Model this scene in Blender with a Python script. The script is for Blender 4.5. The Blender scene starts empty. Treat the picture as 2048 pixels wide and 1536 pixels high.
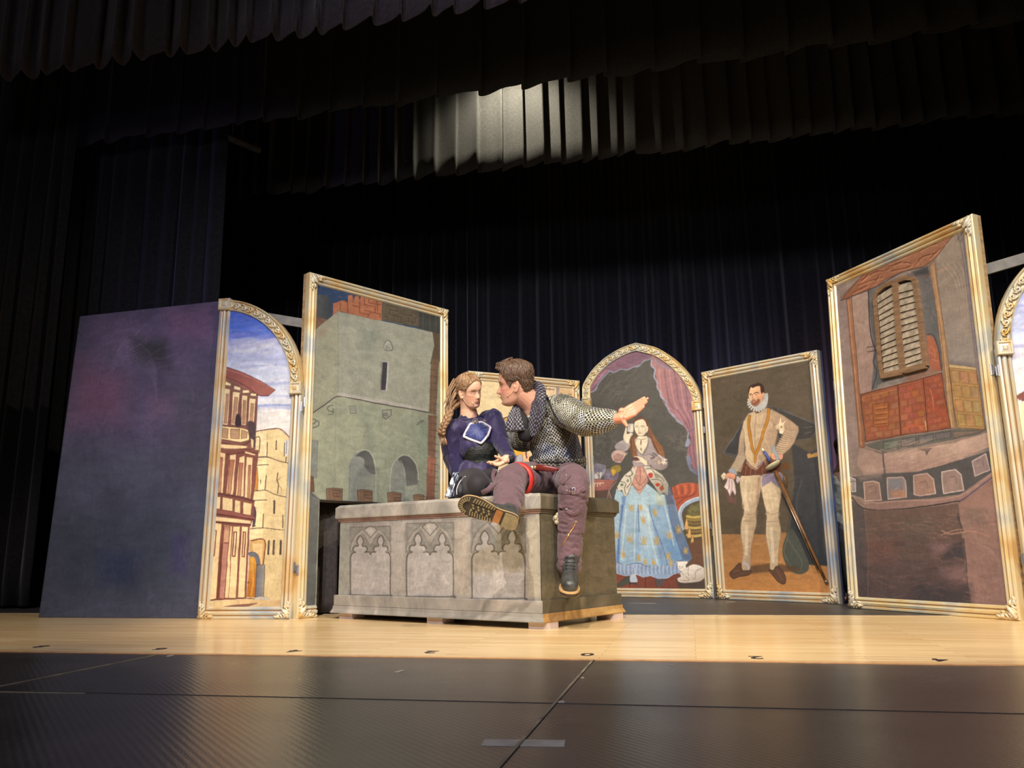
import bpy, bmesh, math, random
import numpy as np
from mathutils import Vector, Matrix, noise as mnoise
from mathutils.bvhtree import BVHTree
rnd = random.Random(7)
S = bpy.context.scene
COL = S.collection
# ------------------------------------------------------------------ camera
CAMZ = 0.37
_f, _p, _r, _y = 1634.0, math.radians(11.6), math.radians(-0.76), math.radians(11.9)
_F = np.array([-math.sin(_y)*math.cos(_p), math.cos(_y)*math.cos(_p), math.sin(_p)])
_R0 = np.array([math.cos(_y), math.sin(_y), 0.0]); _U0 = np.cross(_R0, _F)
_R = _R0*math.cos(_r)+_U0*math.sin(_r); _U = -_R0*math.sin(_r)+_U0*math.cos(_r)
_C = np.array([0, 0, CAMZ])
cd = bpy.data.cameras.new('camera'); cam = bpy.data.objects.new('camera', cd); COL.objects.link(cam)
cd.sensor_fit = 'HORIZONTAL'; cd.sensor_width = 36.0; cd.lens = 36.0*_f/2048.0
cd.clip_start = 0.02; cd.clip_end = 60
cam.matrix_world = Matrix(((_R[0], _U[0], -_F[0], 0), (_R[1], _U[1], -_F[1], 0), (_R[2], _U[2], -_F[2], CAMZ), (0, 0, 0, 1)))
S.camera = cam
S.view_settings.view_transform = 'Standard'; S.view_settings.look = 'None'
S.view_settings.gamma = 1.0; S.view_settings.use_curve_mapping = False
S.view_settings.exposure = 0.30
# ------------------------------------------------------------------ world and stage lights
w = bpy.data.worlds.new('world'); S.world = w; w.use_nodes = True
w.node_tree.nodes['Background'].inputs[0].default_value = (0.55, 0.5, 0.65, 1)
w.node_tree.nodes['Background'].inputs[1].default_value = 0.010

def spot(name, loc, tgt, power, col, size_deg, blend=0.4, radius=0.05):
    l = bpy.data.lights.new(name, 'SPOT'); l.energy = power; l.color = col
    l.spot_size = math.radians(size_deg); l.spot_blend = blend; l.shadow_soft_size = radius
    o = bpy.data.objects.new(name, l); COL.objects.link(o); o.location = loc
    o.rotation_euler = (Vector(tgt)-Vector(loc)).to_track_quat('-Z', 'Y').to_euler()
    return o
# lamps on the overhead pipe in front of the stage, plus a lavender front wash and an added fill at left
spot('key_spot_centre', (-0.95, 0.1, 4.9), (-0.55, 4.6, 0.6), 900, (1.0, 0.88, 0.74), 50, 0.5, 0.05)
spot('key_spot_right', (2.2, 0.1, 4.9), (-0.1, 5.0, 0.6), 900, (1.0, 0.88, 0.66), 46, 0.6, 0.05)
spot('key_spot_left', (-3.2, 0.1, 4.9), (1.0, 5.4, 0.9), 560, (1.0, 0.86, 0.64), 44, 0.6, 0.05)
spot('side_spot_right', (4.6, 0.4, 4.6), (-2.4, 4.8, 0.9), 470, (1.0, 0.90, 0.76), 40, 0.6, 0.06)
spot('front_wash_lavender', (0.2, -4.2, 4.9), (-0.5, 5.3, 0.8), 1600, (0.80, 0.78, 1.0), 50, 0.8, 0.3)
spot('left_area_fill', (-3.4, 0.1, 4.9), (-3.7, 4.2, 0.3), 420, (1.0, 0.90, 0.78), 34, 0.7, 0.06)  # added lamp, brightens the wood floor and flat at left
# low coloured lights on the floor behind the panels, grazing up the backdrop
for _n, _x, _p, _c in (('blue_uplight', -1.9, 60, (0.5, 0.48, 0.9)), ('blue_uplight', -0.5, 150, (0.50, 0.48, 0.95)), ('violet_uplight', 0.55, 170, (0.58, 0.48, 0.95)), ('plum_uplight', 1.5, 110, (0.85, 0.42, 0.72)), ('blue_uplight', 2.6, 50, (0.4, 0.3, 1.0))):
    spot(_n, (_x, 7.75, 0.25), (_x, 8.6, 1.35), _p*1.3, _c, 50, 1.0, 0.04)
spot('blue_leg_light', (-4.0, 5.15, 0.3), (-4.05, 5.85, 2.4), 34, (0.25, 0.22, 1.0), 50, 1.0, 0.04)
spot('border_lamp', (-1.44, 6.42, 4.78), (-1.42, 6.95, 4.20), 88, (1.0, 0.92, 0.74), 125, 0.8, 0.02)
spot('valance_fill', (-2.5, -4.0, 3.2), (-2.6, 4.6, 4.6), 190, (0.95, 0.92, 1.0), 60, 1.0, 0.6)  # added lamp without a known source, lifts the dark valance
spot('backstage_fill', (3.0, 5.3, 2.6), (1.08, 6.35, 0.7), 110, (0.92, 0.95, 1.0), 22, 0.8, 0.1)  # added lamp without a known source, brightens the person in the gap
spot('border_lamp_spill', (-1.45, 6.40, 4.95), (-1.40, 6.95, 4.05), 9, (1.0, 0.90, 0.72), 140, 0.7, 0.02)

def fl(px, py, z=0.0):
    d = _F+_R*(px-1024)/_f-_U*(py-768)/_f
    return Vector(_C+d*((z-CAMZ)/d[2]))
def at(px, py, y):
    d = _F+_R*(px-1024)/_f-_U*(py-768)/_f
    return Vector(_C+d*(y/d[1]))
def proj(P):
    d = np.asarray(P, float)-_C; z = d@_F
    return np.stack([1024+_f*(d@_R)/z, 768-_f*(d@_U)/z], -1)
# ------------------------------------------------------------------ object helpers
def s2l(c):
    c = c/255.0
    return c/12.92 if c <= 0.04045 else ((c+0.055)/1.055)**2.4
def C8(r, g, b): return (s2l(r), s2l(g), s2l(b))
def link(name, me, m=None, parent=None):
    o = bpy.data.objects.new(name, me); COL.objects.link(o)
    if m is not None:
        for x in (m if isinstance(m, (list, tuple)) else [m]): me.materials.append(x)
    if parent: o.parent = parent
    return o
def obj(name, bm, m=None, parent=None, smooth=False):
    me = bpy.data.meshes.new(name)
    bmesh.ops.recalc_face_normals(bm, faces=bm.faces)
    bm.to_mesh(me); bm.free()
    if smooth:
        me.polygons.foreach_set('use_smooth', [True]*len(me.polygons))
    return link(name, me, m, parent)
def empty(name, loc=(0, 0, 0)):
    o = bpy.data.objects.new(name, None); COL.objects.link(o); o.location = loc
    o.empty_display_size = 0.1
    return o
def tag(o, label=None, cat=None, group=None, kind=None):
    if label: o['label'] = label
    if cat: o['category'] = cat
    if group: o['group'] = group
    if kind: o['kind'] = kind
    return o
def reparent_world(root):
    # parts are built in world space: cancel the root's offset
    inv = Matrix.Translation(root.location).inverted()
    for c in [x for x in COL.objects if x.parent == root]:
        c.matrix_parent_inverse = inv
def box(bm, c, sz, M=None):
    r = bmesh.ops.create_cube(bm, size=1.0)['verts']
    for v in r:
        v.co = Vector((v.co.x*sz[0]+c[0], v.co.y*sz[1]+c[1], v.co.z*sz[2]+c[2]))
        if M is not None: v.co = M @ v.co
    return r
def catmull(pts, n=8, closed=False):
    P = [np.asarray(p, float) for p in pts]; out = []
    N = len(P)
    rng = range(N) if closed else range(N-1)
    for i in rng:
        if closed: a, b, c, d = P[(i-1) % N], P[i], P[(i+1) % N], P[(i+2) % N]
        else: a, b, c, d = P[max(i-1, 0)], P[i], P[i+1], P[min(i+2, N-1)]
        for k in range(n):
            t = k/n
            out.append(0.5*((2*b)+(c-a)*t+(2*a-5*b+4*c-d)*t*t+(3*b-a-3*c+d)*t**3))
    if not closed: out.append(P[-1])
    return out
def tube(bm, pts, rad, n=8, cap=True, flat=None):
    """round tube through pts; rad number or list; flat=(vector, factor) squashes along a vector"""
    pts = [Vector(p) for p in pts]; N = len(pts)
    if not isinstance(rad, (list, tuple)): rad = [rad]*N
    if len(rad) != N:
        rad = list(np.interp(np.linspace(0, 1, N), np.linspace(0, 1, len(rad)), rad))
    t0 = (pts[1]-pts[0]).normalized()
    up = Vector((0, 0, 1)) if abs(t0.z) < 0.9 else Vector((1, 0, 0))
    a = t0.cross(up).normalized(); rings = []
    for i in range(N):
        t = (pts[min(i+1, N-1)]-pts[max(i-1, 0)]).normalized()
        a = (a-t*a.dot(t)).normalized(); b = t.cross(a)
        ring = []
        for k in range(n):
            q = 2*math.pi*k/n
            off = (a*math.cos(q)+b*math.sin(q))*rad[i]
            if flat is not None:
                f = flat[0].normalized(); off = off-f*off.dot(f)*(1-flat[1])
            ring.append(bm.verts.new(pts[i]+off))
        rings.append(ring)
    for i in range(N-1):
        for k in range(n):
            bm.faces.new((rings[i][k], rings[i][(k+1) % n], rings[i+1][(k+1) % n], rings[i+1][k]))
    if cap:
        bm.faces.new(rings[0][::-1]); bm.faces.new(rings[-1])
def grid_mesh(name, P, closed=False):
    """P: array (ny, nx, 3)"""
    ny, nx = P.shape[:2]
    me = bpy.data.meshes.new(name)
    me.vertices.add(nx*ny); me.vertices.foreach_set('co', P.reshape(-1).astype(np.float32))
    i = np.arange(nx*ny).reshape(ny, nx)
    q = np.stack([i[:-1, :-1], i[:-1, 1:], i[1:, 1:], i[1:, :-1]], -1).reshape(-1, 4)
    return me, q
def set_quads(me, q):
    n = len(q)
    me.loops.add(n*4); me.polygons.add(n)
    me.polygons.foreach_set('loop_start', np.arange(n, dtype=np.int32)*4)
    me.loops.foreach_set('vertex_index', q.reshape(-1).astype(np.int32))
    me.update(calc_edges=True); me.validate()
# ------------------------------------------------------------------ materials
def nodes(name):
    m = bpy.data.materials.new(name); m.use_nodes = True
    nt = m.node_tree; return m, nt, nt.nodes['Principled BSDF']
def N(nt, t, **kw):
    n = nt.nodes.new(t)
    for k, v in kw.items():
        if k in n.inputs: n.inputs[k].default_value = v
        else: setattr(n, k, v)
    return n
def ramp(nt, stops):
    n = nt.nodes.new('ShaderNodeValToRGB'); cr = n.color_ramp
    while len(cr.elements) < len(stops): cr.elements.new(0.5)
    for e, (p, c) in zip(cr.elements, stops):
        e.position = p; e.color = (*c, 1) if len(c) == 3 else c
    return n
def mat(name, col, rough=0.6, var=0.12, scale=20, bump=0.0, bscale=60, metal=0.0, sheen=0.0, stretch=None, spec=0.5):
    m, nt, b = nodes(name)
    tc = N(nt, 'ShaderNodeTexCoord'); src = tc.outputs['Object']
    if stretch:
        mp = N(nt, 'ShaderNodeMapping'); mp.inputs['Scale'].default_value = stretch
        nt.links.new(src, mp.inputs[0]); src = mp.outputs[0]
    nz = N(nt, 'ShaderNodeTexNoise', Scale=scale, Detail=5.0); nt.links.new(src, nz.inputs['Vector'])
    lo = tuple(max(0, c*(1-var*1.6)) for c in col); hi = tuple(min(1, c*(1+var*1.6)) for c in col)
    r = ramp(nt, [(0.3, lo), (0.7, hi)]); nt.links.new(nz.outputs['Fac'], r.inputs[0])
    nt.links.new(r.outputs[0], b.inputs['Base Color'])
    b.inputs['Roughness'].default_value = rough; b.inputs['Metallic'].default_value = metal
    b.inputs['Specular IOR Level'].default_value = spec
    if sheen: b.inputs['Sheen Weight'].default_value = sheen; b.inputs['Sheen Roughness'].default_value = 0.5
    if bump:
        n2 = N(nt, 'ShaderNodeTexNoise', Scale=bscale, Detail=4.0); nt.links.new(src, n2.inputs['Vector'])
        bp = N(nt, 'ShaderNodeBump', Strength=bump, Distance=0.01); nt.links.new(n2.outputs['Fac'], bp.inputs['Height'])
        nt.links.new(bp.outputs[0], b.inputs['Normal'])
    return m
def paint_mat(name, rough=0.5, fine=0.16, bump=0.2):
    """colour comes from the painted colour attribute, with layers of brush marks on top"""
    m, nt, b = nodes(name)
    a = N(nt, 'ShaderNodeAttribute', attribute_name='paint'); tc = N(nt, 'ShaderNodeTexCoord'); prev = a.outputs['Color']
    for i, (sc, stretch, f) in enumerate(((5.0, (1, 1, 2.6), fine), (16.0, (2.2, 2.2, 1), fine*0.8), (60.0, (1, 1, 1.6), fine*0.5))):
        mp = N(nt, 'ShaderNodeMapping'); mp.inputs['Scale'].default_value = stretch; mp.inputs['Rotation'].default_value = (0.5*i, 0.6-0.5*i, 0.3); nt.links.new(tc.outputs['Object'], mp.inputs[0])
        nz = N(nt, 'ShaderNodeTexNoise', Scale=sc, Detail=6.0, Roughness=0.62, Distortion=1.8); nt.links.new(mp.outputs[0], nz.inputs['Vector'])
        mr = N(nt, 'ShaderNodeMapRange'); mr.inputs['From Min'].default_value = 0.3; mr.inputs['From Max'].default_value = 0.7; mr.inputs['To Min'].default_value = 1-f; mr.inputs['To Max'].default_value = 1+f; nt.links.new(nz.outputs['Fac'], mr.inputs['Value'])
        mx = N(nt, 'ShaderNodeVectorMath', operation='SCALE'); nt.links.new(prev, mx.inputs[0]); nt.links.new(mr.outputs[0], mx.inputs['Scale']); prev = mx.outputs[0]
    nt.links.new(prev, b.inputs['Base Color']); b.inputs['Roughness'].default_value = rough
    bp = N(nt, 'ShaderNodeBump', Strength=bump, Distance=0.004); nt.links.new(nz.outputs['Fac'], bp.inputs['Height']); nt.links.new(bp.outputs[0], b.inputs['Normal'])
    return m
M = {}
M['velvet'] = mat('black_velvet', (0.014, 0.014, 0.016), 0.9, 0.2, 40, 0.1, 300, sheen=0.15, spec=0.15)
M['velvet_plum'] = mat('dark_plum_velvet', (0.036, 0.029, 0.034), 0.9, 0.2, 40, 0.1, 300, sheen=0.25, spec=0.15)
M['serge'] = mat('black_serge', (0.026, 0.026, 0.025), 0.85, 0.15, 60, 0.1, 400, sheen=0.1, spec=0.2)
M['serge_lit'] = mat('black_serge_lit', (0.05, 0.048, 0.043), 0.8, 0.15, 60, 0.15, 400, sheen=0.15, spec=0.3)  # lit copy of the black serge, lamp light put into its colour
M['flat_dark'] = mat('dark_flat_edge', C8(60, 62, 78), 0.6)
M['ply'] = mat('raw_plywood', C8(170, 140, 100), 0.7, 0.2, 8, stretch=(1, 1, 6))
M['edge_blue'] = mat('blue_painted_edge', C8(80, 92, 130), 0.6, 0.3, 6)
M['beam'] = mat('grey_batten', C8(120, 118, 112), 0.7)
M['hinge'] = mat('steel_hinge', C8(190, 190, 190), 0.35, metal=0.9)
def frame_mat(name, cols, scale):
    m, nt, b = nodes(name)
    tc = N(nt, 'ShaderNodeTexCoord')
    nz = N(nt, 'ShaderNodeTexNoise', Scale=scale, Detail=2.0, Roughness=0.5)
    nt.links.new(tc.outputs['Object'], nz.inputs['Vector'])
    r = ramp(nt, [(0.30+0.4*i/(len(cols)-1), c) for i, c in enumerate(cols)])
    nt.links.new(nz.outputs['Fac'], r.inputs[0])
    nt.links.new(r.outputs[0], b.inputs['Base Color'])
    b.inputs['Roughness'].default_value = 0.38; b.inputs['Metallic'].default_value = 0.25
    n2 = N(nt, 'ShaderNodeTexNoise', Scale=90.0, Detail=3.0); nt.links.new(tc.outputs['Object'], n2.inputs['Vector'])
    bp = N(nt, 'ShaderNodeBump', Strength=0.2, Distance=0.002); nt.links.new(n2.outputs['Fac'], bp.inputs['Height'])
    nt.links.new(bp.outputs[0], b.inputs['Normal'])
    return m
M['frame'] = frame_mat('gilt_frame_paint', [C8(150, 166, 180), C8(184, 186, 178), C8(208, 200, 174), C8(212, 196, 160), C8(204, 174, 122)], 4.0)
M['frame_gold'] = frame_mat('gilt_frame_warm', [C8(180, 184, 176), C8(214, 206, 176), C8(220, 200, 150), C8(206, 168, 108)], 4.5)
M['frame_groove'] = frame_mat('frame_groove_paint', [C8(120, 112, 100), C8(165, 120, 70), C8(150, 98, 50)], 5.0)
M['carve'] = frame_mat('carved_gilt', [C8(205, 198, 180), C8(222, 210, 176), C8(212, 170, 90)], 14.0)
# ------------------------------------------------------------------ stage floor
YF, YB = 2.965, 4.96       # front and back edge of the bare wooden strip
def wood_floor():
    m, nt, b = nodes('maple_strip_floor')
    tc = N(nt, 'ShaderNodeTexCoord')
    br = N(nt, 'ShaderNodeTexBrick'); br.offset = 0.37; br.squash = 1.0
    br.inputs['Color1'].default_value = (*C8(242, 214, 162), 1); br.inputs['Color2'].default_value = (*C8(226, 192, 136), 1)
    br.inputs['Mortar'].default_value = (*C8(186, 146, 98), 1); br.inputs['Scale'].default_value = 1.0
    br.inputs['Mortar Size'].default_value = 0.0012; br.inputs['Brick Width'].default_value = 0.9; br.inputs['Row Height'].default_value = 0.057
    br.inputs['Bias'].default_value = 0.0
    nt.links.new(tc.outputs['Object'], br.inputs['Vector'])
    mp = N(nt, 'ShaderNodeMapping'); mp.inputs['Scale'].default_value = (1.2, 26, 1)
    nt.links.new(tc.outputs['Object'], mp.inputs[0])
    nz = N(nt, 'ShaderNodeTexNoise', Scale=2.2, Detail=8.0, Roughness=0.6); nt.links.new(mp.outputs[0], nz.inputs['Vector'])
    r = ramp(nt, [(0.28, (0.62, 0.52, 0.42)), (0.5, (0.96, 0.95, 0.93)), (0.75, (1, 1, 1))]); nt.links.new(nz.outputs['Fac'], r.inputs[0])
    mx = N(nt, 'ShaderNodeMix', data_type='RGBA', blend_type='MULTIPLY'); mx.inputs[0].default_value = 0.85
    nt.links.new(br.outputs['Color'], mx.inputs[6]); nt.links.new(r.outputs[0], mx.inputs[7])
    # scuffs
    n3 = N(nt, 'ShaderNodeTexNoise', Scale=3.0, Detail=9.0, Roughness=0.75, Distortion=2.0)
    mp3 = N(nt, 'ShaderNodeMapping'); mp3.inputs['Scale'].default_value = (1.0, 4.0, 1); nt.links.new(tc.outputs['Object'], mp3.inputs[0]); nt.links.new(mp3.outputs[0], n3.inputs['Vector'])
    r3 = ramp(nt, [(0.22, (0.25, 0.2, 0.18)), (0.29, (1, 1, 1))]); nt.links.new(n3.outputs['Fac'], r3.inputs[0])
    m2 = N(nt, 'ShaderNodeMix', data_type='RGBA', blend_type='MULTIPLY'); m2.inputs[0].default_value = 0.6
    nt.links.new(mx.outputs[2], m2.inputs[6]); nt.links.new(r3.outputs[0], m2.inputs[7])
    nt.links.new(m2.outputs[2], b.inputs['Base Color'])
    b.inputs['Roughness'].default_value = 0.34; b.inputs['Coat Weight'].default_value = 0.35; b.inputs['Coat Roughness'].default_value = 0.16
    bp = N(nt, 'ShaderNodeBump', Strength=0.12, Distance=0.004); nt.links.new(nz.outputs['Fac'], bp.inputs['Height']); nt.links.new(bp.outputs[0], b.inputs['Normal'])
    return m
def marley(name, base, rough, ribs=False):
    m, nt, b = nodes(name)
    tc = N(nt, 'ShaderNodeTexCoord')
    nz = N(nt, 'ShaderNodeTexNoise', Scale=2.5, Detail=8.0, Roughness=0.7); nt.links.new(tc.outputs['Object'], nz.inputs['Vector'])
    r = ramp(nt, [(0.3, tuple(c*0.7 for c in base)), (0.7, tuple(c*1.4 for c in base))]); nt.links.new(nz.outputs['Fac'], r.inputs[0])
    mp = N(nt, 'ShaderNodeMapping'); mp.inputs['Scale'].default_value = (2, 5, 1); nt.links.new(tc.outputs['Object'], mp.inputs[0])
    n2 = N(nt, 'ShaderNodeTexNoise', Scale=1.2, Detail=6.0); nt.links.new(mp.outputs[0], n2.inputs['Vector'])
    rr = N(nt, 'ShaderNodeMapRange'); rr.inputs['To Min'].default_value = rough-0.02; rr.inputs['To Max'].default_value = rough+0.05
    nt.links.new(n2.outputs['Fac'], rr.inputs['Value']); nt.links.new(rr.outputs[0], b.inputs['Roughness'])
    n4 = N(nt, 'ShaderNodeTexNoise', Scale=30.0, Detail=6.0, Roughness=0.8); nt.links.new(tc.outputs['Object'], n4.inputs['Vector'])
    r4 = ramp(nt, [(0.70, (0, 0, 0)), (0.76, (0.10, 0.095, 0.085))]); nt.links.new(n4.outputs['Fac'], r4.inputs[0])
    ad = N(nt, 'ShaderNodeMix', data_type='RGBA', blend_type='ADD'); ad.inputs[0].default_value = 1
    nt.links.new(r.outputs[0], ad.inputs[6]); nt.links.new(r4.outputs[0], ad.inputs[7]); nt.links.new(ad.outputs[2], b.inputs['Base Color'])
    n5 = N(nt, 'ShaderNodeTexNoise', Scale=220.0, Detail=2.0); nt.links.new(tc.outputs['Object'], n5.inputs['Vector'])
    bp = N(nt, 'ShaderNodeBump', Strength=0.22, Distance=0.002); nt.links.new(n5.outputs['Fac'], bp.inputs['Height'])
    if ribs:
        wv = N(nt, 'ShaderNodeTexWave', Scale=26.0); wv.bands_direction = 'DIAGONAL'; nt.links.new(tc.outputs['Object'], wv.inputs['Vector'])
        b2 = N(nt, 'ShaderNodeBump', Strength=0.10, Distance=0.002); nt.links.new(wv.outputs['Fac'], b2.inputs['Height'])
        nt.links.new(bp.outputs[0], b2.inputs['Normal']); nt.links.new(b2.outputs[0], b.inputs['Normal'])
    else: nt.links.new(bp.outputs[0], b.inputs['Normal'])
    b.inputs['Specular IOR Level'].default_value = 0.6
    return m
def slab(name, x0, x1, y0, y1, z0, z1, m):
    bm = bmesh.new(); box(bm, ((x0+x1)/2, (y0+y1)/2, (z0+z1)/2), (x1-x0, y1-y0, z1-z0))
    o = obj(name, bm, m); tag(o, kind='structure'); return o
mw = wood_floor(); mA = marley('black_dance_floor', (0.050, 0.044, 0.037), 0.27, True); mB = marley('grey_dance_floor', (0.040, 0.037, 0.036), 0.42)
slab('floor', -8, 6.5, YF, YB, -0.12, 0.0, mw)
slab('floor_apron', -8, 6.5, 0.75, YF, -0.12, -0.001, mA)
slab('floor_upstage', -8, 6.5, YB, 10.2, -0.12, 0.0, mB)
bm = bmesh.new(); box(bm, (-0.75, YF-0.006, 0.0005), (14.5, 0.012, 0.003)); o = obj('trim_1', bm, mat('worn_wood_lip', C8(190, 142, 92), 0.5)); tag(o, kind='structure')
bm = bmesh.new(); box(bm, (-0.75, YB+0.004, 0.001), (14.5, 0.010, 0.002)); o = obj('trim_2', bm, mat('pale_floor_edge', C8(170, 150, 120), 0.5)); tag(o, kind='structure')
mk_black = mat('black_wall_paint', (0.006, 0.006, 0.006), 0.9)
slab('wall_back', -8, 6.5, 10.2, 10.3, 0, 8, mk_black); slab('wall_left', -8.1, -8, 0.75, 10.2, 0, 8, mk_black); slab('wall_right', 6.5, 6.6, 4.0, 10.2, 0, 8, mk_black)
slab('ceiling', -8, 6.5, 4.0, 10.2, 8.0, 8.1, mk_black)

# seams between the dance floor sheets, marked with thin pale tape
def strip(name, a, b, w, m, z=0.0, t=0.0012, label=None, cat=None, group=None, kind=None):
    a = Vector(a); b = Vector(b); d = (b-a).normalized(); n = Vector((-d.y, d.x, 0))*w/2
    bm = bmesh.new(); vs = []
    for zz in (z, z+t):
        vs.append([bm.verts.new((p.x, p.y, zz)) for p in (a-n, b-n, b+n, a+n)])
    bm.faces.new(vs[1]); bm.faces.new(vs[0][::-1])
    for i in range(4): bm.faces.new((vs[0][i], vs[0][(i+1) % 4], vs[1][(i+1) % 4], vs[1][i]))
    o = obj(name, bm, m); tag(o, label, cat, group, kind); return o
m_tape = mat('worn_white_tape', C8(150, 148, 135), 0.5, 0.2, 12); m_tape2 = mat('pale_seam_tape', C8(120, 112, 92), 0.5, 0.3, 12)
m_gap = mat('seam_gap', (0.004, 0.004, 0.004), 0.7)
a = fl(1190, 1318); b = fl(1000, 1536); bb = b+(b-a)*0.6
strip('trim_3', a, bb, 0.0022, m_gap, -0.0008, kind='structure')
off = Vector((-0.0048, 0, 0)); strip('trim_4', a+off, bb+off, 0.0075, m_tape2, -0.0008, kind='structure')
a = fl(0, 1381); b = fl(2048, 1427); strip('trim_5', a-(b-a)*1.0, b+(b-a)*0.6, 0.003, mat('worn_seam', (0.030, 0.027, 0.023), 0.4), -0.0008, kind='structure')
strip('floor_tape', fl(310, 1310), fl(0, 1372)+(fl(0, 1372)-fl(310, 1310))*0.5, 0.012, m_tape2, -0.001, label='long thin pale tape line running diagonally over the black floor at left', cat='tape')
strip('floor_tape', fl(-60, 1382), fl(170, 1386), 0.010, m_tape2, -0.001, label='short faded pale tape line lying across the black floor at the left edge', cat='tape')
strip('floor_tape', fl(966, 1484), fl(1130, 1486), 0.052, m_tape, -0.001, label='wide white tape bar lying across the centre seam at the bottom', cat='tape')
strip('floor_tape', fl(1116, 1403), fl(1129, 1403), 0.022, m_tape, -0.001, label='small square of pale tape just right of the centre seam', cat='tape')
strip('floor_tape', fl(793, 1344), fl(806, 1340), 0.018, m_tape, -0.001, label='small white tape scrap on the black floor in front of the stone chest', cat='tape')
strip('floor_tape', fl(1162, 1355), fl(1168, 1355), 0.014, m_tape, -0.001, label='tiny pale tape speck beside the centre seam below the digit 0', cat='tape')
strip('floor_tape', fl(336, 1312), fl(345, 1310), 0.014, m_tape, -0.001, label='tiny white tape scrap at the upper end of the diagonal tape line', cat='tape')
strip('floor_tape', fl(1258, 1206), fl(1312, 1207), 0.02, m_tape, 0.0, label='thin white tape strip on the grey floor under the lady painting', cat='tape')
strip('floor_tape', fl(1452, 1204), fl(1470, 1204), 0.03, m_tape, 0.0, label='short white tape piece on the grey floor under the gentleman painting', cat='tape')
strip('floor_tape', fl(1426, 1230), fl(1434, 1230), 0.02, m_tape, 0.0, label='tiny white tape scrap at the edge between wood and grey floor', cat='tape')
strip('floor_tape', fl(1340, 1330), fl(1348, 1331), 0.01, m_tape2, -0.001, label='faint pale tape fleck on the black floor below and right of the digit 0', cat='tape')
# stage numbers painted upside down along the front edge, read from upstage
m_num = mat('black_floor_paint', (0.02, 0.015, 0.02), 0.5)
def floor_number(ch, px, py, label, sz=0.10):
    cu = bpy.data.curves.new('floor_number', 'FONT'); cu.body = ch; cu.size = sz; cu.align_x = 'CENTER'; cu.align_y = 'CENTER'; cu.extrude = 0.0004; cu.offset = 0.002
    t = bpy.data.objects.new('tmp', cu); COL.objects.link(t)
    dg = bpy.context.evaluated_depsgraph_get(); me = bpy.data.meshes.new_from_object(t.evaluated_get(dg))
    bpy.data.objects.remove(t); me.materials.clear()
    o = link('floor_number', me, m_num); o.location = fl(px, py)+Vector((0, 0, 0.0006)); o.rotation_euler = (0, 0, math.pi)
    tag(o, label, 'number', 'numbers painted along the front of the wooden floor')
floor_number('0', 1175, 1309, 'black digit 0 at the top of the centre seam')
floor_number('2', 1512, 1315, 'upside-down black digit 2 right of the digit 0')
floor_number('4', 1880, 1320, 'upside-down black digit 4 at the far right of the floor edge')
floor_number('2', 862, 1304, 'upside-down black digit 2 in front of the stone chest')
floor_number('4', 590, 1302, 'upside-down black digit 4 below the arched sky panel')
floor_number('6', 320, 1298, 'upside-down black digit 6 below the dark plain flat')
floor_number('8', 84, 1293, 'upside-down black digit 8 at the far left of the floor edge')

# ------------------------------------------------------------------ drapes
def pleats(x0, x1, width, A, seed, hook=True):
    r = random.Random(seed); pts = []; x = x0
    while x < x1:
        wd = width*r.uniform(0.75, 1.25); a = A*r.uniform(0.7, 1.2)
        if hook: seq = [(0, 0), (0.3, 0.25), (0.75, 0.7), (0.96, 1.0), (1.03, 0.85), (0.95, 0.25)]
        else: seq = [(0, 0), (0.15, 0.35), (0.38, 0.95), (0.62, 1.0), (0.85, 0.35)]
        for u, d in seq: pts.append(np.array([x+u*wd, -d*a]))
        x += wd
    return catmull(pts, 3)
def drape(name, x0, x1, y, z0, z1, width, A, seed, m, label, cat, hook=True, rows=14, along='x', flare=0.0, group=None, hem=0.0):
    P2 = pleats(x0, x1, width, A, seed, hook); n = len(P2); r = random.Random(seed+5)
    ph = [r.uniform(0, 6) for _ in range(6)]
    G = np.zeros((rows, n, 3))
    for j in range(rows):
        t = j/(rows-1); z = z0+(z1-z0)*t
        k = 1.0+flare*(1-t)
        for i, p in enumerate(P2):
            wob = 0.012*math.sin(p[0]*9+ph[0]+t*2.2)+0.008*math.sin(p[0]*23+ph[1]+t*5)
            xx = p[0]+0.012*math.sin(t*3+p[0]*4+ph[2]); yy = y+p[1]*k*(0.75+0.25*(1-t))+wob
            zz = z+(hem*(math.sin(p[0]*7+ph[3])+0.6*math.sin(p[0]*17+ph[4])) if j == 0 else 0)
            G[j, i] = (xx, yy, zz) if along == 'x' else (y-p[1]*k+wob, p[0], zz)
    me, q = grid_mesh(name, G); set_quads(me, q)
    me.polygons.foreach_set('use_smooth', [True]*len(me.polygons))
    o = link(name, me, m); tag(o, label, cat, group)
    md = o.modifiers.new('thick', 'SOLIDIFY'); md.thickness = 0.006
    return o
drape('stage_valance', -5.3, 3.6, 4.6, 3.84, 6.2, 0.185, 0.11, 1, M['velvet_plum'], 'front black pleated velvet valance hanging across the top left corner', 'curtain', hem=0.006)
drape('stage_border', -7.2, 5.8, 5.6, 3.86, 6.6, 0.30, 0.07, 2, M['serge'], 'middle black border curtain with a zigzag hem above the painted panels', 'curtain', rows=10, hem=0.012)
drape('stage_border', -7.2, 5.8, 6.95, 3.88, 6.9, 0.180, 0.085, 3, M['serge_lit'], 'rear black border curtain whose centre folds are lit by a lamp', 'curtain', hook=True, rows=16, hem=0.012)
drape('leg_curtain', -7.4, -4.97, 5.45, 0.02, 7.0, 0.13, 0.06, 4, M['velvet'], 'tall black velvet leg curtain hanging at the far left edge', 'curtain', hook=False)
drape('leg_curtain', -6.3, -3.72, 5.85, 0.02, 7.0, 0.16, 0.05, 5, M['velvet'], 'black leg curtain behind the plain dark flat', 'curtain', hook=False)
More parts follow.
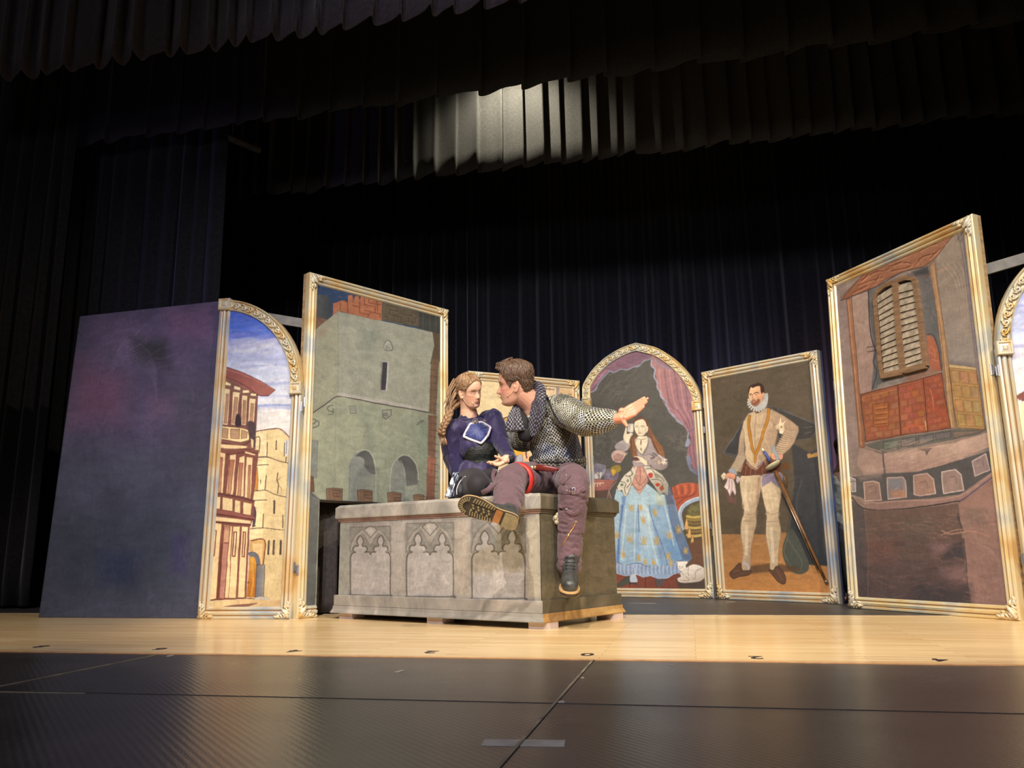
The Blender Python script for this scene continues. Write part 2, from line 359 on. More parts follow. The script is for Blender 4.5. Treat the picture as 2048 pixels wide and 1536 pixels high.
drape('backdrop_curtain', -7.6, 6.2, 8.6, 0.02, 7.5, 0.15, 0.10, 6, M['velvet'], 'full width black backdrop curtain behind all the painted panels', 'curtain', hook=False)
drape('leg_curtain', 3.9, 6.3, 6.1, 0.02, 7.0, 0.15, 0.06, 9, M['velvet'], 'black leg curtain at the right side of the stage', 'curtain', hook=False)
bm = bmesh.new(); pa, pb_ = at(405, 255, 6.05), at(518, 301, 6.7); tube(bm, [pa, pb_], 0.03, 10); pc = (pa+pb_)/2; tube(bm, [pc, Vector((pc.x, pc.y, 8.0))], 0.006, 6); o = obj('lighting_pipe', bm, mat('dim_grey_pipe', (0.16, 0.16, 0.16), 0.5)); tag(o, 'dim diagonal pipe beside the leg curtain under the middle border', 'pipe')
# ------------------------------------------------------------------ folding painted panels
FW = 0.072
class Panel:
    def __init__(s, BL, BR, TL, TR):
        s.c = [Vector(v) for v in (BL, BR, TL, TR)]
        s.W = (s.c[1]-s.c[0]).length; s.H = (s.c[2]-s.c[0]).length
        s.n = (s.c[1]-s.c[0]).cross(s.c[2]-s.c[0]).normalized()
        if s.n.dot(Vector(_C)-s.c[0]) < 0: s.n = -s.n
        s.hom()
    def P(s, u, v, d=0.0):
        """u across, v up, both in metres; d towards the viewer"""
        a, b = u/s.W, v/s.H; c = s.c
        return c[0]*(1-a)*(1-b)+c[1]*a*(1-b)+c[2]*(1-a)*b+c[3]*a*b+s.n*d
    def Pn(s, U, V, D):
        a, b = U/s.W, V/s.H; c = [np.array(x) for x in s.c]
        return (c[0]*((1-a)*(1-b))[..., None]+c[1]*(a*(1-b))[..., None]+c[2]*((1-a)*b)[..., None]+c[3]*(a*b)[..., None]
                + np.array(s.n)*np.asarray(D)[..., None])
    def hom(s):
        dst = [proj(c) for c in s.c]; src = [(0, 0), (s.W, 0), (0, s.H), (s.W, s.H)]
        A = []; B = []
        for (u, v), (x, y) in zip(src, dst):
            A.append([u, v, 1, 0, 0, 0, -x*u, -x*v]); B.append(x)
            A.append([0, 0, 0, u, v, 1, -y*u, -y*v]); B.append(y)
        h = np.linalg.solve(np.array(A), np.array(B)); s.Hm = np.append(h, 1).reshape(3, 3); s.Hi = np.linalg.inv(s.Hm)
    def uv(s, x, y):
        q = s.Hi@np.array([x, y, 1.0]); return q[0]/q[2], q[1]/q[2]
    def px(s, U, V):
        h = s.Hm; w = h[2, 0]*U+h[2, 1]*V+h[2, 2]
        return (h[0, 0]*U+h[0, 1]*V+h[0, 2])/w, (h[1, 0]*U+h[1, 1]*V+h[1, 2])/w
FRAME_PROF = [(0, -0.024), (0, 0.014), (0.004, 0.020), (0.014, 0.022), (0.017, 0.015), (0.022, 0.013), (0.026, 0.019), (0.036, 0.023), (0.043, 0.018), (0.046, 0.011), (0.052, 0.010), (0.055, 0.015), (0.064, 0.014), (0.070, 0.006), (0.072, -0.002)]
BAND_PROF = [(0, -0.024), (0, 0.018), (0.004, 0.024), (0.010, 0.022), (0.013, 0.012), (0.058, 0.012), (0.061, 0.020), (0.068, 0.018), (0.072, -0.002)]
def moulding(name, pn, path, prof, mats, parent, closed=False, flip=False, groove=(4, 9)):
    """sweep a profile along path (metres in the panel plane), mitred; profile x goes to the left of travel"""
    bm = bmesh.new(); pts = [Vector(p) for p in path]; n = len(pts); rows = []
    for i, p in enumerate(pts):
        if closed: a, b = pts[i-1], pts[(i+1) % n]
        else: a, b = pts[max(i-1, 0)], pts[min(i+1, n-1)]
        d1 = (p-a).normalized() if (p-a).length > 1e-9 else (b-p).normalized()
        d2 = (b-p).normalized() if (b-p).length > 1e-9 else d1
        n1 = Vector((-d1.y, d1.x)); n2 = Vector((-d2.y, d2.x)); m = (n1+n2).normalized(); m = m/max(0.3, m.dot(n1))
        if flip: m = -m
        rows.append([bm.verts.new(pn.P(*(p+m*x), d)) for x, d in prof])
    for i in range(n if closed else n-1):
        r0, r1 = rows[i], rows[(i+1) % n]
        for k in range(len(prof)-1):
            f = bm.faces.new((r0[k], r0[k+1], r1[k+1], r1[k]))
            if k in groove: f.material_index = 1
    if not closed:
        bm.faces.new(rows[0]); bm.faces.new(rows[-1][::-1])
    return obj(name, bm, mats, parent)
def board(name, pn, poly, d0, d1, m, parent):
    """extruded board with a 2D outline in the panel plane"""
    bm = bmesh.new(); A = [bm.verts.new(pn.P(u, v, d0)) for u, v in poly]; B = [bm.verts.new(pn.P(u, v, d1)) for u, v in poly]
    bm.faces.new(A[::-1]); bm.faces.new(B); n = len(poly)
    for i in range(n): bm.faces.new((A[i], A[(i+1) % n], B[(i+1) % n], B[i]))
    return obj(name, bm, m, parent)
def spiral(c, r0, r1, a0, turns, n=18):
    return [(c[0]+(r0+(r1-r0)*i/n)*math.cos(a0+turns*2*math.pi*i/n), c[1]+(r0+(r1-r0)*i/n)*math.sin(a0+turns*2*math.pi*i/n)) for i in range(n+1)]
def corner_carving(pn, u, v, su, sv, parent, size=0.085):
    """carved leaf-and-scroll corner; su, sv point towards the panel's middle"""
    bm = bmesh.new(); k = size/0.085
    def pl(pts, rad, d=0.02):
        tube(bm, [pn.P(u+su*x*k, v+sv*y*k, d+0.006*math.sin(i)) for i, (x, y) in enumerate(pts)], [r*k for r in rad], 6)
    pl(spiral((0.030, 0.030), 0.020, 0.004, 0.8, 1.4), [0.007, 0.008, 0.005])
    pl(spiral((0.075, 0.022), 0.015, 0.003, 2.5, -1.3), [0.006, 0.006, 0.004])
    pl(spiral((0.022, 0.075), 0.015, 0.003, -1.0, 1.3), [0.006, 0.006, 0.004])
    pl([(0.01, 0.01), (0.04, 0.05), (0.052, 0.062)], [0.010, 0.009, 0.003], 0.024)
    for q in range(4):
        pl([(0.03+0.018*q, 0.008), (0.04+0.018*q, 0.026-0.003*q), (0.052+0.018*q, 0.034-0.005*q)], [0.006, 0.006, 0.002])
        pl([(0.008, 0.03+0.018*q), (0.026-0.003*q, 0.04+0.018*q), (0.034-0.005*q, 0.052+0.018*q)], [0.006, 0.006, 0.002])
    return obj('carved_corner', bm, M['carve'], parent, True)
def corner_block(pn, u, v, parent, w=0.078, h=0.075):
    bm = bmesh.new()
    def ring(s, d): return [bm.verts.new(pn.P(u+a*w*s/2, v+b*h*s/2, d)) for a, b in ((-1, -1), (1, -1), (1, 1), (-1, 1))]
    R = [ring(1, 0.0), ring(1, 0.034), ring(0.9, 0.040), ring(0.72, 0.040), ring(0.62, 0.032), ring(0.30, 0.034), ring(0.2, 0.040)]
    for a, b in zip(R[:-1], R[1:]):
        for i in range(4): bm.faces.new((a[i], a[(i+1) % 4], b[(i+1) % 4], b[i]))
    bm.faces.new(R[-1])
    return obj('corner_block', bm, M['carve'], parent)
def carved_band(pn, path, parent, off=0.036, side=1, name='carved_band'):
    """leaf scrolls repeating along the arch band"""
    bm = bmesh.new(); P = [np.array(p) for p in path]
    seg = [0]
    for a, b in zip(P[:-1], P[1:]): seg.append(seg[-1]+np.linalg.norm(b-a))
    L = seg[-1]; step = 0.052; n = int(L/step)
    for i in range(n):
        s = (i+0.5)*step; k = max(j for j in range(len(seg)) if seg[j] <= s); k = min(k, len(P)-2)
        t = (s-seg[k])/(seg[k+1]-seg[k]+1e-9); c = P[k]*(1-t)+P[k+1]*t; d = P[k+1]-P[k]; d /= np.linalg.norm(d); nn = np.array([-d[1], d[0]])*side
        c = c+nn*off; sg = 1 if i % 2 else -1
        def W(x, y, dd): q = c+d*x+nn*y*sg; return pn.P(q[0], q[1], dd)
        sp = spiral((0, 0.003), 0.017, 0.004, -1.8, 1.2, 12)
        tube(bm, [W(x, y, 0.018) for x, y in sp], [0.006, 0.007, 0.005], 6)
        tube(bm, [W(-0.024, -0.014, 0.015), W(-0.008, -0.018, 0.021), W(0.012, -0.012, 0.018)], [0.003, 0.007, 0.002], 6)
        tube(bm, [W(0.014, 0.016, 0.015), W(0.022, 0.006, 0.021), W(0.028, -0.010, 0.016)], [0.003, 0.006, 0.002], 6)
    return obj(name, bm, M['carve'], parent, True)
def hinge(pn, u, v, parent):
    bm = bmesh.new(); tube(bm, [pn.P(u, v-0.03, 0.012), pn.P(u, v+0.03, 0.012)], 0.006, 8)
    for q in (-1, 1):
        pp = [pn.P(u, v-0.025, 0.006), pn.P(u+q*0.012, v-0.025, 0.006), pn.P(u+q*0.012, v+0.025, 0.006), pn.P(u, v+0.025, 0.006)]
        bm.faces.new([bm.verts.new(p) for p in pp])
    return obj('hinge', bm, M['hinge'], parent)
def panel_root(name, pn, label, cat='painted panel'):
    e = empty(name, (pn.c[0]+pn.c[1])/2); tag(e, label, cat); return e
def rect(pn, o=0.0): return [(o, o), (pn.W-o, o), (pn.W-o, pn.H-o), (o, pn.H-o)]
def col(v): return (v.x, v.y, v.z)

H1, H2, H3 = 1.99, 2.16, 1.762
def lean(b, x, y, h): return fl(x, y, h)
PN = {}
PN['dark'] = Panel(fl(78, 1235), fl(397, 1237), fl(160, 633, H1), fl(443, 602, H1))
b0 = fl(397, 1238); b1 = fl(583, 1238); t0 = fl(443, 601, H1)
PN['archL'] = Panel(b0, b1, t0, b1+(t0-b0))
tr = fl(893, 620, H2)
PN['tower'] = Panel(fl(590, 1238), Vector((tr.x+0.0, tr.y+0.03, 0)), fl(617, 545, H2), tr)
PN['big'] = Panel(fl(1702, 1216), fl(2046, 1242), fl(1657, 560, H2), fl(1948, 428, H2))
PN['gent'] = Panel(fl(1437, 1198), fl(1682, 1208), fl(1405, 745, H3), fl(1636, 700, H3))
lb0 = Vector((-0.815, 6.93, 0)); lb1 = fl(1430, 1197); LH = 2.06
PN['lady'] = Panel(lb0, lb1, lb0+Vector((-0.02, 0, LH)), lb1+Vector((-0.015, 0, LH)))
tl, tr = fl(935, 742, H3), fl(1157, 762, H3)
PN['knight'] = Panel(Vector((tl.x, tl.y, 0)), Vector((tr.x, tr.y, 0)), tl, tr)
b0 = fl(2064, 1243); b1 = b0+Vector((0.61, -0.04, 0)); 
PN['archR'] = Panel(b0, b1, b0+Vector((0.0, 0, H1)), b1+Vector((0.0, 0, H1)))

# half-arch outline: radius runs from the top corner down to the springing block
def half_arch(pn, right=True, spring=1.385, n=20):
    W, H = pn.W, pn.H; rx = W-0.01; ry = H-spring; pts = []
    for i in range(n+1):
        a = math.pi/2*i/n
        x = rx*math.sin(a); y = spring+ry*math.cos(a)
        pts.append((x if right else W-x, y))
    return pts            # from the top corner to the springing
def full_arch(pn, spring=1.54, n=22):
    W, H = pn.W, pn.H; L = []; R = []
    # gothic arch: flattened pointed curve
    for i in range(n+1):
        t = i/n; a = math.pi/2*t
        x = W/2*(1-math.cos(a)**1.0); y = spring+(H-spring)*(math.sin(a)*0.93+0.07*t)
        L.append((x, y))
    R = [(W-x, y) for x, y in reversed(L)]
    return L, R
# ------------------------------------------------------------------ painter: colours go into a per-vertex attribute
def vnoise(shape, cells, rs, octaves=3):
    out = np.zeros(shape); amp = 1.0; tot = 0
    for o in range(octaves):
        cy, cx = max(2, int(cells[0]*2**o)), max(2, int(cells[1]*2**o))
        g = rs.rand(cy+1, cx+1)
        yy = np.linspace(0, cy-1e-6, shape[0]); xx = np.linspace(0, cx-1e-6, shape[1])
        iy = yy.astype(int); ix = xx.astype(int); fy = (yy-iy)[:, None]; fx = (xx-ix)[None, :]
        fy = fy*fy*(3-2*fy); fx = fx*fx*(3-2*fx)
        a = g[iy][:, ix]; b = g[iy][:, ix+1]; c = g[iy+1][:, ix]; d = g[iy+1][:, ix+1]
        out += amp*((a*(1-fx)+b*fx)*(1-fy)+(c*(1-fx)+d*fx)*fy); tot += amp; amp *= 0.5
    return out/tot
class Paint:
    def __init__(s, pn, u0, u1, v0, v1, res=0.004, base=(128, 128, 128), seed=1, wob=1.2, d=0.004):
        s.pn = pn; s.rs = np.random.RandomState(seed); s.d = d
        nx = int((u1-u0)/res)+1; ny = int((v1-v0)/res)+1
        s.us = np.linspace(u0, u1, nx); s.vs = np.linspace(v0, v1, ny)
        s.U, s.V = np.meshgrid(s.us, s.vs); X, Y = pn.px(s.U, s.V)
        s.X = X+wob*(vnoise(X.shape, (v1*12, u1*12), s.rs, 3)-0.5)*2
        s.Y = Y+wob*(vnoise(X.shape, (v1*12, u1*12), s.rs, 3)-0.5)*2
        s.C = np.zeros(X.shape+(3,)); s.C[:] = base
        s.Z = np.zeros(X.shape); s.k = (0.0, 0.0, 1.0)
    def at(s, k): s.k = k; return s
    def tr(s, pts): x0, y0, q = s.k; return np.array([(x0+x/q, y0+y/q) for x, y in pts])
    def win(s, P, m):
        uv = np.array([s.pn.uv(*p) for p in [(P[:, 0].min()-m, P[:, 1].min()-m), (P[:, 0].max()+m, P[:, 1].min()-m), (P[:, 0].min()-m, P[:, 1].max()+m), (P[:, 0].max()+m, P[:, 1].max()+m)]+list(P)])
        i0, i1 = np.searchsorted(s.us, uv[:, 0].min()-0.01), np.searchsorted(s.us, uv[:, 0].max()+0.01)
        j0, j1 = np.searchsorted(s.vs, uv[:, 1].min()-0.01), np.searchsorted(s.vs, uv[:, 1].max()+0.01)
        return slice(j0, j1), slice(i0, i1)
    def blend(s, w, a, c, c2=None, ax=None):
        if a.size == 0: return
        c = np.array(c, float)
        if c2 is not None:
            X, Y = s.X[w], s.Y[w]; (xa, ya), (xb, yb) = ax
            t = ((X-xa)*(xb-xa)+(Y-ya)*(yb-ya))/((xb-xa)**2+(yb-ya)**2); t = np.clip(t, 0, 1)[..., None]
            c = c*(1-t)+np.array(c2, float)*t
        s.C[w] = s.C[w]*(1-a[..., None])+c*a[..., None]
    def poly(s, pts, c, c2=None, ax=None, soft=0.8, op=1.0, smooth=False, outline=None, ow=1.2, z=None):
        P = s.tr(pts)
        if smooth: P = np.array(catmull(list(P), 5, True))
        w = s.win(P, 3+soft); X, Y = s.X[w], s.Y[w]
        if X.size == 0: return
        inside = np.zeros(X.shape, bool); dist = np.full(X.shape, 1e9)
        n = len(P)
        for i in range(n):
            x1, y1 = P[i]; x2, y2 = P[(i+1) % n]
            if y1 != y2:
                c1 = (y1 > Y) != (y2 > Y)
                inside ^= c1 & (X < (x2-x1)*(Y-y1)/(y2-y1)+x1)
            dx, dy = x2-x1, y2-y1; L = dx*dx+dy*dy+1e-9
            t = np.clip(((X-x1)*dx+(Y-y1)*dy)/L, 0, 1)
            dist = np.minimum(dist, (X-x1-t*dx)**2+(Y-y1-t*dy)**2)
        dist = np.sqrt(dist); sd = np.where(inside, dist, -dist)
        a = np.clip(0.5+sd/(2*soft), 0, 1)*op
        if ax is not None: ax = s.tr(ax)
        s.blend(w, a, c, c2, ax)
        if z is not None: s.Z[w] = s.Z[w]*(1-a)+z*a
        if outline is not None:
            s.blend(w, np.clip((ow-dist)/0.8, 0, 1), outline)
    def line(s, pts, c, wd=1.2, op=1.0, smooth=True, soft=0.8):
        P = s.tr(pts)
        if smooth and len(P) > 2: P = np.array(catmull(list(P), 5))
        w = s.win(P, wd+2); X, Y = s.X[w], s.Y[w]
        if X.size == 0: return
        dist = np.full(X.shape, 1e9)
        for i in range(len(P)-1):
            x1, y1 = P[i]; x2, y2 = P[i+1]; dx, dy = x2-x1, y2-y1; L = dx*dx+dy*dy+1e-9
            t = np.clip(((X-x1)*dx+(Y-y1)*dy)/L, 0, 1)
            dist = np.minimum(dist, (X-x1-t*dx)**2+(Y-y1-t*dy)**2)
        s.blend(w, np.clip((wd/2-np.sqrt(dist))/soft+0.5, 0, 1)*op, c)
    def lines(s, L, c, wd=1.2, op=1.0):
        for l in L: s.line(l, c, wd, op)
    def ell(s, x, y, rx, ry, c, rot=0, n=16, **kw):
        r = math.radians(rot)
        s.poly([(x+rx*math.cos(a)*math.cos(r)-ry*math.sin(a)*math.sin(r), y+rx*math.cos(a)*math.sin(r)+ry*math.sin(a)*math.cos(r)) for a in np.linspace(0, 2*math.pi, n, endpoint=False)], c, **kw)
    def scumble(s, box, cols, n, ln, wd=1.5, ang=0, spread=0.5, op=0.5):
        """loose brush strokes inside a box (x0,y0,x1,y1)"""
        R = s.rs
        for _ in range(n):
            x = R.uniform(box[0], box[2]); y = R.uniform(box[1], box[3]); a = ang+R.uniform(-spread, spread); l = ln*R.uniform(0.4, 1.2)/2
            c = cols[R.randint(len(cols))]; k = R.uniform(-0.3, 0.3)
            s.line([(x-l*math.cos(a), y-l*math.sin(a)), (x+k*l, y-k*l), (x+l*math.cos(a), y+l*math.sin(a))], c, wd*R.uniform(0.6, 1.5), op*R.uniform(0.4, 1.0), soft=1.5)
    def cloud(s, amp, cells=(10, 6), tint=(1, 1, 1), octv=4):
        n = (vnoise(s.X.shape, cells, s.rs, octv)-0.5)*2*amp
        s.C = np.clip(s.C*(1+n[..., None]*np.array(tint)), 0, 255)
    def bricks(s, quad, nx, ny, c, mort, wd=1.0, var=18, off=True):
        """bricks inside a quad TL,TR,BR,BL"""
        q = [np.array(p, float) for p in quad]
        def B(a, b): return (q[0]*(1-a)+q[1]*a)*(1-b)+(q[3]*(1-a)+q[2]*a)*b
        for j in range(ny):
            for i in range(-1, nx):
                o = 0.5/nx if (off and j % 2) else 0
                a0, a1 = i/nx+o, (i+1)/nx+o; a0 = max(0, a0); a1 = min(1, a1)
                if a1-a0 < 0.02: continue
                cc = [np.clip(v+s.rs.uniform(-var, var), 0, 255) for v in c]; g = 0.08/nx; h = 0.1/ny
                s.poly([B(a0+g, j/ny+h), B(a1-g, j/ny+h), B(a1-g, (j+1)/ny-h), B(a0+g, (j+1)/ny-h)], cc, soft=0.8, outline=mort, ow=wd)
    def fade(s, sat, val):
        g = s.C.mean(2, keepdims=True); s.C = np.clip((g+(s.C-g)*sat)*val, 0, 255)
    def build(s, name, m, parent, keep=None, zscale=0.0):
        D = np.full(s.U.shape, s.d)+s.Z*zscale
        P = s.pn.Pn(s.U, s.V, D); me, q = grid_mesh(name, P)
        if keep is not None:
            cu = (s.U[:-1, :-1]+s.U[1:, 1:])/2; cv = (s.V[:-1, :-1]+s.V[1:, 1:])/2
            q = q[keep(cu, cv).reshape(-1)]
        # front face orientation
        c = s.C/255.0; lin = np.where(c <= 0.04045, c/12.92, ((c+0.055)/1.055)**2.4)
        set_quads(me, q)
        ca = me.color_attributes.new('paint', 'FLOAT_COLOR', 'POINT')
        rgba = np.ones((lin.size//3, 4), np.float32); rgba[:, :3] = lin.reshape(-1, 3)
        ca.data.foreach_set('color', rgba.reshape(-1))
        me.polygons.foreach_set('use_smooth', [True]*len(me.polygons))
        return link(name, me, m, parent)
M['paint'] = paint_mat('painted_canvas', 0.42)
M['paint_stone'] = paint_mat('painted_faux_stone', 0.5, 0.2)
M['paint_flat'] = paint_mat('brushed_dark_paint', 0.45, 0.14)

# ---- plain dark flat -------------------------------------------------
def build_dark():
    pn = PN['dark']; R = panel_root('painted_flat', pn, 'tall plain flat brushed dark slate and violet at the left end', 'scenery flat')
    c = Paint(pn, 0, pn.W, 0, pn.H, 0.008, (74, 76, 92), 11, d=0.003)
    c.at((0, 560, 2.194))
    c.poly([(340, 140), (980, 90), (960, 700), (280, 700)], (82, 72, 98), soft=40, op=0.9)
    c.poly([(340, 330), (560, 420), (540, 600), (310, 620)], (104, 74, 98), soft=25, op=0.8)
    c.poly([(400, 140), (620, 120), (640, 320), (420, 330)], (100, 84, 112), soft=25, op=0.7)
    c.poly([(720, 110), (940, 100), (930, 260), (740, 240)], (108, 80, 108), soft=20, op=0.7)
    c.poly([(580, 250), (730, 260), (740, 360), (600, 350)], (48, 48, 54), soft=14, op=0.9)
    c.poly([(700, 420), (960, 380), (930, 900), (800, 880)], (66, 66, 76), soft=40, op=0.6)
    c.poly([(640, 490), (760, 500), (760, 580), (660, 580)], (104, 80, 104), soft=14, op=0.6)
    c.poly([(200, 980), (880, 950), (860, 1470), (170, 1480)], (56, 62, 76), soft=60, op=0.8)
    c.poly([(430, 1180), (620, 1180), (600, 1330), (440, 1330)], (46, 54, 78), soft=14, op=0.8)
    c.poly([(760, 1100), (830, 1100), (820, 1290), (750, 1270)], (56, 54, 86), soft=10, op=0.8)
    c.scumble((340, 120, 950, 640), [(118, 98, 128), (92, 76, 104), (70, 66, 84), (126, 100, 130)], 200, 90, 1.6, 0.2, 1.6, 0.28)
    for i in range(8):
        c.line([(480+i*4, 400-i*12), (560, 350-i*13), (650, 400-i*14), (690, 470-i*12)], (122, 112, 146), 1.5, 0.3)
    c.scumble((190, 600, 920, 1460), [(74, 76, 92), (56, 60, 76), (66, 66, 86)], 240, 140, 3.0, 1.5, 0.3, 0.25)
    c.scumble((180, 1380, 860, 1475), [(96, 104, 116)], 26, 50, 1.0, 0.2, 1.0, 0.35)
    c.cloud(0.12, (8, 5)); c.C = np.clip(c.C*1.06+1, 0, 255)
    f = c.build('painted_face', M['paint_flat'], R); md = f.modifiers.new('t', 'SOLIDIFY'); md.thickness = 0.03; md.offset = -1
    reparent_world(R)
build_dark()

# ---- arched street scene, left --------------------------------------
def arch_panel(pn, label, right, painter):
    R = panel_root('arched_painting', pn, label)
    arc = half_arch(pn, right); W, H = pn.W, pn.H; sp = arc[-1][1]
    if right: poly = [(0, 0), (W, 0)]+arc[::-1]+[(0, H)]
    else: poly = [(0, 0), (W, 0), (W, H)]+arc
    poly = [p for i, p in enumerate(poly) if i == 0 or (Vector(p)-Vector(poly[i-1])).length > 1e-4]
    board('board', pn, poly, -0.045, -0.022, M['ply'], R)
    if right: post = [(W, sp), (W, 0), (0, 0), (0, H-0.07)]
    else: post = [(0, sp), (0, 0), (W, 0), (W, H-0.07)]
    moulding('frame', pn, post, FRAME_PROF, [M['frame'], M['frame_groove']], R, flip=right)
    moulding('arch_moulding', pn, arc, BAND_PROF, [M['frame_gold'], M['carve']], R, flip=right, groove=(5,))
    carved_band(pn, arc, R, side=-1 if right else 1)
    s = 1 if right else -1; xs = 0 if right else W
    corner_block(pn, xs+s*0.038, H-0.036, R); corner_block(pn, (W if right else 0)-s*0.038, sp-0.005, R)
    corner_carving(pn, 0.0, 0.0, 1, 1, R); corner_carving(pn, W, 0.0, -1, 1, R)
    hinge(pn, (W if right else 0), sp-0.12, R); hinge(pn, (W if right else 0), 0.30, R)
    c = painter(pn)
    rx, ry = W-0.05, H-sp-0.05; cx = 0 if right else W
    def keep(u, v): return (u > 0.04) & (u < W-0.04) & (v > 0.04) & ((v < sp) | (((u-cx)/rx)**2+((v-sp)/ry)**2 < 1))
    c.build('painting', M['paint'], R, keep); reparent_world(R)
def paint_street(pn):
    c = Paint(pn, 0.03, pn.W-0.03, 0.03, pn.H-0.03, 0.0032, (225, 226, 232), 3, 0.9)
    c.at((400, 590, 4.655))
    for y0, y1, a, b in ((0, 330, (44, 92, 214), (96, 128, 226)), (320, 480, (96, 128, 226), (176, 180, 226)), (470, 760, (176, 186, 230), (216, 226, 242)), (750, 1330, (216, 226, 242), (240, 234, 222))):
        c.poly([(0, y0), (1000, y0), (1000, y1+4), (0, y1+4)], a, b, [(0, y0), (0, y1)], soft=4)
    c.scumble((260, 120, 800, 420), [(120, 132, 226), (150, 150, 228), (70, 110, 226)], 50, 240, 5, 0.05, 0.25, 0.4)
    c.scumble((280, 420, 860, 560), [(214, 222, 240), (190, 192, 228), (228, 232, 242)], 50, 300, 5, -0.05, 0.15, 0.5)
    for y, cc in ((600, (178, 182, 214)), (655, (176, 184, 218)), (820, (160, 168, 212)), (835, (140, 152, 208)), (945, (186, 196, 226)), (1030, (128, 144, 208)), (1055, (170, 184, 222))):
        c.line([(380, y+20), (560, y+4), (720, y-4), (870, y)], cc, 5, 0.6)
    c.scumble((540, 640, 860, 1000), [(240, 240, 244), (206, 214, 238)], 40, 200, 4, 0, 0.15, 0.5)
    c.scumble((540, 1080, 840, 1250), [(246, 236, 218), (236, 230, 224)], 30, 160, 5, 0, 0.3, 0.5)
    crm, brn, dbr = (240, 216, 164), (150, 96, 78), (104, 58, 48)
    # palace on the left
    c.poly([(180, 660), (545, 930), (520, 1400), (545, 1700), (180, 1700)], (128, 82, 72))
    c.poly([(240, 668), (420, 730), (570, 800), (705, 885), (640, 940), (545, 935), (400, 870), (235, 770)], (150, 84, 76), (170, 104, 90), [(240, 700), (690, 890)], outline=dbr, ow=0.8)
    c.line([(242, 690), (420, 752), (600, 830), (690, 880)], (186, 122, 110), 2.0, 0.8); c.line([(238, 760), (430, 850), (550, 930), (640, 935)], (112, 66, 60), 2.2)
    c.poly([(236, 775), (545, 935), (535, 1000), (230, 860)], (132, 92, 78))
    for q in ([(240, 805), (292, 830), (288, 850), (236, 838)], [(318, 845), (380, 862), (374, 888), (316, 878)], [(400, 885), (462, 885), (462, 910), (398, 912)], [(475, 915), (528, 920), (526, 942), (474, 938)]): c.poly(q, (248, 226, 176), outline=dbr, ow=0.6)
    for x0, x1, x2, x3, y in ((232, 282, 215, 262, 870), (306, 374, 292, 340, 900), (392, 444, 385, 430, 930), (462, 524, 448, 505, 960)):
        c.poly([(x0, y), (x1, y+8), (x3, 1215), (x2, 1208)], crm, outline=(120, 72, 56), ow=0.8)
        m = (x0+x1)/2; n = (x2+x3)/2; h = (x1-x0)*0.22
        c.poly([(m-h, y+50), (m+h, y+56), (n+h, 1200), (n-h, 1196)], (186, 142, 108), (206, 160, 120), [(m, y), (n, 1200)], outline=(124, 76, 66), ow=0.9)
        c.line([(m-h*0.2, y+70), (n-h*0.2, 1190)], (160, 112, 92), 1.0)
    c.poly([(340, 1120), (372, 1116), (386, 1215), (330, 1215)], (58, 44, 52), smooth=True)
    # balcony
    c.poly([(208, 1222), (400, 1240), (468, 1260), (462, 1350), (380, 1372), (196, 1340)], (248, 222, 160), outline=dbr, ow=0.9)
    for q in ([(215, 1238), (266, 1248), (262, 1336), (206, 1328)], [(290, 1250), (376, 1250), (370, 1340), (288, 1332)], [(392, 1256), (446, 1276), (440, 1330), (388, 1336)]): c.poly(q, (192, 152, 112), outline=(116, 70, 60), ow=0.9)
    c.poly([(450, 1180), (510, 1190), (520, 1290), (500, 1440), (450, 1260)], (84, 66, 66), smooth=True)
    c.poly([(196, 1350), (380, 1385), (470, 1350), (500, 1420), (540, 1450), (545, 1500), (190, 1460)], (134, 90, 76))
    c.line([(200, 1375), (380, 1400), (470, 1360)], dbr, 2.6); c.poly([(200, 1392), (420, 1404), (424, 1424), (300, 1430), (196, 1420)], (246, 214, 156), smooth=True)
    c.line([(190, 1440), (300, 1462), (420, 1436), (540, 1460)], dbr, 2.4); c.poly([(476, 1334), (502, 1350), (496, 1426), (480, 1420)], (240, 214, 160)); c.line([(430, 1462), (515, 1484)], (244, 214, 150), 4)
    # stepped tower, right
    c.poly([(528, 1266), (740, 1246), (840, 1330), (860, 1700), (500, 1700)], (232, 208, 150), outline=(120, 80, 62), ow=0.8)
    c.poly([(528, 1270), (625, 1280), (628, 1500), (512, 1500)], (244, 222, 168)); c.line([(528, 1270), (740, 1246), (838, 1330)], (110, 66, 60), 1.6)
    c.line([(630, 1280), (626, 1510)], (206, 178, 120), 1.2); c.line([(632, 1376), (626, 1510)], (80, 62, 56), 1.6); c.line([(716, 1360), (712, 1440)], (76, 60, 56), 2.4); c.line([(715, 1375), (713, 1425)], (170, 150, 120), 0.8)
    c.poly([(790, 1360), (830, 1350), (830, 1480), (800, 1500)], (222, 224, 230)); c.line([(792, 1380), (786, 1500)], (70, 62, 62), 1.6); c.line([(812, 1360), (806, 1480)], (100, 92, 86), 1.2)
    c.line([(516, 1330), (560, 1330), (552, 1470)], (92, 66, 62), 1.8); c.line([(512, 1510), (630, 1508), (760, 1530), (860, 1570)], (84, 64, 58), 1.4)
    # lower half, second crop
    c.at((390, 900, 4.265))
    c.poly([(505, 60), (800, 60), (770, 1300), (460, 1290), (480, 400)], (228, 204, 148), (206, 184, 134), [(600, 200), (600, 1200)])
    c.poly([(512, 62), (618, 70), (596, 350), (500, 350)], (246, 224, 168)); c.poly([(500, 360), (600, 356), (575, 660), (478, 670)], (244, 220, 162)); c.poly([(474, 680), (584, 676), (574, 770), (470, 780)], (244, 222, 166))
    c.lines([[(505, 66), (618, 62), (700, 88), (792, 112)], [(500, 352), (600, 345), (680, 378), (778, 402)], [(512, 130), (630, 126)], [(496, 428), (616, 426)], [(474, 674), (580, 664), (760, 682)]], (84, 64, 60), 1.5)
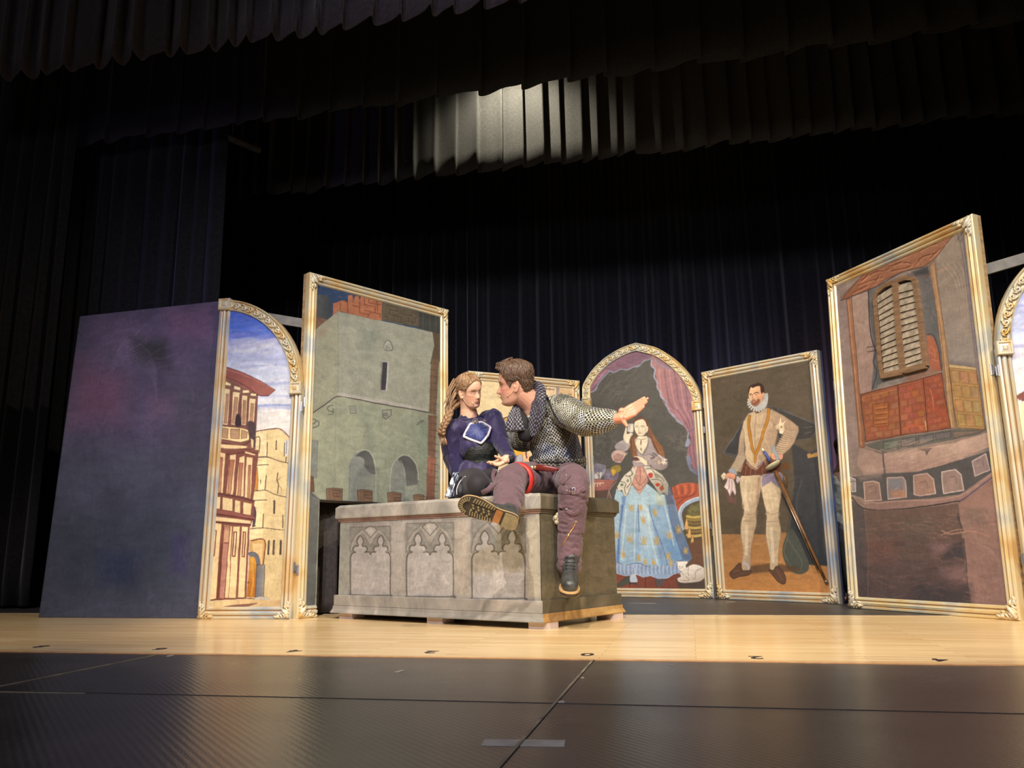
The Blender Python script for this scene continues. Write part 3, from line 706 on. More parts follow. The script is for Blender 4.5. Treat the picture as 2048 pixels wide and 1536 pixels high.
    c.lines([[(610, 222), (598, 345)], [(584, 545), (580, 660)], [(752, 556), (750, 664)], [(706, 196), (704, 260), (716, 300), (708, 372)], [(780, 60), (776, 100)]], (80, 62, 56), 1.8)
    c.lines([[(716, 300), (740, 330), (742, 350)], [(712, 260), (728, 240)]], (120, 96, 72), 1.0); c.line([(562, 255), (562, 285)], (90, 70, 60), 1.6)
    for x, y0, y1, wd in ((681, 436, 538, 4), (632, 778, 886, 4), (676, 776, 884, 4.2), (735, 778, 884, 4)): c.line([(x, y0), (x-3, y1)], (66, 52, 50), wd); c.line([(x+1, y0+8), (x-2, y1-8)], (104, 92, 80), 1.0)
    c.poly([(505, 150), (535, 148), (540, 250), (535, 340), (498, 344)], (214, 146, 60), outline=(110, 70, 56), ow=0.8)
    c.poly([(498, 470), (530, 490), (520, 650), (492, 660)], (84, 66, 76)); c.line([(516, 470), (530, 540), (518, 640)], (250, 232, 190), 1.6)
    # palace middle storeys
    c.poly([(200, 0), (545, 0), (540, 60), (500, 420), (510, 450), (500, 580), (470, 660), (440, 1260), (110, 1290), (170, 500)], (132, 80, 66))
    c.line([(205, 18), (300, 40), (420, 20), (530, 28)], dbr, 2.2); c.poly([(430, 12), (515, 36), (512, 46), (430, 26)], (248, 220, 164))
    for q, r in (([(214, 20), (262, 30), (240, 372), (196, 365)], [(216, 62), (238, 66), (222, 362), (204, 360)]), ([(300, 44), (352, 36), (328, 388), (268, 380)], [(300, 84), (338, 84), (306, 376), (280, 376)]), ([(380, 66), (425, 46), (418, 400), (350, 396)], [(382, 110), (412, 112), (392, 396), (366, 392)]), ([(440, 60), (494, 64), (476, 424), (424, 412)], [(458, 128), (478, 130), (466, 414), (450, 410)])):
        c.poly(q, (242, 212, 158), outline=(118, 70, 56), ow=0.7); c.poly(r, (178, 112, 84), (200, 150, 110), [r[0], r[3]], outline=(122, 68, 54), ow=0.9)
    c.line([(186, 370), (300, 388), (420, 412), (505, 434)], (108, 62, 60), 4.5)
    for q in ([(188, 395), (222, 400), (214, 504), (172, 498)], [(240, 402), (326, 418), (322, 524), (234, 508)], [(344, 428), (392, 440), (386, 540), (338, 530)], [(414, 444), (488, 456), (478, 556), (412, 546)]): c.poly(q, (234, 208, 154), outline=(118, 74, 60), ow=0.7)
    c.line([(172, 522), (300, 540), (410, 566), (505, 582)], (150, 90, 80), 5); c.line([(172, 545), (300, 564), (505, 592)], (96, 54, 50), 2.6)
    c.poly([(170, 566), (478, 604), (476, 628), (166, 604)], (246, 212, 158)); c.line([(168, 612), (476, 640)], (104, 60, 52), 3)
    for q in ([(160, 620), (230, 628), (182, 1270), (112, 1280)], [(244, 640), (320, 650), (290, 1262), (256, 1262)], [(328, 650), (388, 650), (350, 1262), (286, 1262)], [(402, 652), (458, 654), (424, 1256), (364, 1260)]): c.poly(q, (244, 212, 156), outline=(116, 66, 48), ow=0.8)
    c.poly([(250, 650), (302, 656), (252, 1268), (208, 1268)], (190, 134, 116), outline=(122, 66, 48), ow=1.1); c.poly([(256, 680), (294, 684), (286, 800), (252, 790)], (216, 168, 126)); c.line([(252, 794), (288, 796)], (130, 70, 50), 2)
    c.line([(236, 800), (194, 1265)], (112, 60, 46), 3)
    for q in ([(162, 688), (184, 690), (166, 902), (146, 900)], [(336, 698), (358, 700), (346, 906), (324, 904)], [(416, 700), (434, 702), (424, 910), (406, 908)]): c.poly(q, (246, 218, 178), outline=(126, 62, 42), ow=1.5)
    # doorway
    c.poly([(470, 770), (600, 768), (590, 980), (550, 980), (530, 880), (462, 860)], (208, 168, 104)); c.poly([(490, 800), (580, 796), (574, 980), (500, 870)], (232, 196, 136)); c.line([(480, 774), (596, 772), (586, 976)], (128, 66, 36), 2.6)
    c.poly([(462, 875), (510, 870), (548, 910), (560, 985), (530, 1000), (515, 920), (470, 900)], (108, 110, 118), outline=(64, 58, 62), ow=0.7, smooth=True)
    c.poly([(465, 905), (515, 920), (532, 1000), (525, 1150), (512, 1256), (440, 1254), (455, 1100)], (206, 144, 52), (176, 108, 34), [(460, 1000), (525, 1100)], soft=1)
    c.line([(490, 930), (500, 1100), (480, 1240)], (226, 176, 90), 4, 0.5); c.ell(456, 1130, 6, 8, (92, 58, 40))
    c.poly([(532, 978), (600, 980), (586, 1256), (514, 1256)], (110, 112, 116), (142, 140, 134), [(530, 1100), (595, 1100)], outline=(62, 54, 56), ow=0.9)
    c.poly([(500, 1262), (560, 1250), (640, 1262), (630, 1280), (520, 1280)], (190, 184, 172), outline=(96, 80, 72), ow=0.5)
    c.line([(112, 1286), (220, 1276), (440, 1264), (500, 1272)], (110, 62, 46), 2.0)
    c.poly([(100, 1290), (440, 1268), (640, 1284), (760, 1270), (760, 1400), (90, 1400)], (226, 200, 146), (204, 172, 122), [(120, 1300), (740, 1340)])
    c.poly([(190, 1355), (300, 1325), (540, 1306), (400, 1345), (280, 1362)], (130, 90, 74), smooth=True)
    c.fade(0.95, 0.93); c.cloud(0.05, (30, 10)); c.scumble((580, 400, 770, 1250), [(190, 170, 126), (238, 218, 168)], 70, 60, 1.5, 1.5, 0.4, 0.3)
    return c
arch_panel(PN['archL'], 'arch-topped painting of a brown palace street under a blue sky, left side', True, paint_street)
def paint_sky_right(pn):
    c = Paint(pn, 0.03, pn.W-0.03, 0.03, pn.H-0.03, 0.006, (230, 222, 210), 4, 0.9); c.at((1920, 480, 1.969))
    for y0, y1, a, b in ((-200, 150, (90, 116, 214), (150, 160, 224)), (150, 400, (160, 168, 222), (206, 216, 236)), (400, 760, (214, 214, 226), (244, 230, 210))): c.poly([(0, y0), (900, y0), (900, y1+4), (0, y1+4)], a, b, [(0, y0), (0, y1)], soft=3)
    for y in (200, 260, 355, 420): c.line([(170, y+10), (220, y), (500, y-6)], (150, 158, 212), 7, 0.5)
    c.scumble((160, 120, 500, 480), [(226, 228, 240), (180, 186, 226)], 40, 120, 6, 0, 0.2, 0.4)
    c.poly([(232, 700), (900, 640), (900, 1500), (240, 1500)], (226, 170, 100)); c.poly([(212, 620), (262, 590), (900, 540), (900, 600), (262, 640)], (128, 74, 60), outline=(92, 52, 44), ow=0.8)
    c.poly([(236, 640), (900, 600), (900, 800), (240, 790)], (246, 224, 178)); c.line([(236, 795), (900, 805)], (140, 84, 50), 2)
    c.poly([(244, 1000), (300, 1000), (300, 1400), (262, 1400)], (116, 122, 130)); c.poly([(246, 890), (900, 890), (900, 1000), (248, 1000)], (196, 150, 110))
    return c
arch_panel(PN['archR'], 'arched painting of sky over a tan building, cut by the right edge', False, paint_sky_right)

# ---- rectangular framed panels --------------------------------------
def framed(pn, label, painter, res_keep=None, edge='ply', frame='frame', notch=None, hinges=()):
    R = panel_root('framed_painting', pn, label); W, H = pn.W, pn.H
    if notch:
        u0, v0 = notch; poly = [(0, 0), (u0, 0), (u0, v0), (W-FW*0.55, v0), (W-FW*0.55, 0), (W, 0), (W, H), (0, H)]
        path = [(u0-0.002, 0), (0, 0), (0, H), (W, H), (W, 0)]
        moulding('frame', pn, path, FRAME_PROF, [M[frame], M['frame_groove']], R, flip=True)
    else:
        poly = rect(pn); moulding('frame', pn, rect(pn), FRAME_PROF, [M[frame], M['frame_groove']], R, closed=True)
    board('board', pn, poly, -0.05, -0.022, M[edge], R)
    corner_carving(pn, 0, H, 1, -1, R, 0.1); corner_carving(pn, W, H, -1, -1, R, 0.1); corner_carving(pn, 0, 0, 1, 1, R, 0.1)
    if not notch: corner_carving(pn, W, 0, -1, 1, R, 0.1)
    for u, v in hinges: hinge(pn, u, v, R)
    c = painter(pn)
    if notch: keep = lambda u, v: ~((u > notch[0]) & (v < notch[1]))
    else: keep = None
    c.build('painting', M['paint'], R, keep)
    return R
# ---- tower painting ---------------------------------------------------
def paint_tower(pn):
    c = Paint(pn, 0.05, pn.W-0.05, 0.05, pn.H-0.05, 0.0032, (150, 154, 134), 5, 1.0); c.at((600, 530, 3.134))
    c.poly([(60, 60), (1000, 60), (1000, 400), (60, 420)], (44, 72, 112)); c.scumble((100, 110, 400, 260), [(60, 92, 134), (36, 60, 100)], 40, 60, 3, 0.3, 1, 0.5)
    c.poly([(98, 205), (140, 188), (185, 210), (188, 340), (96, 350)], (88, 92, 92), (62, 68, 76), [(100, 240), (188, 260)], smooth=True)
    c.poly([(92, 325), (180, 345), (160, 380), (92, 420)], (128, 92, 74))
    c.poly([(204, 240), (228, 234), (250, 226), (272, 222), (296, 238), (300, 192), (328, 190), (332, 236), (344, 196), (366, 194), (372, 222), (380, 186), (513, 226), (510, 350), (370, 330), (255, 290), (204, 318)], (188, 112, 74), outline=(120, 72, 58), ow=0.8)
    c.scumble((250, 200, 500, 330), [(206, 128, 86), (160, 92, 64)], 50, 30, 2, 0.2, 0.3, 0.5)
    for p in ([(372, 230), (372, 300), (430, 312)], [(372, 266), (330, 256)], [(400, 200), (400, 250), (470, 262), (470, 300)], [(430, 215), (430, 240), (500, 250)], [(400, 285), (500, 306), (500, 330)], [(420, 330), (440, 292)], [(250, 240), (250, 280)], [(296, 240), (300, 300)], [(480, 225), (485, 290)]): c.line(p, (128, 70, 52), 1.5, smooth=False)
    c.poly([(513, 224), (745, 285), (745, 392), (510, 345)], (104, 94, 72), (92, 82, 66), [(520, 240), (740, 380)])
    for p in ([(540, 250), (610, 268), (608, 290), (560, 280), (560, 310), (630, 326)], [(590, 310), (588, 350), (630, 360), (632, 330)], [(650, 280), (648, 310), (700, 322), (700, 300)], [(660, 350), (720, 366), (722, 330), (735, 330)], [(530, 320), (550, 326), (550, 345)], [(610, 310), (612, 340)], [(680, 330), (680, 360)]): c.line(p, (70, 62, 52), 1.5, smooth=False); c.line([(x+3, y+7) for x, y in p], (130, 112, 84), 1.0, 0.6, smooth=False)
    c.poly([(745, 285), (880, 320), (880, 440), (745, 400)], (66, 70, 66)); c.lines([[(770, 296), (768, 400)], [(812, 306), (812, 410)], [(850, 320), (850, 420)]], (88, 92, 84), 1.6, 0.7)
    # stone tower
    c.poly([(94, 408), (240, 290), (360, 320), (640, 378), (828, 420), (838, 500), (815, 620), (810, 920), (800, 1200), (790, 1480), (60, 1480), (60, 900)], (160, 164, 144), (150, 154, 138), [(94, 400), (800, 1400)])
    c.poly([(94, 408), (240, 290), (238, 820), (76, 930)], (156, 158, 132))
    c.poly([(76, 930), (232, 822), (800, 918), (790, 1480), (60, 1480)], (166, 172, 142), (138, 148, 128), [(100, 1000), (760, 1400)])
    c.poly([(100, 420), (180, 380), (170, 430), (100, 470)], (164, 142, 118), soft=6, op=0.7)
    c.scumble((110, 420, 820, 840), [(176, 178, 158), (138, 142, 128), (164, 160, 136), (128, 136, 124)], 480, 34, 1.2, 0.05, 1.57, 0.35)
    c.scumble((110, 900, 780, 1400), [(182, 188, 158), (136, 148, 130), (168, 170, 136), (124, 140, 126)], 460, 36, 1.3, 0.05, 1.2, 0.35)
    R = c.rs
    for _ in range(46):   # meandering stone joints
        x = R.uniform(120, 780); y = R.uniform(330+0.18*x, 800) if R.rand() < 0.55 else R.uniform(960, 1360); a = R.uniform(12, 26); b = R.uniform(10, 20)
        p = [(x, y), (x+a, y+3), (x+a, y+b), (x+a*0.4, y+b), (x+a*0.4, y+b*0.55), (x+a*0.1, y+b*0.6)]
        c.line(p[:R.randint(3, 7)], (124, 128, 114), 1.0, 0.6, smooth=False); c.line([(u+3, v+3) for u, v in p[:4]], (186, 188, 168), 0.9, 0.45, smooth=False)
    c.poly([(380, 420), (470, 400), (500, 480), (420, 560), (370, 500)], (126, 140, 126), soft=12, op=0.5)
    c.poly([(370, 900), (420, 930), (440, 1030), (460, 1160), (400, 1180), (410, 1020)], (128, 138, 122), soft=8, op=0.7)
    c.poly([(745, 960), (800, 970), (790, 1200), (750, 1190)], (122, 142, 120), soft=8, op=0.7)
    c.poly([(215, 850), (500, 900), (500, 1000), (300, 940), (215, 1000)], (142, 154, 134), soft=12, op=0.5)
    c.poly([(232, 800), (500, 840), (800, 902), (800, 914), (500, 870), (232, 826)], (176, 174, 162)); c.line([(76, 930), (150, 880), (232, 826), (350, 842), (520, 874), (700, 902), (850, 930)], (84, 78, 80), 2.2); c.line([(236, 818), (500, 858)], (196, 196, 184), 1.2, 0.8)
    c.line([(238, 300), (236, 800)], (130, 134, 120), 1.4, 0.7); c.line([(222, 840), (214, 1390)], (140, 146, 128), 1.6, 0.7)
    # windows
    c.poly([(528, 530), (530, 490), (545, 470), (565, 485), (576, 512), (572, 534)], (168, 170, 156), outline=(96, 94, 92), ow=1.2, smooth=True); c.line([(545, 470), (528, 505), (530, 530)], (190, 192, 178), 1.0); c.poly([(532, 528), (540, 500), (560, 520), (566, 530)], (138, 140, 130))
    c.poly([(505, 600), (560, 604), (556, 680), (545, 700), (545, 790), (500, 786)], (168, 168, 162)); c.poly([(512, 608), (546, 610), (532, 782), (504, 780)], (62, 62, 66)); c.line([(548, 606), (546, 690), (538, 784)], (196, 194, 196), 1.8); c.line([(506, 604), (502, 782)], (110, 106, 112), 1.4)
    # corbels
    c.lines([[(175, 885), (168, 905), (195, 920), (205, 900)], [(195, 925), (206, 915), (200, 935), (172, 940)], [(205, 880), (185, 882), (175, 890)]], (108, 112, 102), 1.8)
    c.poly([(306, 886), (345, 884), (348, 928), (312, 930)], (160, 164, 148), outline=(108, 110, 104), ow=1.1); c.poly([(318, 896), (338, 894), (338, 914), (320, 914)], (148, 152, 138), outline=(110, 112, 106), ow=0.8)
    c.poly([(512, 910), (568, 906), (570, 940), (534, 966), (514, 950)], (150, 154, 136), outline=(96, 96, 96), ow=1.2); c.ell(532, 936, 12, 9, (138, 142, 128), outline=(92, 92, 92), ow=1.0)
    c.poly([(730, 998), (742, 976), (775, 972)], (140, 142, 130), outline=(92, 92, 88), ow=1.1)
    c.lines([[(66, 968), (96, 970), (92, 990), (70, 1000)], [(100, 978), (116, 985), (112, 1010), (66, 1025)]], (98, 100, 92), 2.0)
    c.poly([(66, 1100), (110, 1104), (100, 1340), (56, 1330)], (132, 140, 132), outline=(112, 116, 110), ow=0.8); c.scumble((62, 1110, 104, 1320), [(112, 122, 118), (150, 156, 142)], 24, 26, 1.2, 0.1, 0.3, 0.5)
    # arches
    for pts, inner in (([(300, 1480), (302, 1250), (330, 1200), (350, 1175), (400, 1160), (440, 1180), (465, 1250), (468, 1480)], [(348, 1196), (400, 1164), (440, 1184), (462, 1250), (466, 1310), (430, 1300), (400, 1260), (400, 1220), (370, 1200)]),
                       ([(560, 1480), (565, 1290), (590, 1230), (640, 1192), (690, 1205), (725, 1260), (735, 1330), (732, 1480)], [(612, 1216), (650, 1194), (692, 1208), (724, 1262), (732, 1372), (660, 1382), (655, 1300), (640, 1250)])):
        c.poly(pts, (134, 142, 134), smooth=False, soft=1.5); c.poly(inner, (84, 88, 88), (108, 110, 106), [inner[0], inner[5]], smooth=True)
    c.line([(470, 1480), (470, 1260), (440, 1178), (398, 1158), (350, 1178)], (188, 192, 170), 1.6, 0.8); c.line([(560, 1480), (566, 1290), (592, 1228), (642, 1188), (694, 1202), (730, 1262), (737, 1340)], (188, 190, 168), 1.6, 0.8)
    c.line([(628, 1222), (650, 1280), (660, 1380), (658, 1480)], (178, 180, 160), 1.4, 0.7); c.line([(314, 1240), (300, 1480)], (104, 112, 108), 1.2, 0.7)
    c.scumble((305, 1220, 400, 1470), [(116, 128, 122), (150, 158, 142)], 40, 30, 1.2, 0.1, 1.2, 0.4); c.scumble((565, 1280, 650, 1470), [(120, 130, 124), (148, 154, 140)], 36, 30, 1.2, 0.1, 1.2, 0.4)
    c.poly([(662, 1384), (732, 1372), (732, 1480), (658, 1480)], (158, 166, 146), (136, 148, 134), [(662, 1384), (732, 1480)])
    c.poly([(390, 1330), (466, 1310), (466, 1480), (370, 1480), (376, 1380)], (146, 154, 140), soft=2, op=0.8)
    # right hand side brick strip
    c.poly([(828, 420), (880, 430), (880, 600), (815, 620), (838, 500)], (96, 80, 62)); c.poly([(822, 590), (870, 590), (850, 940), (806, 920), (814, 700)], (116, 92, 70)); c.poly([(802, 935), (855, 940), (845, 1200), (798, 1190)], (128, 92, 72)); c.poly([(796, 1196), (850, 1200), (840, 1490), (786, 1490)], (170, 104, 78), (120, 78, 62), [(800, 1200), (800, 1480)])
    for y in range(610, 1480, 42): c.line([(812, y), (860, y+6)], (84, 62, 50), 1.3, 0.7); c.line([(830, y), (828, y+24), (846, y+26)], (146, 112, 84), 1.0, 0.6, smooth=False)
    c.line([(812, 1230), (806, 1300), (830, 1310), (832, 1250)], (196, 130, 92), 1.2, 0.7)
    # merlons along the bottom
    for q in ([(162, 1402), (198, 1396), (262, 1402), (262, 1482), (165, 1480)], [(354, 1412), (392, 1406), (450, 1412), (448, 1488), (360, 1488)], [(544, 1426), (580, 1422), (630, 1428), (626, 1490), (548, 1490)], [(706, 1440), (740, 1434), (774, 1438), (772, 1490), (710, 1490)]):
        c.poly(q, (128, 98, 74), outline=(78, 58, 48), ow=0.9); x, y = q[1]
        c.line([(x+2, y+14), (x+50, y+16), (x+50, y+34), (x+8, y+34), (x+8, y+52), (x+52, y+56)], (88, 64, 52), 1.5, smooth=False); c.line([(x-28, y+10), (x-26, 1478)], (158, 122, 92), 1.2, 0.7)
    c.poly([(52, 1320), (80, 1330), (86, 1420), (60, 1430), (48, 1400)], (120, 82, 62), outline=(76, 52, 44), ow=0.9); c.line([(56, 1370), (82, 1374)], (84, 58, 48), 1.2)
    c.poly([(46, 1405), (124, 1474), (124, 1500), (40, 1500)], (98, 98, 100)); c.line([(86, 1425), (126, 1474)], (134, 128, 120), 1.2, 0.7); c.poly([(124, 1472), (860, 1500), (860, 1540), (120, 1540)], (34, 32, 34))
    # lower grey strip beside the doorway
    c.at((390, 900, 4.265))
    c.poly([(970, 380), (1055, 440), (1040, 900), (1020, 1345), (915, 1345), (940, 800), (960, 400)], (112, 114, 108), (94, 98, 96), [(980, 500), (960, 1300)]); c.line([(1053, 440), (1036, 900), (1022, 1340)], (150, 150, 138), 1.4, 0.8); c.line([(968, 385), (1053, 436)], (140, 140, 130), 1.2, 0.8)
    c.cloud(0.05, (26, 18)); c.fade(0.80, 0.90); return c
pn = PN['tower']
u0 = pn.uv(634, 1120)[0]; v0 = pn.uv(660, 1004)[1]
towerR = framed(pn, 'tall painting of a grey stone castle tower, standing behind the seated woman', paint_tower, notch=(u0, v0), frame='frame_gold', hinges=((0.0, 1.30), (0.0, 0.28)))
reparent_world(towerR)
# black cloth hanging behind the doorway cut into the tower panel
bm = bmesh.new(); n = 60; rows = []
for j in range(10):
    row = []
    for i in range(n):
        u = u0-0.04+(pn.W-u0+0.0)*i/(n-1); v = 0.015+(v0+0.03-0.015)*j/9
        row.append(bm.verts.new(pn.P(u, v, -0.13+0.03*math.sin(u*38+0.5*math.sin(v*4))+0.02*math.sin(u*91))))
    rows.append(row)
for j in range(9):
    for i in range(n-1): bm.faces.new((rows[j][i], rows[j][i+1], rows[j+1][i+1], rows[j+1][i]))
o = obj('doorway_drape', bm, mat('black_brown_cloth', (0.045, 0.037, 0.032), 0.85, 0.2, 40, 0.2, 200), None, True)
tag(o, 'black cloth hanging in the low doorway of the tower painting', 'drape'); o.modifiers.new('t', 'SOLIDIFY').thickness = 0.005

# ---- shuttered window painting ---------------------------------------
def paint_big(pn):
    c = Paint(pn, 0.05, pn.W-0.05, 0.05, pn.H-0.05, 0.0032, (150, 128, 112), 6, 1.0); c.at((1650, 420, 2.844))
    c.poly([(60, 430), (300, 300), (780, 90), (880, 700), (960, 1600), (100, 1600)], (152, 132, 118), (140, 118, 106), [(300, 300), (600, 1500)])
    c.poly([(62, 430), (125, 395), (150, 900), (200, 1330), (150, 1540), (110, 1500)], (146, 124, 116)); c.poly([(150, 500), (245, 460), (290, 1010), (205, 1040)], (172, 142, 124), (158, 126, 114), [(200, 500), (240, 1000)])
    c.scumble((70, 430, 140, 1300), [(172, 148, 138), (122, 106, 104), (160, 130, 124)], 90, 34, 2, 0.2, 0.6, 0.5); c.scumble((150, 500, 240, 1000), [(190, 158, 136), (146, 120, 110)], 60, 50, 2.2, 1.5, 0.4, 0.4)
    # recessed grey wall
    c.poly([(245, 455), (590, 315), (690, 850), (660, 900), (450, 960), (265, 1020), (280, 800)], (110, 106, 102), (96, 98, 100), [(300, 450), (600, 800)])
    c.scumble((260, 380, 640, 700), [(130, 124, 116), (84, 86, 88), (118, 104, 94)], 110, 50, 2.5, 0.9, 0.9, 0.4)
    c.poly([(500, 350), (585, 318), (596, 360), (520, 372)], (76, 76, 78), soft=3); c.line([(248, 455), (262, 700), (290, 800), (276, 860), (296, 920), (270, 1015)], (72, 66, 72), 2.4); c.line([(240, 775), (275, 770), (308, 762)], (62, 56, 60), 1.6); c.line([(244, 802), (280, 796), (305, 790)], (62, 56, 60), 1.6)
    c.poly([(580, 700), (620, 715), (655, 820), (664, 905), (590, 915), (596, 880)], (178, 98, 66), (158, 86, 60), [(600, 720), (640, 900)]); c.line([(582, 700), (615, 700), (640, 760), (664, 905)], (74, 62, 62), 2.0)
    c.lines([[(600, 770), (620, 780), (626, 830)], [(610, 840), (644, 852)], [(596, 800), (612, 812)]], (206, 122, 82), 1.8, 0.7)
    c.poly([(450, 935), (590, 895), (660, 905), (550, 950), (440, 990)], (142, 104, 86), soft=2); c.poly([(300, 990), (460, 925), (458, 960), (300, 1012)], (136, 126, 116), soft=1.5)
    # pale wall at the right
    c.poly([(640, 270), (750, 110), (800, 140), (880, 880), (700, 870), (660, 600)], (160, 142, 122), (142, 130, 120), [(700, 200), (800, 860)])
    for i in range(9): c.line([(650+i*16, 300), (740+i*8, 420-i*6), (790+i*4, 700)], (182, 160, 136) if i % 2 else (138, 122, 108), 3, 0.3)
    c.poly([(700, 840), (880, 870), (880, 900), (704, 868)], (112, 104, 108), soft=4, op=0.7)
    c.poly([(775, 120), (800, 120), (960, 1560), (925, 1560), (858, 880)], (150, 138, 142), (120, 108, 112), [(790, 200), (940, 1500)]); c.line([(750, 112), (792, 300), (862, 880)], (110, 94, 90), 1.6, 0.7)
    # roof
    c.poly([(92, 515), (225, 362), (752, 112), (740, 134), (628, 274), (560, 322), (440, 350), (340, 398), (300, 430), (92, 515)], (158, 96, 66), (172, 112, 78), [(150, 480), (650, 200)], outline=(104, 62, 46), ow=1.0)
    c.scumble((200, 330, 680, 380), [(206, 136, 92), (150, 82, 52)], 10, 60, 3, -0.45, 0.2, 0.5)
    for p in ([(205, 400), (290, 350), (330, 345)], [(190, 430), (260, 400), (330, 380)], [(360, 300), (430, 275), (490, 250)], [(350, 340), (430, 300), (490, 300), (480, 320), (380, 345)], [(365, 320), (440, 290)], [(540, 230), (600, 200), (640, 190)], [(525, 300), (560, 262), (640, 240)], [(600, 270), (660, 215)], [(640, 170), (700, 150)], [(160, 470), (240, 430)], [(310, 370), (290, 400)], [(500, 230), (530, 300)], [(250, 360), (215, 400)], [(660, 150), (690, 190)]):
        c.line(p, (122, 66, 44), 2.0, 0.8); c.line([(x+4, y+8) for x, y in p], (222, 152, 106), 1.6, 0.55)
    c.line([(92, 515), (300, 432), (440, 352), (560, 322)], (96, 74, 66), 2.2); c.line([(92, 500), (220, 368)], (120, 80, 60), 1.6)
    # posts
    c.poly([(124, 508), (152, 498), (196, 1000), (228, 1345), (198, 1348), (168, 1000)], (172, 116, 78), (150, 92, 62), [(130, 500), (210, 1340)], outline=(104, 66, 50), ow=0.9); c.line([(134, 520), (176, 960), (208, 1330)], (200, 146, 104), 1.8, 0.7)
    c.poly([(596, 310), (626, 285), (640, 400), (690, 740), (742, 1225), (712, 1232), (672, 900), (640, 600)], (178, 134, 94), (170, 130, 84), [(610, 300), (720, 1200)], outline=(110, 74, 54), ow=0.9); c.line([(616, 320), (660, 640), (722, 1220)], (208, 166, 118), 1.8, 0.7); c.line([(650, 600), (668, 740), (700, 1180)], (120, 80, 56), 1.8, 0.6)
    # balcony, orange brick
    c.poly([(205, 1045), (420, 985), (560, 948), (664, 915), (690, 1100), (714, 1228), (580, 1250), (410, 1278), (232, 1312)], (156, 84, 52), (162, 78, 50), [(230, 1100), (680, 1100)], outline=(92, 52, 40), ow=1.3)
    c.bricks([(216, 1062), (414, 1002), (430, 1270), (238, 1300)], 4, 7, (164, 92, 58), (128, 70, 46), 0.7, 10); c.bricks([(420, 1000), (556, 962), (578, 1244), (434, 1272)], 3, 7, (166, 86, 56), (130, 66, 46), 0.7, 10); c.bricks([(566, 958), (658, 928), (704, 1222), (588, 1242)], 2, 9, (166, 80, 54), (128, 60, 44), 0.7, 10)
    c.line([(222, 1080), (222, 1060), (320, 1034), (408, 1010)], (214, 138, 86), 1.6, 0.6); c.lines([[(416, 990), (432, 1275)], [(560, 950), (584, 1248)]], (92, 48, 38), 2.0); c.poly([(270, 1100), (360, 1085), (364, 1220), (280, 1230)], (168, 90, 44), soft=1.5, outline=(110, 56, 34), ow=0.9)
    for y in (1120, 1150, 1180, 1205): c.line([(290, y), (350, y-8)], (204, 130, 74), 2.2, 0.7); c.line([(290, y+9), (352, y+1)], (112, 58, 36), 1.6, 0.7)
    c.line([(600, 1010), (612, 1060), (620, 1120)], (222, 130, 92), 1.8, 0.6); c.line([(570, 1190), (576, 1240)], (232, 168, 120), 2.2, 0.7); c.line([(450, 1236), (520, 1214), (560, 1240)], (204, 92, 48), 5, 0.6)
    # yellow block wall
    c.poly([(708, 880), (862, 900), (895, 1100), (912, 1236), (752, 1226), (730, 1080)], (176, 132, 72), outline=(104, 74, 46), ow=1.1); c.bricks([(714, 892), (862, 906), (908, 1230), (756, 1222)], 3, 4, (176, 136, 82), (134, 98, 58), 0.9, 10, off=False)
    c.poly([(706, 866), (862, 884), (862, 900), (708, 886)], (196, 166, 110), outline=(110, 82, 54), ow=0.8)
    # sill and plaster below
    c.poly([(230, 1330), (330, 1300), (700, 1240), (740, 1230), (912, 1240), (880, 1262), (330, 1378)], (96, 96, 90)); c.bricks([(326, 1312), (720, 1240), (726, 1282), (330, 1366)], 4, 1, (104, 106, 98), (70, 70, 66), 1.1, 8, off=False); c.poly([(726, 1250), (912, 1240), (736, 1286)], (124, 106, 92), outline=(84, 68, 60), ow=0.8)
    c.line([(232, 1330), (330, 1386)], (96, 82, 78), 1.8); c.line([(250, 1345), (318, 1368)], (168, 136, 116), 2)
    c.poly([(332, 1382), (560, 1345), (740, 1310), (930, 1250), (945, 1330), (840, 1370), (700, 1430), (560, 1475), (350, 1485)], (184, 152, 134), (160, 126, 114), [(600, 1330), (600, 1480)], smooth=False); c.poly([(200, 1345), (330, 1385), (340, 1480), (230, 1510), (180, 1440)], (166, 134, 120))
    c.line([(330, 1380), (344, 1540)], (88, 76, 78), 3); c.poly([(530, 1352), (610, 1342), (588, 1366), (578, 1384), (568, 1362)], (104, 84, 78)); c.scumble((360, 1300, 900, 1470), [(204, 172, 150), (164, 128, 116), (190, 150, 132)], 90, 120, 2.5, -0.25, 0.2, 0.4)
    # battlement walk (third crop)
    c.at((1690, 880, 4.151))
    c.poly([(60, 300), (330, 270), (600, 250), (860, 180), (1220, 60), (1260, 220), (950, 440), (300, 520), (40, 440)], (82, 80, 82)); c.poly([(110, 300), (320, 250), (300, 300), (130, 330)], (140, 118, 110), soft=4, op=0.7)
    for q, cc, o in (([(156, 345), (235, 332), (285, 345), (302, 490), (170, 498)], (146, 114, 102), (190, 158, 142)), ([(350, 305), (480, 296), (500, 330), (512, 465), (358, 482)], (134, 120, 120), (188, 160, 150)), ([(570, 280), (680, 264), (735, 310), (752, 430), (620, 450), (575, 440)], (156, 120, 106), (196, 162, 146)), ([(802, 250), (915, 230), (965, 270), (988, 400), (818, 432)], (150, 124, 116), (200, 180, 170)), ([(1056, 160), (1104, 130), (1168, 94), (1200, 230), (1080, 282)], (140, 118, 116), (186, 164, 158)), ([(44, 304), (86, 320), (92, 420), (60, 424)], (150, 138, 142), (190, 180, 176))):
        c.poly(q, cc, outline=o, ow=1.4); cx = sum(p[0] for p in q)/len(q); cy = sum(p[1] for p in q)/len(q); c.line([(cx-35, cy-20), (cx+20, cy-30), (cx+30, cy+25)], (112, 88, 84), 1.8, 0.7); c.line([(cx-25, cy+18), (cx-5, cy+10)], (176, 140, 124), 2.4, 0.7)
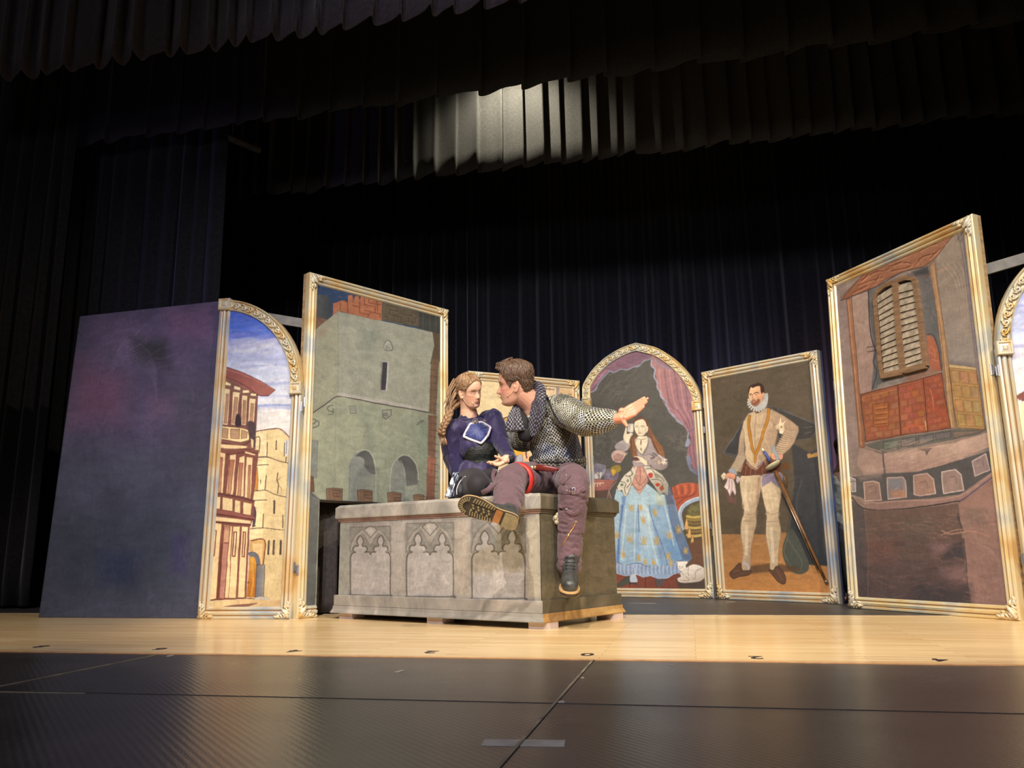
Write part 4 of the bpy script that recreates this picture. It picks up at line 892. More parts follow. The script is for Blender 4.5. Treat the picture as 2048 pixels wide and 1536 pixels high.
    c.poly([(365, 320), (450, 310), (466, 380), (380, 385)], (120, 122, 130), soft=1.5); c.poly([(380, 415), (500, 405), (505, 465), (390, 470)], (178, 124, 92), soft=1.5, op=0.8)
    c.poly([(40, 450), (160, 515), (300, 500), (600, 480), (940, 450), (1250, 225), (1262, 262), (960, 500), (600, 560), (200, 580), (70, 480)], (140, 108, 100), (152, 116, 108), [(200, 500), (1200, 300)])
    c.line([(60, 470), (180, 568), (500, 560), (950, 492)], (54, 50, 54), 2.6); c.line([(950, 500), (1262, 262)], (84, 70, 104), 2.6); c.line([(160, 520), (500, 495), (940, 452), (1250, 230)], (178, 140, 126), 2.4, 0.7)
    # mottled lower wall
    c.poly([(60, 490), (160, 570), (195, 900), (190, 1300), (105, 1340)], (84, 76, 78), (78, 66, 70), [(100, 600), (150, 1300)]); c.poly([(160, 575), (500, 565), (945, 510), (1040, 1360), (190, 1360), (195, 900)], (106, 82, 74), (82, 66, 68), [(500, 600), (600, 1300)], soft=2)
    c.poly([(945, 510), (1270, 260), (1400, 1400), (1040, 1370), (985, 800)], (150, 112, 100), (132, 100, 96), [(1000, 500), (1250, 1300)]); c.poly([(190, 810), (430, 830), (420, 1000), (200, 1010)], (118, 78, 72), soft=12, op=0.8); c.poly([(990, 560), (1190, 560), (1190, 690), (1000, 700)], (120, 98, 90), soft=8, op=0.7)
    c.poly([(480, 640), (760, 660), (700, 830), (520, 800)], (94, 82, 76), soft=14, op=0.7); c.poly([(850, 900), (985, 810), (995, 975), (800, 985)], (62, 58, 66), soft=4, op=0.9); c.poly([(700, 860), (890, 840), (870, 900), (720, 960)], (122, 92, 96), soft=6, op=0.8)
    c.poly([(780, 1060), (1000, 1050), (1010, 1180), (870, 1170)], (128, 96, 98), soft=7, op=0.85); c.poly([(580, 1160), (900, 1240), (1040, 1210), (1050, 1370), (560, 1350)], (60, 56, 64), soft=12, op=0.8); c.line([(940, 600), (950, 660), (980, 740)], (62, 56, 62), 4, 0.8); c.line([(985, 810), (1005, 1000), (1020, 1190), (1045, 1370)], (60, 54, 60), 2.4, 0.8)
    c.scumble((200, 600, 940, 800), [(132, 100, 84), (96, 80, 74), (146, 104, 84)], 90, 130, 2.4, 0.1, 0.3, 0.4); c.scumble((200, 800, 960, 1320), [(112, 82, 76), (70, 60, 66), (128, 92, 84), (92, 76, 76)], 180, 110, 2.6, 0.05, 0.4, 0.35); c.scumble((1000, 600, 1330, 1340), [(166, 124, 110), (134, 102, 98), (158, 112, 96)], 120, 120, 3, 0.3, 0.9, 0.35)
    c.line([(800, 740), (880, 770), (1060, 745), (1200, 790)], (176, 128, 108), 3.0, 0.7); c.line([(800, 780), (900, 740), (980, 730)], (170, 124, 104), 2.4, 0.7); c.cloud(0.05, (26, 18)); c.fade(0.78, 0.94); return c
pn = PN['big']
bigR = framed(pn, 'tallest painting at right, with a shuttered window over an orange brick balcony', paint_big, edge='ply', frame='frame_gold', hinges=((pn.W, 1.28), (0.0, 1.42)))
# the louvred shutters are real woodwork fixed to the painting
m_sh = mat('brown_shutter_paint', C8(122, 96, 72), 0.5, 0.2, 8, stretch=(1, 1, 8)); m_sl = mat('grey_slat_paint', C8(150, 138, 120), 0.5, 0.25, 30); m_gapd = mat('dark_between_slats', (0.01, 0.01, 0.01), 0.8)
def sh(X, Y): return pn.uv(1650+X/2.844, 420+Y/2.844)
shR = empty('louvred_shutters', pn.P(*sh(450, 900))); tag(shR, 'pair of brown arched louvred shutters fixed on the brick balcony painting', 'shutters')
outline = [sh(*p) for p in ((332, 955), (318, 860), (288, 490), (310, 462), (350, 424), (410, 402), (424, 396), (470, 378), (515, 380), (533, 400), (560, 600), (594, 884))]
board('shutter_back', pn, outline, 0.004, 0.010, m_gapd, shR)
def rail(name, pts, wd, d0, d1, mm):
    bm = bmesh.new(); P = [Vector(sh(*p)) for p in pts]; rows = []
    for i, p in enumerate(P):
        d = (P[min(i+1, len(P)-1)]-P[max(i-1, 0)]).normalized(); nn = Vector((-d.y, d.x))*wd/2
        rows.append([bm.verts.new(pn.P(*(p+nn*a), b)) for a, b in ((-1, d0), (-1, d1), (1, d1), (1, d0))])
    for a, b in zip(rows[:-1], rows[1:]):
        for k in range(4): bm.faces.new((a[k], a[(k+1) % 4], b[(k+1) % 4], b[k]))
    bm.faces.new(rows[0]); bm.faces.new(rows[-1][::-1]); return obj(name, bm, mm, shR)
rail('stile', [(340, 945), (326, 850), (298, 495)], 0.026, 0.004, 0.028, m_sh); rail('stile', [(584, 880), (552, 600), (525, 400)], 0.026, 0.004, 0.028, m_sh)
rail('stile', [(452, 925), (430, 700), (408, 410)], 0.025, 0.004, 0.029, m_sh); rail('stile', [(468, 920), (444, 700), (422, 405)], 0.025, 0.004, 0.029, m_sh)
rail('arched_rail', [(296, 495), (315, 465), (355, 430), (412, 408)], 0.026, 0.004, 0.028, m_sh); rail('arched_rail', [(422, 404), (470, 386), (512, 388), (526, 405)], 0.026, 0.004, 0.028, m_sh)
rail('bottom_rail', [(336, 940), (456, 914)], 0.034, 0.004, 0.028, m_sh); rail('bottom_rail', [(470, 908), (588, 876)], 0.034, 0.004, 0.028, m_sh)
def slats(x0, y0, x1, y1, xa, ya, xb, yb, n, skew):
    for i in range(n):
        t = (i+0.5)/n; A = (x0+(x1-x0)*t, y0+(y1-y0)*t); B = (xa+(xb-xa)*t, ya+(yb-ya)*t)
        a = Vector(sh(*A)); b = Vector(sh(*B)); d = (b-a).normalized(); nn = Vector((-d.y, d.x)); h = 0.023+0.004*rnd.random()
        bm = bmesh.new(); vs = []
        for p in (a, b): vs.append([bm.verts.new(pn.P(*(p+nn*s*h), dd)) for s, dd in ((-1, 0.026), (1, 0.014), (1, 0.009), (-1, 0.020))])
        for k in range(4): bm.faces.new((vs[0][k], vs[0][(k+1) % 4], vs[1][(k+1) % 4], vs[1][k]))
        bm.faces.new(vs[0]); bm.faces.new(vs[1][::-1]); obj('slat', bm, m_sl, shR)
slats(310, 492, 350, 925, 406, 430, 442, 900, 13, 0); slats(430, 430, 474, 905, 522, 405, 572, 870, 13, 0)
reparent_world(bigR); reparent_world(shR)
# ---- gentleman painting ------------------------------------------------
def paint_gent(pn):
    c = Paint(pn, 0.05, pn.W-0.05, 0.05, pn.H-0.05, 0.0036, (84, 74, 60), 7, 0.7); c.at((1390, 680, 2.794))
    c.cloud(0.08, (8, 6)); c.scumble((80, 200, 640, 1080), [(94, 86, 72), (76, 68, 56), (84, 80, 70)], 160, 90, 4, 0.4, 1.5, 0.3)
    c.poly([(110, 1088), (430, 1090), (780, 1060), (800, 1440), (140, 1440)], (150, 110, 70), (178, 124, 72), [(300, 1090), (300, 1400)], soft=2)
    c.scumble((140, 1110, 720, 1420), [(186, 134, 80), (140, 100, 66), (168, 116, 68)], 80, 90, 3, 0.05, 0.3, 0.45); c.line([(110, 1088), (430, 1090)], (78, 66, 56), 2)
    # cape, table and dark drapery
    c.poly([(410, 380), (450, 380), (468, 395), (480, 386), (560, 430), (670, 470), (690, 500), (650, 560), (560, 570), (470, 560)], (60, 58, 56), outline=(84, 82, 78), ow=1.2); c.lines([[(430, 386), (460, 410), (480, 398), (600, 448), (672, 478)], [(610, 500), (660, 492)], [(615, 532), (650, 524)]], (108, 106, 104), 1.2, 0.7)
    c.poly([(310, 400), (270, 460), (215, 560), (160, 632), (175, 650), (235, 668), (290, 640)], (58, 58, 60), outline=(86, 84, 82), ow=1.4); c.line([(250, 500), (172, 625), (185, 642), (240, 658)], (100, 98, 98), 1.4, 0.8)
    c.poly([(540, 580), (640, 640), (700, 625), (740, 700), (760, 1270), (620, 1260), (600, 1310), (520, 1280), (500, 1180), (540, 960), (560, 800)], (58, 58, 60), (48, 52, 56), [(560, 700), (700, 1200)], soft=1.5)
    c.poly([(627, 650), (690, 626), (704, 650), (690, 662), (632, 672)], (176, 134, 76)); c.poly([(640, 640), (690, 618), (700, 632), (650, 652)], (66, 62, 68))
    c.poly([(490, 1190), (520, 1090), (560, 1080), (640, 1260), (600, 1312), (530, 1290)], (72, 76, 68), smooth=True); c.line([(520, 1120), (560, 1180), (600, 1240), (590, 1300)], (98, 100, 88), 3, 0.5); c.line([(545, 960), (520, 1110), (500, 1190), (540, 1270)], (120, 110, 84), 1.6, 0.6)
    c.line([(600, 790), (570, 940), (610, 1130)], (88, 86, 84), 3, 0.4); c.line([(660, 700), (700, 900), (730, 1200)], (74, 78, 82), 4, 0.4); c.ell(510, 716, 24, 20, (96, 62, 34), soft=3)
    c.poly([(300, 1270), (430, 1250), (560, 1270), (610, 1300), (420, 1300), (320, 1310)], (88, 66, 50), soft=2, op=0.8)
    # legs
    tr, td = (206, 186, 152), (166, 142, 116)
    c.poly([(262, 770), (370, 765), (368, 860), (345, 960), (345, 1030), (330, 1100), (315, 1180), (312, 1280), (270, 1290), (265, 1250), (272, 1180), (258, 1090), (262, 1020), (278, 960), (258, 860)], tr, td, [(270, 900), (372, 920)], smooth=True, soft=1.2, outline=(128, 106, 86), ow=0.7)
    c.poly([(372, 770), (470, 740), (488, 830), (478, 920), (470, 1000), (484, 1080), (470, 1180), (462, 1280), (424, 1286), (420, 1220), (400, 1110), (400, 1030), (404, 980), (384, 900)], tr, (180, 160, 130), [(390, 900), (486, 920)], smooth=True, soft=1.2, outline=(128, 106, 86), ow=0.7)
    c.line([(272, 970), (300, 985), (345, 975)], (150, 128, 104), 2, 0.7); c.line([(276, 1018), (340, 1022)], (150, 130, 108), 2, 0.7); c.line([(404, 975), (440, 985), (468, 972)], (150, 130, 108), 2, 0.7); c.line([(404, 1024), (466, 1022)], (150, 130, 108), 2, 0.6)
    c.line([(290, 800), (286, 900), (300, 960)], (226, 208, 176), 6, 0.5); c.line([(290, 1050), (290, 1200)], (224, 208, 180), 6, 0.5); c.line([(430, 1060), (440, 1240)], (224, 210, 184), 6, 0.5); c.line([(360, 780), (352, 920)], (140, 108, 88), 4, 0.5)
    c.scumble((270, 780, 350, 1000), [(222, 204, 170), (176, 150, 124)], 40, 50, 2, 1.5, 0.3, 0.4); c.scumble((400, 860, 476, 1000), [(224, 206, 174), (184, 158, 130)], 36, 40, 2, 1.4, 0.5, 0.4)
    c.line([(278, 1246), (300, 1270), (304, 1290)], (170, 180, 200), 4, 0.6)
    # shoes
    c.poly([(195, 1310), (220, 1280), (255, 1250), (268, 1290), (320, 1292), (300, 1318), (250, 1325), (215, 1336)], (92, 66, 52), outline=(58, 42, 36), ow=1.0, smooth=True); c.poly([(415, 1290), (440, 1290), (460, 1270), (495, 1300), (510, 1340), (500, 1366), (465, 1350), (430, 1310)], (94, 68, 54), outline=(58, 42, 36), ow=1.0, smooth=True); c.line([(215, 1300), (250, 1290)], (124, 92, 70), 2, 0.6); c.line([(460, 1290), (490, 1340)], (126, 96, 74), 2, 0.5)
    # trunk hose, doublet
    c.at((1400, 740, 5.908))
    c.poly([(500, 1130), (560, 1100), (680, 1180), (800, 1060), (960, 1080), (950, 1230), (760, 1250), (520, 1270), (480, 1240)], (96, 58, 46), outline=(62, 40, 36), ow=0.8); c.lines([[(560, 1160), (540, 1260)], [(610, 1190), (600, 1262)], [(660, 1200), (660, 1258)], [(740, 1180), (740, 1250)], [(800, 1100), (820, 1240)]], (150, 100, 74), 1.6, 0.7)
    c.poly([(740, 1270), (800, 1245), (930, 1230), (990, 1250), (980, 1400), (930, 1410), (850, 1340), (740, 1400), (730, 1330)], (132, 120, 138), soft=1.5)  # violet patch: shadow of the rapier hilt painted onto the thigh
    d1, d2 = (200, 178, 142), (168, 142, 116)
    c.poly([(640, 505), (700, 520), (790, 460), (850, 480), (1000, 560), (1100, 630), (1165, 690), (1172, 740), (1120, 880), (1060, 960), (1000, 1010), (960, 1060), (900, 1030), (890, 950), (950, 860), (990, 790), (930, 740), (900, 870), (880, 1000), (800, 1070), (710, 1160), (680, 1195), (600, 1150), (560, 1090), (530, 1040), (540, 940), (520, 800), (500, 700), (520, 620), (580, 530)], d1, d2, [(560, 700), (880, 760)], soft=1.2, outline=(120, 98, 80), ow=0.7)
    c.poly([(505, 690), (530, 760), (530, 1000), (545, 1060), (490, 1160), (440, 1240), (350, 1200), (420, 1080), (455, 1000), (470, 820)], (186, 162, 132), (160, 140, 118), [(470, 800), (540, 820)], soft=1.0, outline=(118, 98, 82), ow=0.7)
    for i in range(11): y = 1040+i*17; c.line([(440-i*7, y), (490-i*5, y-14), (540-i*5, y+8)], (128, 112, 96), 1.6, 0.8); c.line([(440-i*7, y+8), (490-i*5, y-6), (536-i*5, y+14)], (214, 196, 162), 1.6, 0.7)
    for i in range(12): t = i/11; x = 1080-t*150; y = 760+t*260; c.line([(x-70, y-40+t*20), (x-20, y-12), (x+50-t*10, y-30+t*30)], (138, 116, 94), 1.6, 0.75); c.line([(x-70, y-32+t*20), (x-20, y-4), (x+50-t*10, y-22+t*30)], (222, 200, 164), 1.5, 0.6)
    c.scumble((560, 560, 860, 1100), [(212, 192, 156), (184, 154, 128), (198, 172, 142)], 90, 90, 2.5, 1.4, 0.5, 0.4); c.line([(880, 660), (920, 740), (900, 880), (890, 960)], (120, 98, 82), 2.4, 0.7); c.line([(850, 600), (890, 680), (960, 760)], (140, 116, 96), 2, 0.6)
    c.poly([(555, 1095), (620, 1160), (680, 1195), (670, 1205), (600, 1180), (548, 1120)], (150, 120, 100), outline=(90, 66, 58), ow=0.6); c.line([(680, 1170), (740, 1120), (800, 1066)], (120, 84, 78), 2.2); c.poly([(690, 1110), (760, 1090), (720, 1150), (680, 1160)], (140, 124, 140), soft=1.5, op=0.6)
    for i in range(20): t = i/19; c.ell(668-18*math.sin(t*3.1)+t*4, 560+t*430, 4.2, 4.2, (122, 82, 76), n=7)
    c.line([(668, 540), (648, 720), (656, 860), (668, 980)], (150, 122, 100), 0.9, 0.6)
    for p in ([(592, 560), (578, 660), (600, 800), (620, 940), (656, 1010)], [(818, 480), (800, 620), (750, 760), (720, 880), (668, 1010)]): c.line(p, (120, 78, 34), 6.0); c.line(p, (178, 124, 50), 4.6)
    c.ell(656, 1070, 16, 56, (176, 122, 48), outline=(116, 74, 34), ow=0.6)
    # sleeve bow, ruff, head
    c.poly([(890, 680), (930, 650), (960, 570), (975, 640), (1040, 590), (1000, 660), (1005, 740), (980, 775), (945, 765), (935, 720), (905, 720)], (214, 196, 160), outline=(128, 104, 86), ow=0.7, smooth=True); c.ell(966, 750, 26, 26, (232, 222, 192), outline=(150, 130, 108), ow=0.6); c.ell(920, 690, 16, 20, (206, 186, 152), outline=(140, 116, 96), ow=0.5); c.ell(966, 694, 10, 12, (140, 110, 88))
    c.poly([(580, 370), (640, 470), (700, 500), (790, 440), (810, 300), (760, 290), (620, 330)], (170, 172, 170), smooth=True)
    for i in range(15):
        a = math.radians(195-i*17); x = 682+108*math.cos(a); y = 395+105*math.sin(a)*1.0
        if y < 270: continue
        c.poly([(682+70*math.cos(a-0.12), 380+66*math.sin(a-0.12)), (x+8*math.cos(a-0.6), y+8), (682+122*math.cos(a+0.1), 392+122*math.sin(a+0.1)), (682+72*math.cos(a+0.14), 380+68*math.sin(a+0.14))], (214, 212, 200), outline=(136, 136, 132), ow=0.6)
        c.line([(682+76*math.cos(a), 380+72*math.sin(a)), (682+108*math.cos(a), 392+106*math.sin(a))], (150, 152, 150), 1.4, 0.7)
    c.poly([(576, 290), (590, 210), (640, 180), (700, 172), (750, 200), (766, 250), (760, 330), (740, 380), (700, 420), (660, 438), (620, 425), (596, 380), (582, 340)], (222, 180, 140), (196, 142, 110), [(600, 300), (750, 330)], smooth=True, outline=(126, 82, 62), ow=0.6)
    c.poly([(576, 300), (572, 240), (600, 190), (650, 172), (710, 160), (756, 200), (768, 262), (752, 300), (738, 300), (722, 260), (716, 210), (700, 196), (660, 204), (626, 220), (606, 210), (590, 240)], (54, 38, 32), smooth=True); c.ell(752, 300, 14, 26, (210, 160, 124), outline=(130, 84, 64), ow=0.6)
    c.line([(588, 300), (602, 290), (618, 298)], (70, 48, 40), 1.6); c.line([(642, 290), (668, 274), (696, 280)], (64, 44, 38), 1.8); c.ell(604, 312, 8, 4, (72, 56, 50)); c.ell(668, 300, 9, 4.5, (70, 54, 48)); c.line([(628, 300), (622, 340), (628, 354), (644, 356)], (166, 112, 84), 1.5)
    c.poly([(606, 400), (612, 372), (640, 362), (670, 376), (690, 350), (716, 370), (700, 410), (660, 440), (626, 428)], (112, 74, 54), smooth=True, op=0.85, soft=1.2); c.ell(640, 392, 18, 7, (190, 124, 104)); c.line([(624, 400), (640, 404), (656, 398)], (120, 62, 54), 1.3); c.ell(638, 382, 12, 4, (200, 150, 120)); c.poly([(645, 300), (660, 340), (690, 350), (700, 310)], (206, 152, 118), soft=2, op=0.6); c.line([(668, 520), (678, 510), (690, 516)], (96, 50, 50), 2.6)
    # hands, cuffs, cloth
    c.poly([(350, 1190), (400, 1175), (440, 1240), (430, 1260), (350, 1230)], (150, 156, 164), smooth=True, outline=(112, 112, 116), ow=0.6); c.poly([(300, 1280), (330, 1236), (390, 1236), (424, 1270), (410, 1310), (350, 1290), (310, 1310)], (214, 152, 122), smooth=True, outline=(140, 88, 70), ow=0.6)
    c.poly([(250, 1270), (285, 1228), (310, 1244), (300, 1300), (282, 1320)], (222, 210, 178), outline=(140, 124, 104), ow=0.5); c.poly([(330, 1290), (400, 1310), (420, 1380), (432, 1470), (420, 1500), (390, 1440), (360, 1515), (330, 1440), (290, 1400), (320, 1340)], (226, 206, 200), outline=(140, 112, 112), ow=0.7); c.line([(350, 1310), (350, 1400), (330, 1440)], (166, 136, 136), 1.6); c.line([(380, 1320), (384, 1400), (362, 1490)], (166, 136, 136), 1.6)
    c.poly([(300, 1420), (330, 1460), (340, 1540), (390, 1470), (400, 1560), (430, 1510), (436, 1600), (340, 1580)], (112, 76, 72), soft=1.5, op=0.8); c.poly([(440, 1270), (480, 1290), (500, 1350), (470, 1330), (450, 1362), (430, 1330)], (196, 180, 176), outline=(130, 112, 110), ow=0.5)
    c.poly([(850, 925), (890, 915), (905, 980), (950, 1060), (900, 1085), (860, 1000)], (150, 154, 158), outline=(110, 110, 112), ow=0.6, smooth=True); c.poly([(838, 1010), (870, 1004), (904, 1060), (890, 1084), (850, 1060)], (214, 154, 120), outline=(130, 84, 64), ow=0.6, smooth=True); c.poly([(950, 1030), (985, 1020), (980, 1070), (950, 1080)], (206, 146, 120), smooth=True)
    c.at((1390, 680, 2.794)); c.poly([(480, 870), (500, 880), (615, 1110), (605, 1120)], (44, 40, 42), soft=1.2, op=0.85)  # dark streak: cast shadow of the rapier painted into the picture
    return c
pn = PN['gent']
gentR = framed(pn, 'painting of a standing bearded gentleman in cream doublet and white ruff', paint_gent, edge='edge_blue', hinges=((0.0, 1.5), (0.0, 0.5)))
# prop rapier in its scabbard fixed on the painting
def gx(X, Y): return pn.uv(1390+X/2.794, 680+Y/2.794)
def gp(X, Y, d): u, v = gx(X, Y); return pn.P(u, v, d)
sw = empty('rapier', gp(460, 730, 0.03)); tag(sw, 'rapier with pale cup guard hanging slanted on the gentleman painting', 'sword')
m_steel = mat('worn_steel', C8(150, 140, 125), 0.3, 0.2, 20, metal=0.9); m_brz = mat('brown_scabbard', C8(110, 74, 40), 0.4, 0.25, 20); m_cream = mat('cream_enamel', C8(205, 200, 160), 0.35, 0.12, 15); m_blue = mat('blue_grip_wrap', C8(70, 84, 150), 0.5, 0.2, 60)
bm = bmesh.new(); tube(bm, [gp(466, 745, 0.035), gp(600, 1040, 0.03), gp(738, 1345, 0.022)], [0.014, 0.012, 0.009], 8); obj('scabbard', bm, m_brz, sw, True)
bm = bmesh.new(); tube(bm, [gp(458, 742, 0.042), gp(590, 1040, 0.038), gp(700, 1290, 0.03)], [0.006, 0.005, 0.004], 6); obj('blade', bm, m_steel, sw, True)
bm = bmesh.new(); tube(bm, [gp(738, 1345, 0.022), gp(748, 1362, 0.022)], [0.012, 0.010], 8); obj('chape', bm, m_steel, sw, True)
bm = bmesh.new(); cx = gp(448, 706, 0.03); ax = (gp(400, 625, 0.05)-gp(460, 740, 0.03)).normalized(); e1 = (gp(500, 690, 0.03)-gp(400, 722, 0.03)).normalized(); e1 = (e1-ax*e1.dot(ax)).normalized(); e2 = ax.cross(e1); prev = None
for k in range(9):
    a = k/8*math.pi/2; rr = 0.062*math.sin(a)+0.001; hh = -0.03*math.cos(a)
    ring = [bm.verts.new(cx+(e1*math.cos(q)*rr*1.0+e2*math.sin(q)*rr*0.75)-ax*hh*-1.0) for q in [2*math.pi*j/20 for j in range(20)]]
    if prev:
        for j in range(20): bm.faces.new((prev[j], prev[(j+1) % 20], ring[(j+1) % 20], ring[j]))
    else: bm.faces.new(ring)
    prev = ring
bm.faces.new(prev[::-1]); obj('cup_guard', bm, m_cream, sw, True)
bm = bmesh.new(); tube(bm, [gp(436, 690, 0.035), gp(416, 650, 0.045), gp(406, 634, 0.05)], [0.010, 0.011, 0.009], 8); obj('grip', bm, m_blue, sw, True)
bm = bmesh.new(); tube(bm, [gp(406, 634, 0.05), gp(398, 618, 0.052)], [0.012, 0.007], 8); obj('pommel', bm, m_cream, sw, True)
bm = bmesh.new(); tube(bm, [gp(500, 740, 0.03), gp(516, 790, 0.03), gp(524, 830, 0.028)], [0.004, 0.006, 0.004], 8); obj('hanger', bm, m_brz, sw, True)
reparent_world(gentR); reparent_world(sw)

# ---- lady painting ------------------------------------------------------
def paint_lady(pn):
    c = Paint(pn, 0.03, pn.W-0.03, 0.03, pn.H-0.02, 0.0036, (76, 74, 68), 8, 0.6); c.at((1160, 680, 7.314))
    c.cloud(0.08, (8, 6)); c.scumble((100, 200, 1400, 1200), [(92, 90, 82), (66, 66, 62), (84, 80, 72)], 120, 200, 5, 0, 1.0, 0.3); c.scumble((120, 450, 700, 900), [(112, 108, 98)], 30, 140, 2, -0.5, 0.8, 0.4)
    c.at((1170, 820, 7.585)); c.scumble((150, 350, 500, 700), [(108, 104, 98), (96, 94, 86)], 50, 90, 2, 1.2, 1.2, 0.45); c.scumble((1250, 380, 1550, 640), [(112, 104, 94)], 40, 100, 2, 0.2, 1.2, 0.45)
    # curtain
    c.at((1160, 680, 7.314)); m1, m2, gr = (150, 112, 122), (118, 86, 102), (128, 130, 146)
    c.poly([(120, 780), (200, 560), (300, 440), (480, 290), (700, 170), (860, 110), (1090, 170), (1080, 250), (1020, 290), (940, 300), (880, 370), (780, 400), (720, 430), (600, 430), (520, 470), (440, 460), (330, 540), (260, 660), (220, 740)], m1, m2, [(500, 250), (600, 440)], outline=gr, ow=1.2)
    for i in range(6): c.line([(380+i*40, 420-i*45), (600+i*20, 380-i*34), (800+i*20, 320-i*30), (1040, 200-i*4)], (104, 74, 92), 2.4, 0.6)
    for i in range(4): c.line([(170+i*40, 700-i*60), (250+i*30, 620-i*40), (330+i*20, 500-i*20)], (176, 128, 140), 2, 0.6)
    c.line([(430, 450), (500, 480), (560, 450), (600, 425), (700, 440), (780, 400), (860, 390), (940, 310), (1040, 280), (1080, 200)], gr, 2.4, 0.9); c.line([(140, 775), (230, 740), (270, 640), (340, 560), (420, 470)], gr, 2.4, 0.9)
    c.poly([(1080, 180), (1200, 230), (1450, 400), (1600, 600), (1690, 800), (1700, 1243), (1490, 1243), (1380, 1130), (1300, 1030), (1260, 900), (1190, 850), (1160, 740), (1120, 660), (1120, 560), (1090, 440), (1040, 340), (1060, 250)], (158, 112, 112), (140, 100, 110), [(1150, 600), (1680, 700)])
    c.poly([(1090, 200), (1300, 280), (1450, 410), (1440, 450), (1300, 440), (1200, 400), (1120, 330)], (134, 100, 112), soft=2); c.line([(1100, 300), (1200, 380), (1320, 420), (1440, 436)], gr, 3.0, 0.7)
    for i, x in enumerate((1160, 1240, 1310, 1380, 1440, 1500, 1560, 1620)): c.line([(x, 430+i*6), (x+20+i*6, 700), (x+100-i*4, 960), (1560+i*14, 1240)], (112, 78, 92) if i % 2 else (186, 136, 130), 3.0, 0.6)
    c.line([(1050, 300), (1050, 380), (1100, 430), (1090, 540), (1130, 620), (1130, 700), (1170, 760), (1190, 840), (1260, 900), (1270, 960), (1310, 1030), (1370, 1120), (1500, 1240)], (150, 150, 168), 3.2, 0.95)
    c.at((1170, 820, 7.585)); c.line([(1270, 0), (1300, 50), (1360, 90), (1400, 180), (1480, 220), (1530, 270), (1560, 330)], (140, 142, 158), 3.0, 0.9)
    c.poly([(1270, 0), (1690, 0), (1700, 240), (1620, 340), (1560, 340), (1480, 200), (1380, 100)], (150, 106, 112), soft=1.5); c.lines([[(1400, 0), (1500, 150), (1580, 300)], [(1480, 0), (1560, 140), (1600, 280)], [(1560, 0), (1620, 120), (1640, 250)], [(1640, 0), (1670, 200)]], (108, 76, 92), 2.6, 0.7)
    c.poly([(1560, 330), (1700, 230), (1760, 940), (1700, 940), (1640, 880), (1590, 760), (1540, 720), (1570, 560), (1610, 430)], (140, 98, 106), soft=1.2); c.lines([[(1640, 330), (1650, 600), (1690, 900)], [(1680, 280), (1700, 600), (1730, 900)], [(1610, 420), (1590, 600), (1620, 780)]], (104, 72, 90), 2.4, 0.7)
    c.poly([(1530, 710), (1580, 700), (1620, 760), (1610, 860), (1670, 920), (1740, 990), (1740, 1020), (1680, 980), (1590, 920), (1560, 840)], (120, 126, 146), (98, 102, 124), [(1540, 720), (1700, 980)], soft=1.2); c.line([(1570, 345), (1630, 310), (1690, 250)], (108, 92, 116), 3); c.line([(1570, 350), (1560, 430)], (140, 142, 156), 2.4); c.poly([(1550, 440), (1590, 450), (1600, 510), (1560, 560), (1520, 550)], (138, 144, 162), smooth=True, outline=(96, 98, 110), ow=0.5)
    # dressing table
    c.poly([(50, 720), (130, 690), (180, 800), (100, 890), (50, 880)], (92, 90, 90), outline=(120, 118, 118), ow=0.6); c.line([(60, 745), (108, 830), (52, 890)], (176, 160, 110), 1.2); c.poly([(50, 900), (190, 820), (320, 850), (270, 940), (60, 960)], (112, 108, 120), outline=(140, 136, 150), ow=0.7)
    c.poly([(50, 960), (270, 945), (240, 1050), (50, 1060)], (190, 186, 182), outline=(90, 84, 88), ow=0.6); c.poly([(270, 940), (320, 870), (320, 950), (240, 1040)], (140, 136, 146)); c.lines([[(60, 1000), (80, 970), (100, 1000), (80, 1050), (60, 1000)], [(140, 1050), (140, 980), (170, 960), (200, 985), (210, 1050)], [(215, 950), (225, 1040)], [(120, 950), (125, 1050)]], (70, 60, 66), 1.4, 0.9)
    c.poly([(320, 920), (400, 900), (510, 960), (470, 1080), (300, 1070)], (108, 98, 110), smooth=True); c.poly([(400, 880), (480, 840), (545, 860), (540, 930), (470, 960), (400, 940)], (140, 122, 56), outline=(100, 86, 44), ow=0.6, smooth=True); c.poly([(400, 930), (440, 900), (470, 940), (430, 1000)], (196, 156, 56), smooth=True)
    c.line([(330, 980), (380, 980), (350, 1030), (420, 1050)], (130, 120, 142), 3.2, 0.7); c.poly([(50, 1050), (300, 1065), (480, 1060), (440, 1090), (380, 1215), (50, 1240)], (162, 106, 92), (140, 88, 80), [(100, 1060), (150, 1230)], outline=(100, 66, 62), ow=0.6); c.poly([(50, 1240), (350, 1220), (350, 1330), (50, 1330)], (84, 64, 56))
    c.lines([[(75, 1150), (75, 1120), (290, 1115)], [(110, 1120), (112, 1155)], [(150, 1120), (152, 1160)], [(190, 1120), (192, 1165)], [(230, 1118), (232, 1150)]], (214, 186, 160), 2.0, 0.8); c.lines([[(370, 1220), (345, 1340)], [(370, 1240), (400, 1345)], [(480, 1090), (440, 1130), (380, 1220)]], (150, 118, 110), 2, 0.8)
    # bed and cushions at right
    c.poly([(1320, 1180), (1440, 1120), (1600, 1105), (1750, 1140), (1780, 1300), (1500, 1400), (1380, 1500), (1340, 1300)], (176, 88, 58), (150, 72, 50), [(1500, 1100), (1500, 1400)], smooth=False)
    for i in range(7): c.line([(1350+i*55, 1160-i*6), (1380+i*50, 1250), (1380+i*30, 1400-i*10)], (208, 116, 76) if i % 2 else (122, 58, 44), 3, 0.6)
